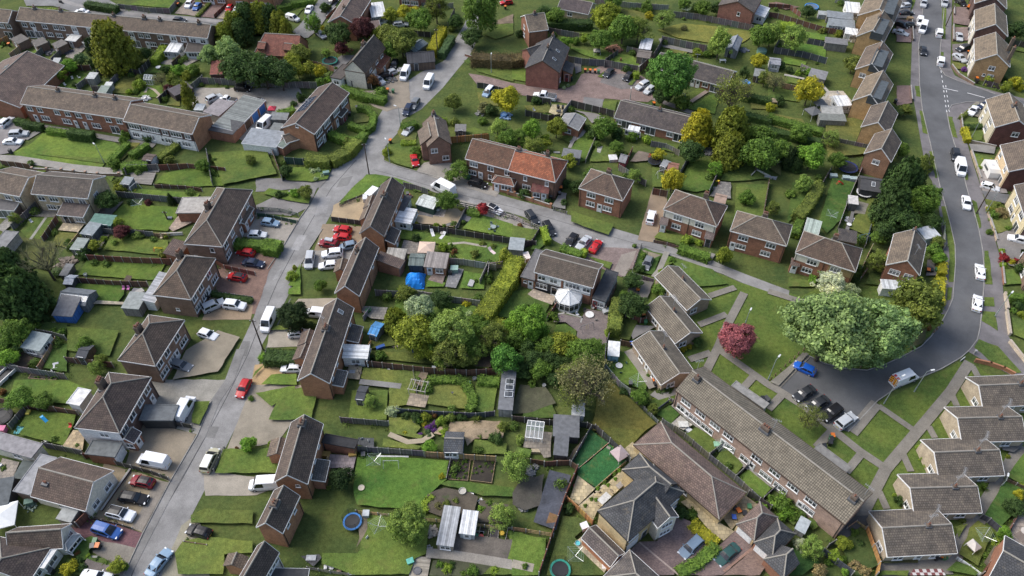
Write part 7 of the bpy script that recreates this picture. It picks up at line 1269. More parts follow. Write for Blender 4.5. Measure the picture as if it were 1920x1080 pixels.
S((380,310,40,'olive'),(780,572,20,'gold'),(795,600,24,'lime'),(785,690,18,'lime'),(1665,500,32,'yel'),(1745,520,48,'straw'),(1690,540,40),(1720,470,40,'olive'),(1765,860,40,'red'),(1862,882,28,'red'),(1822,888,28,'gold'),(1765,912,28,'lime'),(1755,806,24,'lime'),(1585,180,22,'lime'),(1675,128,18,'gold'),(1560,90,14,'lime'),(1605,118,12,'gold'),(1660,660,26),(1800,640,26,'mid'),(215,690,26,'lime'),(650,1030,40,'dark'),(170,380,40,'mid'))
V('van','white',1425,115,1455,255,'on the right road');V('suv','dark',1400,50,1410,120,'behind the white van');V('saloon','white',1480,385,1495,495,'on the right road');V('saloon','white',1595,1010,1585,905,'on the right road, lower');V('hatch','white',1605,305,1730,340,'beside the caravan');V('suv','white',1940,735,1825,705,'at the right edge')
# touring caravan
cv=empty('caravan',at((1650,225),.03),ang((1625,170),(1680,275)),(.66,.65,.62));cb=MB();pr_=[(-2.4,.45),(-2.3,2.2),(-1.9,2.5),(1.7,2.5),(2.3,1.9),(2.5,.9),(2.4,.45)]
for s_ in(1,-1):cb.face([(x,s_*1.08,z) for x,z in(pr_ if s_<0 else pr_[::-1])][::-1])
for i in range(len(pr_)):(xa,za),(xb,zb)=pr_[i],pr_[(i+1)%len(pr_)];cb.face([(xa,-1.08,za),(xb,-1.08,zb),(xb,1.08,zb),(xa,1.08,za)][::-1])
cb.build('body','paint',cv,(.66,.65,.62));MB().box(2.42,3.4,-.06,.06,.4,.5).build('tow_bar','grey',cv);MB().box(-.4,.3,-.3,.3,2.505,2.56).build('roof_hatch','lamp_clear',cv)
for s_ in(1,-1):MB().tube((0,s_*.95,.3),(0,s_*1.1,.3),.3,12).build('wheel','tyre',cv);MB().box(-1.2,1.0,s_*1.085-.01,s_*1.085+.01,1.35,1.95).build('window','glass',cv)
reg(cv,'white touring caravan parked on the front drive','caravan',None,full((1650,225)))
shed('black summerhouse with open front and dark gabled roof',(690,340),(880,370),5,2.2,1.2,(.04,.04,.042),(.06,.06,.063),'',name='summerhouse',cat='summerhouse',sky_=((.5,.3),));shed('pale blue shed with grey flat roof beside the pavement',(1185,715),(1300,690),3.2,2,.2,(.38,.42,.43),(.5,.52,.53),'',mono=True);shed('green striped lean-to roof on the back of the semi',(265,660),(375,690),4.5,2.3,.3,(.3,.3,.28),(.33,.39,.34),'',name='lean_to',cat='outhouse',mono=True,rm='sheet',board='white');shed('white cloth roofed lean-to shelter',(605,445),(680,455),2.5,2,.3,(.1,.1,.1),(.5,.48,.46),'',name='shelter',mono=True)
tramp('big dark trampoline below the lowest semi',590,195,75,(.02,.03,.12));tramp('black and white rimmed trampoline by the summerhouse',715,385,60,(.5,.5,.5),net=False);
for x in(485,580,635):crate('pale blue raised planter',x,255+(x-485)*.15,1.5,.9,.8,(.25,.31,.31),-.1,name='planter',cat='planter',group='planters')
slide('red toy on the dark lawn',518,312,0,(.6,.03,.03),L=.9);slide('teal playground slide',120,90,-1.9,(.02,.3,.3));swing('green swing frame by the teal slide',65,50,.2);rotary('rotary airer on the dark lawn',460,575);swing('blue framed garden swing seat',705,730,.3,(.1,.2,.25));crate('white cushioned bench',745,310,1.4,.7,.5,(.35,.35,.34),-.2,lid=False,name='bench',cat='bench',group=None);crate('white cushioned bench',845,335,1.4,.7,.5,(.35,.35,.34),-.2,lid=False,name='bench',cat='bench',group=None);heap('white sheet and clutter along the narrow path',610,570,36,(.5,.5,.5));tabl('round white table by the narrow path',600,622,.5);heap('stack of scrap and pallets by the detached house',1245,945,34,(.3,.3,.3));rotary('rotary airer frame on the small lawn',65,165)
BN((1190,968),(1215,968,'black'),(1255,965,'green'),(1830,350),(1800,345,'black'),(1260,930,'grey'));pole('telegraph pole with a lamp beside the right road',1560,525,8.0);lamp('street lamp on the right hand pavement',1632,520,5.6,2.4)
MB_=None
wf=crate('white window frame leaning at the drive',1885,860,1.6,.3,1.2,(.6,.6,.6),.9,lid=False,name='leaning_window',cat='window',group=None)
# ================================================================ cul-de-sac
tile(1440,540)
tree('huge grey green spring crown beside the cul-de-sac, left half','big',470,300,300,'grey',.95,mark='huge grey green tree');tree('grey green spreading crown beside the cul-de-sac, right half','big',830,330,240,'grey',.95);T(1105,125,205,'olive','soft',1.05);T(640,440,170,'grey','big',.8);T(310,965,118,'olive','twiggy',.85);T(1180,60,90,'yel','soft',1)

HG([(1800,75),(1940,85)],'mid',1.6,1.6);S((1870,130,40,'dark'),(1900,200,30,'yel'),(1840,170,26),(1200,300,26,'rust'),(620,20,60,'pale'),(560,-10,50,'pale'))
lawn([(1820,230),(1930,260),(1930,400),(1830,360)],G_LAWN,'lawn behind the stone walls');soil([(1020,300),(1240,170),(1160,420),(1060,470)],(.075,.075,.03),'rough ground under the olive tree');sheet('car_park_edge',[(280,495),(300,505),(75,745),(10,715)],'concrete',(.2,.185,.155),'concrete edge of the car park')
for q in([(1770,55),(1788,165)],[(1782,190),(1805,355)],[(1808,415),(1930,570)]):wall('pale stone garden wall on the far right',q,.8,.35,(.45,.38,.29),(.4,.34,.27))
wall('curved red brick wall at the corner of the green',[(1550,555),(1660,580),(1760,615),(1835,655)],.8,.25,'orange',(.33,.15,.08))
for i,(x,y) in enumerate(((265,470),(225,500),(195,530),(158,560),(125,590),(90,625),(52,660),(20,690),(420,560),(500,580),(570,595),(630,600),(690,600),(380,530),(1275,290),(1240,340),(1260,320))):
 q=at((x,y));o=MB().lathe([(.11,0),(.11,.75),(.04,.85)],8).build('wooden_bollard','bark',None,(.2,.14,.085));o.location=q;reg(o,'short wooden bollard','bollard','wooden bollards',full((x,y)))
V('hatch','cobalt',345,635,205,570,'at the car park edge');V('saloon','dark',345,745,200,835,'leftmost of the four parked in line');V('saloon','dark',435,830,315,905,'second of the four parked in line');V('suv','black',535,895,415,980,'third of the four parked in line');V('suv','silver',515,1045,650,950,'last of the four parked in line');car('white van with red and yellow chevrons on its back doors, at the kerb','van','white',935,715,1100,650,chev=True);V('saloon','white',1565,170,1575,55,'at the bend of the right road')
lamp('grey street lamp beside the chevron van',868,868,7.0,.5);lamp('slender street lamp on the grass by the kerb',1095,778,5.6,.2);lamp('white headed street lamp at the car park corner',0,690,5.6,.8);lamp('street lamp by the stone wall',1700,215,5.8,.7);crate('white road name sign on the verge',1455,540,1.2,.1,.5,(.6,.6,.6),.6,lid=False,name='sign',cat='sign',group=None);crate('grey junction box on the pavement',1545,495,.3,.3,.9,(.3,.3,.3),name='cabinet',cat='cabinet',group=None)
# ================================================================ left lower
tile(0,540)
for q,c in(([(545,50),(580,-20),(930,-10),(940,60),(890,120),(700,95)],(.06,.12,.022)),([(60,860),(120,700),(520,700),(650,760),(560,890),(400,870)],(.085,.15,.028)),([(150,1050),(220,930),(580,960),(540,1080)],(.085,.14,.027)),([(330,610),(430,420),(510,430),(510,640)],(.06,.115,.024)),([(230,330),(330,260),(510,280),(500,360)],(.05,.09,.022)),([(1440,1020),(1470,860),(1580,860),(1500,1040)],(.08,.13,.026)),([(1570,60),(1640,55),(1890,90),(1890,120)],(.06,.11,.022)),([(1895,690),(1920,640),(2010,560)],(.09,.15,.03))):lawn(q,c,'garden lawn, lower left')
patio([(240,520),(330,430),(430,390),(330,540)],(.12,.12,.145),'slabs','dark slate patio by the white cabin');soil([(80,600),(150,480),(280,540),(200,610)],look='dark dug bed below the white cabin');patio([(700,130),(740,105),(960,120),(1040,20),(1080,60),(1010,140)],(.33,.29,.22),'slabs','L shaped tan patio');sheet('yard',[(960,80),(1010,10),(1090,20),(1050,100)],'deck',(.13,.13,.14),'dark decking by the lean-to')
FN([(0,605),(250,650),(510,690)],'grey',1.8,mark='grey corner fence');FN([(300,625),(380,500),(435,400)],'tan',1.3);FN([(300,355),(420,375),(510,400)],'grey',1.7);FN([(0,860),(220,910),(430,930),(600,960)],'brown',1.5);FN([(90,1060),(200,930)],'grey',1.5);FN([(1090,985),(1230,1020),(1450,1055)],'dark',1.2);FN([(1570,40),(1900,85)],'grey',.8)
shed('white painted garden cabin with grey roof',(148,445),(295,475),3.6,2.1,.4,(.6,.58,.52),(.25,.29,.29),'0g m.45;1g w.5',name='garden_cabin',cat='cabin',wm='clad',mono=True);shed('blue fronted shed with black and grey roof',(385,205),(540,215),4.5,2,.7,(.04,.14,.42),(.16,.16,.165),'',mono=True);shed('dark workshop with a long band of rooflights',(425,110),(640,135),4.0,1.9,.9,(.13,.15,.17),(.13,.145,.16),'',mono=False,sky_=((.12,.28),(.28,.28),(.44,.28),(.6,.28),(.76,.28),(.92,.28)));shed('grey open lean-to roof by the pale extension',(905,150),(1040,160),4,2.2,.2,(.2,.19,.18),(.25,.27,.26),'',mono=True)
house('',(600,890),(690,770),2.5,2.5,.2,'white',(.62,.62,.61),'',parent=N4,flat_=True,rm='felt',wm='plain')
for x,y,r,c,k,a in((150,60,170,'dark','conifer',1.15),(20,40,110,'deep','conifer',1.1),(110,330,105,'mid','round',1),(60,420,80,'mid','round',.9),(60,520,72,'fresh','round',.9),(320,850,72,'mid','round',.8),(150,830,95,'mid','round',.75),(110,480,50,'dark','shrub',1)):T(x,y,r,c,k,a)
S((270,280,40),(340,230,36,'dark'),(430,650,30,'mid'),(20,780,30,'rust'),(460,340,40),(400,330,30),(1880,830,24))
bed('wooden framed raised bed by the grey fence',(215,685),(420,700),1.0)
for x in(400,440,480,515,545):crate('square stepping stone',x,845+(x-400)*.12,.55,.4,.05,(.4,.38,.33),lid=False,name='stepping_stone',cat='stepping stone',group='stepping stones')
bt_=empty('trailer',at((50,665),.05),ang((20,700),(85,640)));MB().box(-2.1,2.1,-.95,-.8,.3,.9).box(-2.1,2.1,.8,.95,.3,.9).box(-2.1,-1.95,-.8,.8,.3,.9).box(1.95,2.1,-.8,.8,.3,.9).build('side','paint',bt_,(.6,.6,.58));MB().box(-1.95,1.95,-.8,.8,.3,.5).build('bed','black',bt_);MB().box(-3.3,-2.1,-.05,.05,.3,.4).build('tow_bar','grey',bt_)
for s_ in(-1,1):MB().tube((0,s_*.95,.28),(0,s_*1.12,.28),.28,12).build('wheel','tyre',bt_)
reg(bt_,'white sided open trailer on the grass at the left edge','trailer',None,full((50,665)))
heap('white bags and broken plastic by the fence',420,590,60,(.5,.5,.52));heap('pile of white and grey rubbish in the shrubs',385,300,45,(.3,.31,.32),n=60);heap('blue toys on the slate patio',365,420,22,(.1,.3,.5));slide('blue garden slide on the lawn',330,990,-.6,(.03,.36,.68));tramp('black trampoline at the left edge',30,985,80,(.03,.03,.035));crate('yellow toy car on the grass',225,950,.5,.8,.7,(.55,.45,.08),name='toy_car',cat='toy',group=None);crate('pink plastic playhouse at the left edge',30,1075,1.1,.9,.9,(.5,.15,.25),name='playhouse',cat='playhouse',group=None);heap('green and blue climbing toys on the lawn',155,1065,40,(.1,.35,.35));crate('picnic bench by the decking',1055,45,1.5,1.2,.75,(.3,.29,.27),.8,lid=False,name='picnic_bench',cat='bench',group=None)
for x in(932,968):chair('pink inflatable garden chair',x,18,0,(.5,.17,.38))
chair('red child seat on the lawn edge',535,1050,0,(.5,.05,.04))
V('van','white',1345,985,1425,840,'behind the carport');V('hatch','red',1860,690,1795,815,'at the roadside');V('suv','white',1680,120,1840,140,'on the sandy drive');V('suv','silver',1560,150,1640,115,'close to the hipped semi');V('estate','grey',1290,560,1420,600,'in front of the third hipped semi');V('hatch','white',1500,330,1620,370,'on the hidden drive'.replace('hidden ','paved '))
BN((1155,1020),(1085,1005,'black'),(1115,1010,'black'),(1560,85,'black'),(1480,120,'grey'));HG([(1590,45),(1890,100)],'dark',1.0,.9)
# gardens hidden behind nothing: continue the plots
lawn([(510,300),(900,330),(830,520),(510,480)],G_LAWN,'lawn of the third hipped semi');FN([(510,560),(860,600)],'brown',1.6);T(640,420,60,'mid');T(760,540,55,'olive','loose');shed('plain brown shed behind the third hipped semi',(560,520),(640,530),3,2,.4)
sheet('driveway',[(1400,480),(1640,330),(1800,380),(1640,640),(1300,700)],'gravel',(.25,.215,.16),'gravel forecourt of the third hipped semi')
# ================================================================ middle lower
tile(480,540)
for q,c in(([(960,340),(1080,60),(1290,100),(1650,150),(1650,240),(1500,260),(1300,330)],(.07,.135,.025)),([(850,540),(870,490),(1290,500),(1760,590),(1740,620)],(.085,.12,.028)),([(785,690),(810,610),(1230,640),(1180,890),(1000,900),(1000,750)],(.115,.155,.035)),([(1290,880),(1310,720),(1500,700),(1620,790),(1620,880),(1580,920)],(.12,.155,.037)),([(1640,930),(1650,730),(1700,700),(1810,720),(1780,950)],(.09,.15,.03)),([(40,735),(120,660),(310,655),(310,740)],(.095,.17,.03)),([(250,20),(340,-30),(340,60),(240,60)],(.1,.18,.03)),([(0,800),(300,745),(300,800),(120,900)],(.095,.16,.03)),([(1000,1090),(1000,980),(1180,980),(1240,1060),(1200,1100)],(.115,.16,.035)),([(870,400),(1000,350),(1050,440),(860,470)],(.07,.1,.025)),([(100,330),(170,290),(270,320)],G_LAWN),([(1800,190),(1930,60),(1930,240),(1830,230)],(.06,.115,.024))):lawn(q,c,'long back garden lawn')
patio([(690,690),(700,590),(800,600),(780,700)],(.3,.26,.19),'slabs','tan patio with dark furniture');patio([(1130,890),(1160,800),(1300,820),(1270,910)],(.3,.25,.19),'slabs','tan patio by the pergola');soil([(1190,720),(1240,640),(1300,650),(1250,760)],(.15,.115,.08),'brown garden path bed');soil([(1440,1090),(1460,1010),(1850,1010),(1850,1090)],(.25,.19,.12),'sandy gravel planting area');soil([(1640,600),(1660,500),(1760,500),(1760,600)],look='bare shaded earth');patio([(760,160),(840,150),(990,160),(960,250),(860,240)],(.26,.24,.21),'slabs','concrete yard behind the cottages');strip('path',[(780,715),(1090,750)],1.1,'concrete',(.2,.195,.185),'grey garden path')
FN([(650,570),(1260,640),(1580,660),(1800,650)],'brown',1.7,mark='long brown fence of the lower gardens');FN([(1060,940),(1330,960),(1650,975),(1790,960)],'slate',1.4);FN([(1180,60),(1470,110),(1680,140)],'pale',1.7);FN([(810,250),(860,180)],'pale',1.4);FN([(1180,640),(1200,760)],'grey',.8,'rail');FN([(1680,-20),(1740,-150)],'pale',1.7)
for x,y,r,c,k,a in((282,215,118,'deep','big',.9),(1050,250,92,'yel','conifer',1.0),(1230,165,108,'pale','big',1.15),(1180,350,145,'yel','round',.95),(1470,330,170,'apple','big',.9),(1460,480,145,'olive','loose',.9),(1775,360,120,'olive','loose',.95),(1870,540,108,'bright','round',1.2),(1380,85,80,'dark','round',.8),(1120,30,70,'olive','round',.8),(1660,250,70,'mid','loose',.9),(1310,270,90,'mid','round',.9),(1340,420,90,'mid','round',1),(1590,420,100,'mid','round',1),(1660,470,80,'apple','loose',1),(1590,530,75,'olive','round',.8),(1270,470,80,'yel','round',1),(1700,320,85,'mid','round',1),(1800,450,70,'dark','round',.9),(1400,560,55,'mid','shrub',.9)):T(x,y,r,c,k,a,mark='pale whitish green tree' if c=='pale' else None)
HG([(75,525),(325,535)],'dark',2.8,2.0,mark='dark clipped hedge');HG([(1285,790),(1290,700),(1500,690),(1570,720),(1620,810),(1630,880),(1590,920)],'mid',1.5,1.2,mark='curved low hedge');HG([(1665,700),(1825,710)],'mid',1.8,1.4);HG([(30,540),(75,500)],'fresh',1,.8)
S((1575,122,34,'gold'),(1600,195,30,'pale'),(1512,705,30,'lime'),(935,515,45),(1268,965,42,'yel'),(1390,1005,46,'lime'),(1025,925,52,'pale'),(1655,1000,66,'olive','spiky'),(1850,1040,45,'olive'),(1460,980,45,'olive'),(1540,970,40,'dark'),(1200,975,45,'dark'),(1130,960,40,'dark'),(1190,1005,20,'purple'),(1225,1000,36),(1300,1050,30,'purple'),(1260,1020,22,'gold'),(1340,1070,24,'purple'),(1215,690,26),(1180,745,18,'lime'),(1420,1050,30,'olive'),(1340,950,30,'rust'),(390,285,40,'dark'),(420,290,30,'dark'),(870,520,26,'dark'),(1290,1075,26,'blue'),(1290,790,26,'mid'))
V('van','white',125,180,65,320,'on the left road',s=.92);V('hatch','white',268,345,375,335,'small, by the round dark bush');V('hatch','white',340,600,195,600,'on the sandy drive, above the lawn');V('smallvan','white',500,195,395,185,'partly behind the dark bush')
shed('small shed with bright blue roof',(835,345),(905,365),3.2,2,.5,(.17,.17,.17),(.08,.27,.55),'0g D.5',rm='sheet');shed('long grey workshop with big white rooflight frames',(1812,910),(1925,918),8.5,2.2,.3,(.3,.29,.27),(.15,.155,.165),'',name='workshop',cat='workshop',mono=True,sky_=((.5,.35),(.5,.5),(.5,.65),(.75,.35),(.75,.5),(.75,.65)),mark='workshop with white rooflights')
pg=empty('pergola',at((1225,790),.02),ang((1165,800),(1280,820)));pb_=MB()
for sx in(-1.4,0,1.4):
 for sy in(-1,1):pb_.tube((sx,sy,0),(sx,sy,2.1),.05,5)
for sy in(-1,1):pb_.box(-1.6,1.6,sy-.05,sy+.05,2.1,2.2)
for i in range(5):pb_.box(-1.4+i*.7-.03,-1.4+i*.7+.03,-1.2,1.2,2.2,2.28)
pb_.build('frame','plain',pg,(.42,.39,.34));reg(pg,'weathered timber pergola frame beside the tan patio','pergola',None,full((1225,790)))
for x,y,rz in((760,610,.2),(700,640,1.2),(790,650,2)):chair('dark rattan patio chair',x,y,rz,(.06,.045,.045))
tabl('low glass patio table',725,640,rect=(1.0,.7),col=(.3,.32,.34),h=.5);crate('blue garden bench by the fence',935,450,1.6,.6,.5,(.03,.1,.35),.5,lid=False,name='bench',cat='bench',group=None);chair('blue chair under the leafy tree',1190,490,1,(.03,.1,.35));chair('blue chair under the leafy tree',1270,480,2,(.03,.1,.35));heap('heap of earth and stones by the tree',1050,420,36,(.22,.18,.14));pool('small bright blue garden pond tub',1597,712,14,(.1,.3,.5),.3,lid=(.2,.5,.7));tabl('stone bird bath in the ring hedge',1475,810,.2,(.08,.08,.08),h=1.0);crate('grey water butt by the brown fence',1338,628,.6,.6,1.1,(.3,.32,.34),name='water_butt',cat='water butt',group=None);pot('round white planter at the fence',995,625,.3,.4,(.5,.5,.48));pool('round grey stone ring',1640,685,16,(.3,.3,.3),.4,lid=(.2,.22,.22),name='stone_ring');BN((840,195,'green'),(855,185,'green'));pole('telegraph pole at the left roadside',55,465,8.2);crate('yellow sign board by the blue roofed shed',920,370,.7,.1,1.2,(.5,.42,.15),.9,lid=False,name='board',cat='board',group=None);crate('wooden gate panel by the white conservatory',860,445,1.0,.12,1.4,(.35,.2,.07),1.2,lid=False,name='gate',cat='gate',group=None)
# fill the plots that continue between the cottages
tile(480,540)
FN([(900,60),(1080,70)],'grey',1.7);lawn([(350,760),(470,770),(420,1000),(100,1000),(200,800)],(.09,.15,.03),'front lawn beside the road');lawn([(720,780),(990,780),(980,1000),(700,1000)],(.095,.15,.03),'back garden lawn of the middle cottage');FN([(640,1010),(1000,1040)],'grey',1.6);T(860,850,60,'apple','loose');shed('brown felt roofed shed on the middle lawn',(740,840),(810,848),3,2,.4)
# ================================================================ centre lower right
tile(960,540)
for q,c in(([(690,640),(700,500),(870,490),(1010,740),(1000,780),(860,740)],(.08,.15,.027)),([(600,1080),(640,800),(720,700),(900,860),(1080,1030),(960,1110)],(.115,.125,.03)),([(310,340),(330,290),(400,280),(480,330),(480,370),(400,400)],(.08,.14,.026)),([(350,215),(400,195),(520,230),(500,260)],(.07,.12,.025)),([(0,200),(0,40),(140,20),(290,110),(250,200),(120,140)],(.05,.095,.022)),([(800,390),(830,230),(940,260),(880,400)],(.09,.125,.03)),([(1080,960),(1180,890),(1250,960),(1190,1030)],(.06,.12,.024)),([(80,980),(100,880),(300,880),(340,990)],(.055,.1,.023)),([(1010,870),(1060,850),(1240,800),(1200,870),(1060,960)],(.08,.13,.026))):lawn(q,c,'lawn among the trees in the middle')
patio([(310,270),(350,200),(520,240),(560,170),(730,200),(700,440),(470,440),(490,340),(400,270)],(.17,.14,.135),'block_paving','large purplish block paved terrace');patio([(115,60),(160,20),(330,80),(300,140),(160,90)],(.36,.3,.24),'slabs','pinkish slab patio');strip('path',[(870,480),(960,600),(1060,760)],1.8,'concrete',(.25,.225,.19),'concrete path along the lowest stepped bungalow');strip('path',[(1050,800),(1090,830),(1240,785)],1.3,'concrete',(.22,.21,.19),'path behind the long terrace');strip('path',[(1210,880),(1420,1060),(1700,1300),(2000,1520),(2300,1750)],1.4,'concrete',(.24,.225,.2),'path along the back of the long terrace');soil([(-20,960),(60,740),(250,760),(330,880),(100,960)],(.07,.07,.04),'rough ground with rubble');patio([(1190,1030),(1260,970),(1350,1040),(1280,1080)],(.38,.36,.32),'slabs','pale square patio behind the terrace');sheet('yard',[(860,40),(900,-60),(1060,-30),(1010,90),(960,80)],'gravel',(.14,.13,.115),'dark yard with bins');sheet('yard',[(930,290),(1080,300),(900,400),(890,370)],'concrete',(.19,.18,.17),'grey yard at the bungalow end')
FN([(700,620),(800,740),(880,800)],'pale',1.6);FN([(880,810),(990,920),(1090,1020)],'grey',1.0);FN([(0,1000),(280,1030),(560,1050),(640,1080)],'dark',1.6,mark='dark fence behind the aluminium greenhouse');FN([(850,230),(960,265),(1000,260)],'brown',1.5);FN([(810,430),(900,450)],'brown',1.5);FN([(260,250),(340,130)],'red',1.3);FN([(700,190),(780,0)],'brown',1.8);FN([(690,640),(700,450),(740,330)],'grey',1.5);FN([(1090,930),(1170,870)],'slate',1.2);FN([(1180,860),(1250,890)],'grey',1.2);wall('low pale stone wall on the paved terrace',[(350,210),(400,200),(525,235),(515,270)],.5,col=(.3,.28,.24));wall('low wall across the paved terrace',[(520,290),(700,350)],.4,col=(.2,.17,.16))
for x,y,r,c,k,a in((130,255,138,'fresh','big',1),(275,430,88,'mid','round',1),(370,420,105,'yel','round',.95),(560,490,132,'mid','big',.95),(220,610,80,'mid','round',.95),(560,710,215,'twig','twiggy',1.05),(480,800,150,'olive','twiggy',.9),(520,640,130,'olive','loose',1),(900,130,105,'dark','round',.95),(35,560,80,'dark','round',1),(120,440,70,'dark','round',1),(960,815,62,'mid','round',1),(1060,905,45,'olive','loose',1),(840,60,45,'mid','round',1),(1390,402,42,'dark','round',.9),(330,560,70,'dark','round',.9),(1100,10,50,'mid','shrub',.9),(30,380,85,'mid','round',1),(150,540,85,'dark','round',.9),(300,520,80,'dark','round',.9),(430,560,70,'dark','round',.9),(230,330,60,'fresh','round',1),(20,270,80,'fresh','round',1),(400,650,75,'olive','round',.9),(320,680,60,'dark','round',.9),(640,620,60,'olive','loose',1),(90,640,55,'dark','round',.8),(480,420,50,'yel','round',.9)):T(x,y,r,c,k,a,mark='brown twiggy tree' if c=='twig' else None)
tree('deep pink flowering cherry tree on the green','big',1690,388,140,'pink',.8,mark='pink flowering tree')
HG([(765,340),(775,220),(800,110)],'olive',2.4,2.6);HG([(100,640),(60,560)],'dark',2,1.6)
S((835,785,34,'dark'),(1283,458,26,'gold'),(1330,440,24,'gold'),(1128,768,38,'dark'),(805,300,20,'straw'),(375,225,16,'purple'),(780,530,20,'red'),(990,620,18,'lime'),(1020,660,22),(920,500,16,'rust'),(940,520,16,'rust'),(720,340,36,'lime'),(1070,835,16,'lime'),(300,210,40),(330,240,30),(150,720,36),(1180,770,30,'dark'),(60,470,40,'deep'),(460,560,36,'dark'))
pg2=shed('white canopied shelter with blue contents',(715,505),(805,515),3.2,2.1,.2,(.2,.35,.42),(.66,.67,.66),'',name='shelter',mono=True);tabl('round white table on the paved terrace',580,218,.8);
for x,y,rz,c in((545,185,0,(.06,.06,.06)),(605,160,1,(.55,.5,.46)),(625,250,3.4,(.5,.47,.42)),(490,210,.6,(.6,.6,.6))):chair('terrace garden chair',x,y,rz,c)
crate('grey covered barbecue on the paved terrace',703,195,1.3,.8,1.0,(.32,.33,.34),.4,name='barbecue',cat='barbecue',group=None);swing('metal framed swing by the terrace wall',560,325,.4,(.2,.2,.2));tabl('round white table by the bungalow path',800,600,.6)
for x,y,rz in((775,580,.6),(845,585,5.2),(770,615,2),(812,645,3.2)):chair('dark green chair at the bungalow table',x,y,rz,(.04,.09,.07))
rotary('rotary airer beside the bungalow path',935,740);BN((1062,715),(1070,740,'black'),(980,220),(998,275,'green'),(940,35),(925,60,'black'),(895,440,'blue'),(885,735,'grey'));heap('flower pots and bags along the bungalow wall',1010,640,34,(.2,.24,.2));heap('clay pots by the bungalow corner',930,505,30,(.3,.12,.06));heap('rubble and broken bricks',130,820,60,(.3,.26,.22),n=70);heap('pile of red clay bricks',195,880,34,(.35,.14,.07));shed('derelict white sided hut under the twiggy tree',(445,955),(545,962),3,2,.3,(.5,.52,.5),(.45,.46,.45),'',mono=True);tabl('white patio table behind the terrace',1280,1040,rect=(1.6,1.1),col=(.55,.55,.52));crate('white loungers stacked at the patio',1310,1062,1.9,.8,.4,(.55,.57,.58),-.8,lid=False,name='stacked_lounger',cat='lounger',group=None);crate('row of dark planters in the yard',1890,860,1.6,1.0,.9,(.05,.05,.055),.6,name='planter',cat='planter',group=None);BN((1870,850,'black'),(1880,870,'black'));pool('small round red pond basin',95,750,14,(.3,.2,.17),.2,lid=(.1,.1,.09));pot('grey barrel on rough ground',240,745,.35,.7,(.4,.4,.38));lamp('thin lamp post on the green by the pink tree',1745,280,3.4,1)
tile(1240,660,3.0857)
for x,y in((970,540),(975,520),(935,560)):wbin('black wheelie bin by the terrace canopy',x,y,'black')
wbin('orange lidded wheelie bin by the terrace front',982,500);wbin('green lidded wheelie bin by the terrace front',972,515,'green','green')
for q in([(270,610),(355,545)],[(420,740),(505,660)],[(60,300),(40,290)],[(585,860),(650,800)]):FN([q[0],q[1]],'grey',1.3)
FN([(0,415),(130,500),(270,620),(420,740),(560,870)],'grey',1.5,mark='grey fence behind the plum roofed bungalow')
for q,c in(([(140,490),(200,445),(350,540),(270,605)],G_LAWN),([(300,640),(365,560),(470,665),(420,725)],G_LAWN),([(430,745),(500,690),(630,800),(580,855)],(.09,.165,.03)),([(590,880),(650,810),(840,940),(760,1010)],(.06,.1,.024)),([(820,985),(870,960),(900,1020),(870,1040)],(.07,.12,.025))):lawn(q,c,'small lawn behind the long terrace')
S((460,742,18,'lime'),(690,880,60),(720,930,50,'fresh'),(630,850,30),(760,850,36,'dark'),(780,950,40,'mid'),(650,790,16,'lime'),(600,890,26,'fresh'));crate('pale green tub by the fence',320,547,1.1,.8,.7,(.2,.38,.26),name='water_tub',cat='tub',group=None);tabl('round dark patio table behind the terrace',562,712,.6,(.2,.2,.19));chair('dark folded chair behind the terrace',528,690,0,(.08,.08,.08));heap('black bags by the terrace wall',425,610,18,(.03,.05,.05));rotary('washing line post behind the terrace',345,575);shed('flat pale topped shed at the terrace end',(770,1020),(830,1055),2.4,1.5,.15,(.3,.3,.3),(.36,.4,.42),'',mono=True)
# ================================================================ bottom left
tile(0,810)
for q,c in(([(155,30),(200,-30),(540,0),(490,115),(350,80)],(.085,.14,.027)),([(560,930),(600,830),(700,790),(760,830),(680,900),(700,970),(600,970)],(.055,.11,.023)),([(1625,320),(1680,140),(2060,140),(2110,180),(2090,320)],(.095,.155,.03)),([(1440,640),(1540,590),(1900,600),(1900,700),(1450,690)],(.09,.13,.03)),([(1380,830),(1560,800),(1900,830),(1900,920),(1690,930),(1680,1080),(1340,1080),(1320,920)],(.105,.155,.033)),([(0,400),(0,270),(80,290)],G_LAWN),([(690,960),(790,960),(900,1040),(820,1060),(700,1000)],(.06,.1,.024)),([(480,1080),(520,960),(640,1000),(620,1080)],(.07,.12,.025))):lawn(q,c,'lawn near the bottom left road')
patio([(0,300),(30,210),(160,240),(100,380),(0,430)],(.25,.22,.19),'slabs','brownish patio behind the bungalow');patio([(480,120),(560,0),(650,10),(630,150)],(.38,.3,.19),'slabs','tan patio at the rendered end');soil([(670,1090),(620,1040),(660,970),(800,1000),(940,1060),(920,1090)],(.13,.11,.1),'brown paved drive at the bottom')
FN([(350,120),(500,150),(640,180)],'grey',1.7);FN([(880,250),(1000,280),(1150,320),(1280,370)],'dark',1.3);FN([(680,650),(860,690),(1000,730)],'dark',.6);FN([(600,720),(680,640)],'red',1.8);FN([(640,200),(690,190),(860,240)],'red',1.5);FN([(1610,300),(1690,130)],'grey',.9,'rail');FN([(1390,835),(1560,860)],'brown',.7);wall('thin low wall along the parking bay',[(770,590),(980,290)],.4,col='dark')
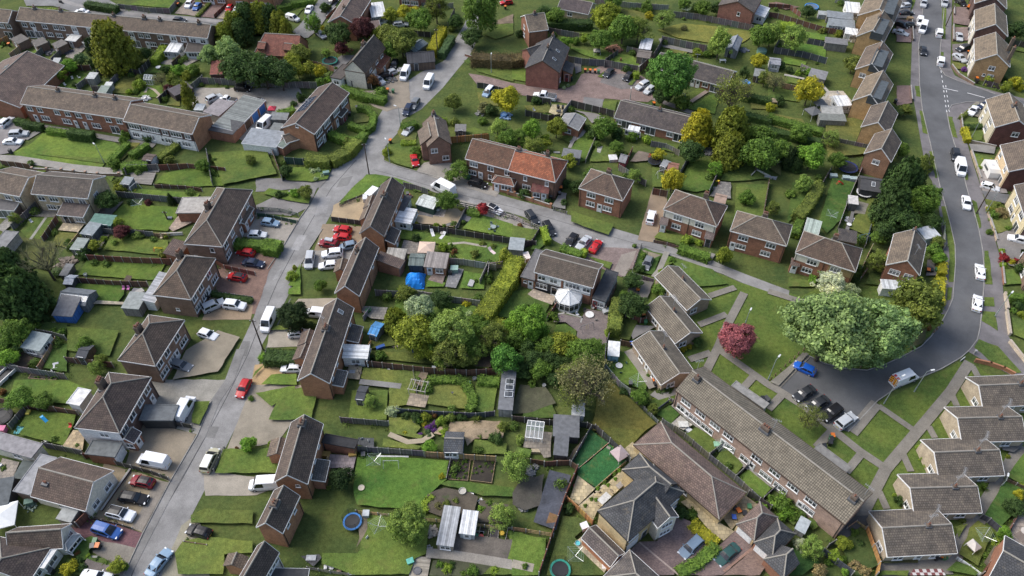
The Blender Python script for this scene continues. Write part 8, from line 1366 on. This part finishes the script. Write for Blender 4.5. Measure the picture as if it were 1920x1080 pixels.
shed('dark green roofed lean-to behind the bungalow',(92,345),(225,360),3,1.5,.2,(.07,.06,.05),(.09,.105,.1),'',mono=True);shed('dark shed roof at the left edge',(-60,560),(60,540),4.5,2.2,.3,(.05,.05,.05),(.1,.11,.115),'',mono=True);gazebo('large white canopy tent at the left edge',60,680,2.0,(.68,.69,.68),.3,h=2.0);heap('clutter of green and white tubs in the passage',230,560,46,(.2,.26,.22));shed('corrugated clear lean-to roof in the passage',(415,650),(530,680),2.6,2,.2,(.2,.18,.16),(.3,.31,.3),'',name='lean_to',cat='outhouse',mono=True);crate('blue storage chest in the passage',560,660,1.2,1.5,.9,(.02,.04,.14),.6)
T(1860,90,60,'fresh','round',.9);T(880,1005,60,'yel','shrub',.9);T(520,1025,58,'gold','shrub',.9)
S((590,912,28,'rust'),(660,932,28,'lime'),(935,1010,34),(735,960,26,'dark'),(800,985,26),(1775,120,14,'rust'),(620,1030,40,'dark'),(30,280,30),(705,615,18),(1455,655,22,'fresh'),(600,970,30,'dark'),(770,1000,22,'olive'))
V('van','white',1270,245,1040,200,'large, on the gravel forecourt');V('hatch','dkred',1150,390,985,355,'with black roof',roofcol='black');V('estate','black',900,480,1105,510,'between two cars');V('suv','white',805,590,1010,640,'with black roof',roofcol='black');V('mpv','blue',705,710,900,770,'on the maroon drive');V('saloon','pale_blue',1130,1060,1255,900,'at the bottom roadside');V('mpv','gold',1540,285,1610,140,'with white roof',roofcol='white');V('hatch','black',1570,770,1415,725,'on the grass verge');V('saloon','white',640,1075,800,1100,'cut by the bottom edge')
V('van','white',2110,385,1870,400,'on the pale stony drive',s=.9)
BN((730,835,'green'),(710,875,'grey'),(748,872));crate('green garden box by the passage',235,540,1.2,.8,.9,(.1,.17,.14),.3);crate('stone block by the drive',705,955,1.0,.8,.3,(.3,.29,.26),lid=False,name='stone',cat='stone',group=None);wbin('grey wheelie bin beside the white flat porch',400,1060,'grey')
pool('white parasol base on the small lawn',20,268,14,(.6,.6,.6),.9,lid=(.6,.6,.6),name='round_table');pot('white pot at the cream outbuilding',358,70,.4,.5,(.6,.6,.58))
# ================================================================ bottom middle
tile(480,810)
for q,c in(([(730,430),(765,200),(1100,200),(1440,230),(1430,370),(1270,500),(1260,620),(1080,590),(760,560)],(.075,.155,.026)),([(780,900),(830,640),(1060,650),(1300,700),(1280,930),(1200,960),(1150,1080),(730,1080),(500,1000),(500,920),(760,920)],(.095,.155,.03)),([(1380,400),(1440,380),(1800,410),(1930,430),(1930,500),(1700,490)],(.06,.115,.024)),([(950,120),(960,60),(1080,90),(1240,120),(1220,145)],(.115,.16,.035)),([(1000,20),(1010,-40),(1250,40),(1240,70)],(.115,.16,.035)),([(1620,170),(1640,70),(1880,100),(1870,180)],(.1,.155,.032)),([(0,310),(10,140),(130,130),(160,200),(140,320)],(.09,.15,.03)),([(1880,990),(1900,760),(2000,770),(2000,1000)],(.095,.165,.03)),([(1700,1080),(1760,1010),(1930,1050),(1930,1080)],G_LAWN)):lawn(q,c,'long lower garden lawn')
patio([(540,290),(560,180),(690,190),(755,200),(720,350),(640,280)],(.28,.235,.24),'slabs','purplish crazy paved patio');soil([(1260,600),(1290,480),(1420,430),(1600,470),(1660,500),(1640,680),(1360,640)],(.075,.062,.045),'brown vegetable plot');soil([(1640,690),(1680,520),(1900,560),(1850,700)],(.075,.062,.045),'brown plot by the blossom tree');soil([(760,880),(800,600),(860,610),(820,800)],(.16,.13,.09),'worn path beside the blue trampoline');soil([(1480,920),(1500,780),(1930,820),(1880,990),(1600,950)],(.11,.095,.08),'trodden yard by the grey shed');soil([(1310,1090),(1330,970),(1500,960),(1760,1010),(1700,1090)],(.055,.06,.03),'planted bed at the bottom');strip('path',[(1280,920),(1470,935),(1700,970),(1930,1010)],1.4,'concrete',(.24,.22,.19),'pale path below the grey shed');strip('path',[(1000,30),(1140,90),(1250,80),(1330,30)],.9,'gravel',(.33,.28,.2),'winding pale gravel path');soil([(1340,30),(1380,-20),(1860,0),(1850,60),(1640,60),(1580,120),(1560,40)],(.26,.2,.13),'sandy gravel garden round the blue shed');sheet('yard',[(760,110),(770,60),(890,60),(890,130)],'slabs',(.07,.075,.08),'dark slate yard with chairs');sheet('yard',[(340,950),(480,930),(500,960),(440,1020)],'slabs',(.07,.07,.075),'dark patio at the bottom cottage')
FN([(490,130),(760,150),(1000,165),(1260,185)],'grey',1.7,mark='grey fence above the big lawn');FN([(1270,190),(1560,210),(1800,225)],'tan',1.7);FN([(755,610),(1000,640),(1270,670),(1600,700),(1830,740)],'tan',1.0,'rail',mark='tan rail fence below the big lawn');FN([(390,1030),(560,1060),(700,1080)],'grey',.9,'rail');FN([(1430,360),(1460,220)],'grey',.8);FN([(1840,640),(1920,660)],'tan',.9)
bed('timber edged bed of leafy greens',(1440,362),(1590,372),4.0,plants=40,pc='mid');bed('timber edged bed of dark soil and seedlings',(1605,370),(1770,390),4.0,plants=8);bed('grey framed vegetable bed at the path',(1735,965),(1800,970),5.5,(.25,.24,.22),(.05,.045,.05),2);bed('small grey cold frame bed',(1625,945),(1690,950),4.0,(.4,.4,.4),(.03,.03,.03),2);bed('narrow bed of young plants',(1830,990),(1880,1000),5.5,(.28,.27,.25),plants=12);bed('square planter by the white roofed store',(1668,785),(1740,795),2,(.3,.26,.2),plants=4)
T(640,345,86,'deep','round',.9);T(1140,690,148,'apple','big',1.0);T(1395,335,26,'gold','shrub',.9);T(1950,250,125,'apple','loose',.9);T(1840,630,105,'apple','loose',.9);T(1300,110,55,'fresh','round',1)
HG([(1275,600),(1265,540),(1330,480)],'lime',.8,.8)
S((1440,1030,45,'lime'),(1625,1040,50),(1790,1040,36,'lime'),(1560,1070,30),(1380,1000,36),(1430,540,36,'olive'),(1370,560,36,'twig'),(1690,580,30,'fresh'),(1750,540,30),(1500,520,30,'olive'),(1230,20,20,'purple'),(1410,10,36,'lime'),(1300,30,26,'blue'),(1800,50,60,'dark'),(790,105,18,'lime'),(545,420,20,'olive'),(1470,1000,36,'dark'),(1680,40,24),(110,90,26,'lime'),(1340,-60,24,'purple'),(1120,10,24,'gold'))
tramp('big blue rimmed trampoline',730,690,72,(.05,.2,.5));rotary('rotary airer with mesh lines near the leafy tree',925,740);rotary('metal rotary airer on the big lawn',895,255);swing('lime seat swing on the big lawn',1020,265,0,(.35,.38,.36));crate('white plank propped on the lawn',1105,290,.35,1.4,.3,(.6,.6,.58),lid=False,name='plank',cat='plank',group=None);crate('long white pipe cover along the fence',1025,195,5.0,.5,.3,(.6,.6,.6),-.02,lid=False,name='cover',cat='cover',group=None);tabl('round pale garden table on the lawn',795,435,.5,(.55,.48,.36));crate('grey water butt by the rail fence',832,635,.9,.9,1.1,(.35,.37,.38),name='water_butt',cat='water butt',group=None);chair('white plastic chair by the leafy tree',850,815,1,(.62,.62,.6));pot('teal ball on the lawn',815,770,.25,.4,(.1,.4,.35),name='ball',cat='ball',group=None);ladder('stack of aluminium ladders lying on the plot',(1560,630),(1590,510));pool('white rubble sack on the plot',1550,460,28,(.5,.48,.42),.8,lid=(.4,.38,.33),name='rubble_sack');crate('white tray on the plot',1617,472,.6,.5,.3,(.6,.6,.6),name='tray',cat='tray',group=None);heap('white frame pieces on the plot',1685,520,24,(.55,.55,.52))
shed('long grey sheet roofed shed on the plot',(1350,845),(1480,862),6.0,2.2,.3,(.3,.25,.2),(.33,.34,.35),'0g w.5',mono=True,rm='sheet',mark='grey sheet roofed shed');shed('white sheet roofed store next to the grey shed',(1520,760),(1640,775),3.6,2.2,.3,(.45,.47,.48),(.58,.59,.6),'0g d.5',mono=True,rm='sheet');shed('blue grey summerhouse with slate gabled roof',(1405,160),(1550,165),4.0,1.9,1.2,(.3,.32,.42),(.08,.09,.105),'0g w.3 d.6',name='summerhouse',cat='summerhouse',rm='tile');heap('stacked planks beside the grey shed',1325,750,50,(.34,.31,.26),n=60,name='plank_stack',cat='planks');heap('white stones and pots by the shed',1300,880,30,(.4,.4,.38))
for x,y,c in((1537,835,(.02,.06,.3)),(1487,905,(.03,.25,.5)),(1570,900,(.3,.03,.03)),(1650,790,(.05,.2,.12)),(1520,795,(.05,.08,.06)),(1625,800,(.04,.1,.08)),(1845,770,(.6,.4,.05)),(1690,795,(.5,.1,.08)),(1820,910,(.6,.4,.45)),(1605,935,(.5,.5,.5)),(1565,965,(.6,.6,.6)),(1410,890,(.55,.42,.05))):pot('coloured garden tub',x,y,.36,.55,c)
for x,y,rz in((805,80,.5),(860,82,2),(555,215,1.2)):chair('grey slatted garden chair',x,y,rz,(.3,.32,.32) if x>600 else(.4,.3,.16))
crate('tan wooden garden sofa on the patio',520,180,1.7,.9,.7,(.42,.29,.09),-.05,lid=False,name='garden_sofa',cat='sofa',group=None);crate('tan wooden box seat on the patio',730,185,1.2,.8,1.0,(.45,.3,.08),.1,lid=False,name='box_seat',cat='seat',group=None);heap('white rubble and bags on the grass',560,980,50,(.6,.6,.6),n=40);heap('heap of dry garden cuttings',640,1000,46,(.22,.16,.11),n=60);tabl('folded white board on the grass',718,1055,rect=(1.0,.8),h=.2);tabl('grey chrome barbecue table',420,960,rect=(1.4,.8),col=(.4,.41,.42));crate('weathered timber platform by the toys',1230,1030,2.6,3.4,.35,(.3,.27,.22),-.1,mat='deck',lid=False,name='platform',cat='platform',group=None);heap('bright red pink and teal plastic toys',1140,1010,44,(.5,.06,.1));crate('teal and yellow toy kitchen',1160,985,.9,.7,.8,(.1,.35,.28),.4,name='toy_kitchen',cat='toy',group=None);wbin('grey wheelie bin by the patio fence',810,190,'grey');pot('round bath tub on the timber platform',1210,1050,.6,.5,(.12,.12,.13))
# ================================================================ bottom right of centre
tile(960,810)
lawn([(450,255),(585,0),(720,95),(500,280)],(.03,.10,.032),'upper artificial lawn');lawn([(490,310),(520,280),(730,105),(860,230),(620,430),(490,345)],(.03,.115,.034),'lower artificial lawn');lawn([(260,1090),(380,640),(500,660),(590,700),(470,800),(700,1070),(680,1090)],(.075,.11,.028),'lawn with the green trampoline');lawn([(0,1090),(0,770),(250,810),(240,1000),(200,1090)],(.085,.155,.028),'bright lawn below the tan fence');lawn([(660,-20),(1000,0),(930,80),(840,150),(740,60)],(.11,.13,.03),'mossy lawn tip')
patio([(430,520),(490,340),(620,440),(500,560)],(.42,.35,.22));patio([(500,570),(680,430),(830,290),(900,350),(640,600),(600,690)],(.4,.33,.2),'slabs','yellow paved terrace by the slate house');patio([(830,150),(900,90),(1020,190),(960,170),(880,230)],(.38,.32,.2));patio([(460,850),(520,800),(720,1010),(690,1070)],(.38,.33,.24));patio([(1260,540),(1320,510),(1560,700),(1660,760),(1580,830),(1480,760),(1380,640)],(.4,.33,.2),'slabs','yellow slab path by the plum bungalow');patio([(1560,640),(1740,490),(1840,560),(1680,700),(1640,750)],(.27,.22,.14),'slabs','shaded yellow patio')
sheet('driveway',[(850,930),(950,840),(1080,830),(1190,640),(1330,680),(1540,860),(1450,900),(1230,1050),(1210,1090),(1040,1090)],'block_paving',(.17,.125,.122),'purplish block paved drive with a steel blue car');sheet('driveway',[(1290,1090),(1540,870),(1670,750),(1820,850),(1570,1090)],'block_paving',(.175,.125,.115),'block paved drive with a dark green car');sheet('driveway',[(1570,1090),(1820,880),(1930,980),(1850,1090)],'block_paving',(.2,.135,.11),'reddish block paved drive');strip('edging',[(950,840),(1250,1090)],.25,'concrete',(.3,.24,.21),'pale edging line across the drive');strip('edging',[(1815,870),(1580,1060)],.35,'block_paving',(.28,.17,.13),'brick edging between the drives')
sheet('weed_membrane',[(160,690),(200,560),(280,300),(440,340),(400,480),(330,750)],'membrane',(.055,.06,.075),'black weed membrane sheet over the plot');soil([(250,700),(280,620),(340,640),(330,690)],(.16,.09,.04),'rusty patch on the membrane');soil([(0,470),(60,380),(250,330),(200,560),(100,600),(0,560)],(.06,.055,.045),'dug plot with clutter');soil([(300,230),(430,200),(520,60),(580,20),(440,240)],(.13,.105,.07),'brown bark path behind the black sheds');sheet('yard',[(80,130),(100,0),(300,20),(290,200),(240,210),(200,140)],'slabs',(.21,.185,.155),'paved yard round the greenhouse');lawn([(0,200),(40,130),(150,150),(130,200)],(.085,.15,.03),'small lawn by the greenhouse');strip('path',[(0,1000),(160,1035)],1.2,'concrete',(.28,.25,.2),'pale path at the bottom edge')
FN([(440,260),(590,-10)],'slate',1.6);FN([(620,-10),(730,90),(880,240)],'dark',1.8,mark='fence by artificial lawn');FN([(500,285),(720,100)],'tan',.7);FN([(615,440),(850,235)],'tan',.7);FN([(200,1090),(310,760),(400,500),(490,290)],'red',1.8,mark='fence beside black membrane');FN([(410,520),(500,600),(600,700)],'orange',1.5,post=(.25,.1,.05));FN([(0,740),(310,790)],'tan',1.2,'rail');FN([(240,260),(430,250),(490,290)],'brown',1.5);FN([(40,220),(240,250)],'brown',1.3);FN([(1760,480),(1930,590)],'dark',1.7)
wall('pale retaining kerb of the yellow terrace',[(500,575),(620,470),(700,400)],.5,col=(.3,.25,.16),cop=(.4,.34,.25))
shed('wide black flat roofed shed by the greenhouse',(305,30),(505,42),4.0,2.0,.2,(.06,.055,.055),(.13,.135,.145),'',mono=True);shed('square black flat roofed shed below the wide one',(308,170),(418,182),3.6,2.0,.2,(.055,.05,.05),(.115,.12,.13),'',mono=True);glasshouse('aluminium framed greenhouse in the paved yard',(100,80),(225,95),3.2,1.6,.9)
tabl('white rectangular table on the yellow terrace',690,515,rect=(2.0,1.1),col=(.5,.5,.48),rz=.75)
for x,y,rz in((665,480,.7),(735,465,-.6),(735,480,5.4),(655,560,2.6)):chair('rattan terrace chair',x,y,rz,(.3,.25,.18))
crate('wicker storage chest on the terrace',805,418,1.0,.7,.7,(.22,.2,.18),.7);sheet('deck',[(835,320),(870,310),(905,350),(850,385)],'deck',(.38,.24,.1),'orange timber deck square');chair('grey sun lounger on the artificial lawn',705,165,-.5,(.25,.23,.19),lounge=True);pot('red egg shaped chair seat',482,420,.5,.6,(.3,.02,.05),name='red_seat',cat='chair',group=None);pot('red egg shaped chair seat by the lawn',505,385,.5,.6,(.3,.02,.05),name='red_seat',cat='chair',group=None);tabl('small grey round table by the red seats',522,425,.35,(.25,.25,.25),h=.5)
sw_=gazebo('striped canopy swing seat on the artificial lawn',800,200,1.1,(.4,.32,.32),.6,h=1.6,name='swing_seat',cat='swing seat');heap('dark ride on toy at the lawn corner',612,385,26,(.05,.07,.09));
for i,(x,y) in enumerate(((640,440),(690,395),(715,415),(765,330),(800,305),(590,520),(625,525),(545,570),(770,370))):pot('terrace potted plant',x,y,.28,.35,(.2,.17,.14),'mid' if i%2 else 'fresh')
tramp('dark trampoline with teal rim on the lawn',360,1050,80,(.03,.27,.2));rotary('airer post with yellow peg bag',470,960);pool('turquoise topped drum on the patio',490,850,20,(.3,.5,.5),.8,lid=(.1,.45,.5),name='water_drum');heap('pots and boxes by garage',600,935,36,(.1,.1,.1));heap('pots and boxes by garage',660,1000,34,(.14,.1,.08));crate('white box at the garage patio end',690,1025,.6,.5,.6,(.55,.55,.55));crate('white toy house behind the garage',540,725,1.0,.9,1.0,(.6,.57,.6),.4,name='playhouse',cat='playhouse',group=None)
HG([(1345,690),(1525,850)],'gold',2.0,1.1,mark='golden hedge strip');HG([(1530,860),(1390,990),(1240,1060)],'mid',1.8,1.2)
S((1345,620,46,'mid'),(1280,610,50,'dark'),(1250,580,40,'dark'),(888,185,18,'lime'),(430,570,40,'dark'),(420,600,30,'deep'),(1600,620,20),(1440,700,14,'grey'),(1470,725,14,'grey'),(1500,750,14,'grey'),(1690,700,14,'rust'),(60,60,40,'apple'),(220,20,14),(680,395,16,'lime'))
V('estate','steel',1415,795,1270,930,'on the purplish paving');V('saloon','green',1690,855,1535,985,'on the paved drive')
BN((1690,610),(1735,630,'black'),(1660,590,'black'),(1770,580,'green'),(1655,660,'blue'));crate('square manhole cover in the drive',1163,803,.9,.9,.012,(.35,.34,.32),.6,lid=False,name='manhole_cover',cat='manhole cover',group=None);crate('square manhole cover by the porch',1232,662,.9,.9,.012,(.3,.3,.28),.6,lid=False,name='manhole_cover',cat='manhole cover',group=None);crate('pink square tub on the black membrane',220,512,.7,.7,.4,(.6,.08,.45),.3,name='tub',cat='tub',group=None);heap('black bags and white boxes on the plot',90,540,60,(.2,.2,.2),n=50);heap('old garden furniture under the apple tree',150,290,50,(.2,.2,.2),n=40);crate('curved wooden bench by the lawn',205,155,2.6,.6,.6,(.36,.3,.2),-.05,lid=False,name='bench',cat='bench',group=None);tabl('white small table on the artificial lawn',585,340,.15,(.6,.6,.6),h=.4);pot('red flower pot on the bottom path',45,1020,.35,.5,(.4,.05,.05));pot('brown flower pot on the bottom path',95,1025,.35,.5,(.2,.14,.1),'mid')
# ================================================================ bottom right
tile(1440,810)
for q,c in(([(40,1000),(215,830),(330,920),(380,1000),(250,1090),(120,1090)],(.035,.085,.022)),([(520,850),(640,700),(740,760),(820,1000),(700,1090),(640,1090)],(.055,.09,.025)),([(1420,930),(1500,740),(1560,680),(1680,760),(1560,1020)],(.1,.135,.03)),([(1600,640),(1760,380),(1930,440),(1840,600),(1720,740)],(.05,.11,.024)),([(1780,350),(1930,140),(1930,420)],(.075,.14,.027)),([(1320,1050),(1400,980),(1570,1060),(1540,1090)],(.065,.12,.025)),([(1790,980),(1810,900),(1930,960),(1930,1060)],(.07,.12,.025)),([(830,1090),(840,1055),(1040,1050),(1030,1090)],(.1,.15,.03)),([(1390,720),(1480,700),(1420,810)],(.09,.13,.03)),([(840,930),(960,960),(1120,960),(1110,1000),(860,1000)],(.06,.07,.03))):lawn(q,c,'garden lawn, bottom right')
sheet('chequered_paving',[(1050,1090),(1075,1045),(1290,1040),(1320,1090)],'chequer',(1,1,1),'red and white chequered slab patio');patio([(1760,870),(1830,700),(1890,600),(1930,700),(1930,940),(1840,890)],(.26,.22,.19),'slabs','brownish patio with round furniture');sheet('yard',[(500,780),(640,640),(740,640),(800,720),(700,720),(560,820)],'smooth_asphalt',(.09,.088,.088),'dark tarmac beside the terrace end');sheet('yard',[(1740,100),(1800,80),(1900,100),(1830,170),(1740,150)],'concrete',(.12,.12,.12),'dark yard by the bungalow');soil([(1600,990),(1690,850),(1720,880),(1640,1030)],(.1,.085,.06),'brown border bed')
FN([(720,745),(770,880),(815,1010),(800,1090)],'orange',1.7,mark='new orange brown fence');FN([(400,910),(500,990),(620,1080)],'slate',1.6);FN([(580,740),(650,690),(720,740)],'tan',1.1);FN([(1580,650),(1640,680),(1720,750)],'slate',1.4);FN([(1590,1080),(1690,920),(1840,660),(1920,560)],'red',1.5);FN([(1400,955),(1500,1020),(1580,1080)],'white',.9);FN([(1760,380),(1920,450)],'brown',1.3);FN([(440,870),(490,840)],'grey',1.4)
for x,y,r,c,k,a in((330,865,92,'apple','loose',1),(570,835,55,'yel','round',1),(500,930,50,'lime','shrub',.9),(1840,560,75,'dark','round',.8),(1775,755,52,'fresh','round',1),(240,840,50,'blossom','loose',1)):T(x,y,r,c,k,a)
S((1610,415,62,'apple','spiky'),(992,515,42,'dark'),(1160,200,24,'lime'),(1190,262,24,'lime'),(1125,118,20,'lime'),(950,475,18,'lime'),(1870,475,46,'gold'),(1710,830,40,'lime'),(1740,800,30),(1100,955,26,'plum'),(940,970,20,'lime'),(650,1005,48,'straw'),(720,1045,46,'straw'),(380,1045,60,'straw'),(1905,400,26,'lime'),(1800,185,20,'yel'),(1630,930,26),(560,960,36),(620,860,36,'mid'),(690,840,36,'dark'),(450,980,30,'mid'),(1460,660,24,'olive'),(850,960,26,'dark'),(790,870,26,'dark'),(1700,960,22,'rust'),(1440,735,18),(640,760,40),(580,1040,36,'fresh'),(1740,940,20))
BN((1290,950),(1250,960,'black'),(1235,945,'black'),(1310,955,'green'));gazebo('white square garden parasol on the lawn',1510,885,.75,(.55,.51,.47),.5,h=1.5,name='parasol',cat='parasol');rotary('airer post on the right hand lawn',1590,815);crate('round rattan daybed on the brown patio',1890,800,1.6,1.4,.6,(.14,.11,.09),.5,lid=True,name='daybed',cat='daybed',group=None);tabl('white round table on the brown patio',1910,760,.6,(.5,.45,.4));crate('white box by the bungalow',1770,100,.7,.6,.6,(.3,.33,.33));heap('dark garden clutter by the bungalow',1850,110,40,(.1,.11,.11));pot('white ornament in the lawn',1765,522,.35,.5,(.55,.52,.4));lamp('thin post on the right path',1740,415,2.2,1)

# ================================================================ weeds and border plants along the foot of the fences
tile(0,0,1)
lawn([(395,290),(500,285),(520,330),(420,350)],G_LAWN,'small back garden lawn');lawn([(1545,225),(1650,225),(1640,290),(1550,300)],G_YEL,'small back garden lawn');lawn([(1380,350),(1440,350),(1430,420),(1375,415)],G_LAWN,'small back garden lawn');lawn([(1070,400),(1150,425),(1140,445),(1070,420)],G_LAWN,'small front lawn')
FN([(390,290),(400,350)],'grey');FN([(510,285),(530,340)],'brown');FN([(1540,265),(1660,290)],'grey');FN([(1440,345),(1425,430)],'brown');FN([(1160,320),(1210,350)],'grey')
for x,y,r,c,k in((380,310,13,'mid','round'),(470,300,11,'olive','loose'),(535,320,12,'dark','round'),(1500,250,18,'mid','round'),(1560,260,17,'apple','loose'),(1640,250,16,'dark','round'),(1690,280,15,'mid','round'),(1600,120,16,'olive','round'),(1570,300,16,'mid','round'),(1400,370,15,'mid','round'),(1450,390,14,'olive','loose'),(1110,330,16,'mid','round'),(1190,330,15,'apple','loose'),(1080,350,13,'dark','round'),(600,535,12,'mid','round'),(270,640,14,'mid','round'),(180,690,15,'apple','loose'),(850,190,16,'olive','round')):T(x,y,r,c,k)
tile(0,0,1);na=0;AUTO=[]
def clear(p):
 if any((p-c).length<4 for c in CPOS):return False
 for pa,d,n,L,D in FOOT:
  q=p-pa;u,v=q.dot(d),q.dot(n)
  if-.6<u<L+.6 and-.6<v<D+.6:return False
 return True
while na<190:
 c,h=rnd.choice(FSEG);i=rnd.randrange(len(c)-1);d=c[i+1]-c[i]
 if d.length<3:continue
 p=c[i].lerp(c[i+1],rnd.random())+Vector((-d.y,d.x,0)).normalized()*rnd.choice((-1,1))*rnd.uniform(.7,1.5);q=project(p)
 if not(0<q[0]<1920 and 0<q[1]<1080):continue
 na+=1
 if q[1]>520 and na%2:continue
 if clear(p):AUTO.append((p,rnd.uniform(.45,1.15)))
rs=np.random.RandomState(3);V_=[]
for p,r in AUTO:
 n=int(300*r);u=unit(rs,n,.4);q=np.array(p)+u*r*rs.uniform(.55,1.05,(n,1))*np.array([1,1,.9]);q[:,2]=np.maximum(q[:,2]+r*.55,.05);V_.append(cards(q,u+rs.normal(scale=.45,size=u.shape),.15*rs.uniform(.6,1.4,n),1.1,rs))
for c,h in FSEG:
 for i in range(len(c)-1):
  d=c[i+1]-c[i];L=d.length
  if L<.5:continue
  for k in range(int(L/1.1)):
   if rs.rand()<.33:continue
   s_=rs.choice((-1,1));t=rs.rand();r=rs.uniform(.2,.95);n=int(26*r+8);q=np.array(c[i].lerp(c[i+1],t))+np.array([-d.y,d.x,0])/L*s_*rs.uniform(.25,.7)
   u=unit(rs,n,.5);u[:,2]=np.abs(u[:,2]);V_.append(cards(q+u*r*rs.uniform(.5,1,(n,1))*np.array([1,1,.9]),u+rs.normal(scale=.4,size=u.shape),.13*rs.uniform(.6,1.4,n),1.1,rs))
o=ob('border_plants',np_mesh('border_plants',np.concatenate(V_),['foliage']),None,(.085,.135,.034))
reg(o,'weeds, low bushes and border plants along the garden fences','border plants',None,(960,540),None,None,'stuff')

# ================================================================ labels: every thing is told apart by its look and by what it stands near
def finish():
 from collections import defaultdict
 REL=lambda dx,dy,n:('beside' if math.hypot(dx,dy)<28 else('right of' if dx>0 else 'left of') if abs(dx)>abs(dy) else('in front of' if dy>0 else 'behind'))
 sets=defaultdict(list)
 for t in THINGS:
  if t[4] is None:sets[t[1]].append(t)
 for look,L in sets.items():
  if len(L)==1 and len(look.split())>=4:L[0][0]['label']=look;continue
  sub=defaultdict(list)
  for o,lk,cat,at_,_ in L:
   m=min((m for m in MARKS if m[2] is not o),key=lambda m:(m[0][0]-at_[0])**2+(m[0][1]-at_[1])**2)
   sub['%s, %s the %s'%(look,REL(at_[0]-m[0][0],at_[1]-m[0][1],m),m[1])].append((o,at_))
  for lab,S in sub.items():
   if len(S)==1:S[0][0]['label']=lab;continue
   xs=[a[0] for _,a in S];ys=[a[1] for _,a in S];hor=max(xs)-min(xs)>=(max(ys)-min(ys))*.8
   S.sort(key=lambda s:s[1][0] if hor else s[1][1]);ordn=['first','second','third','fourth','fifth','sixth','seventh','eighth','ninth','tenth','eleventh','twelfth','thirteenth','fourteenth','fifteenth','sixteenth']
   n=len(S)
   for i,(o,a) in enumerate(S):
    if n==2:w_=('left one','right one')[i] if hor else('upper one','lower one')[i]
    elif i==0:w_='leftmost' if hor else 'topmost'
    elif i==n-1:w_='rightmost' if hor else 'lowest'
    else:w_=(ordn[i] if i<16 else 'one')+(' from left' if hor else ' from top')
    o['label']=lab+', '+w_
 long_=[o['label'] for o in(t[0] for t in THINGS) if not 4<=len(str(o.get('label','')).split())<=16]
 for l in long_:print('LONG',len(l.split()),l)
 for o in bpy.data.objects:
  for k in('_pos','_rz'):
   if k in o:del o[k]
 print('things',len(THINGS),'objects',len(bpy.data.objects))
finish()
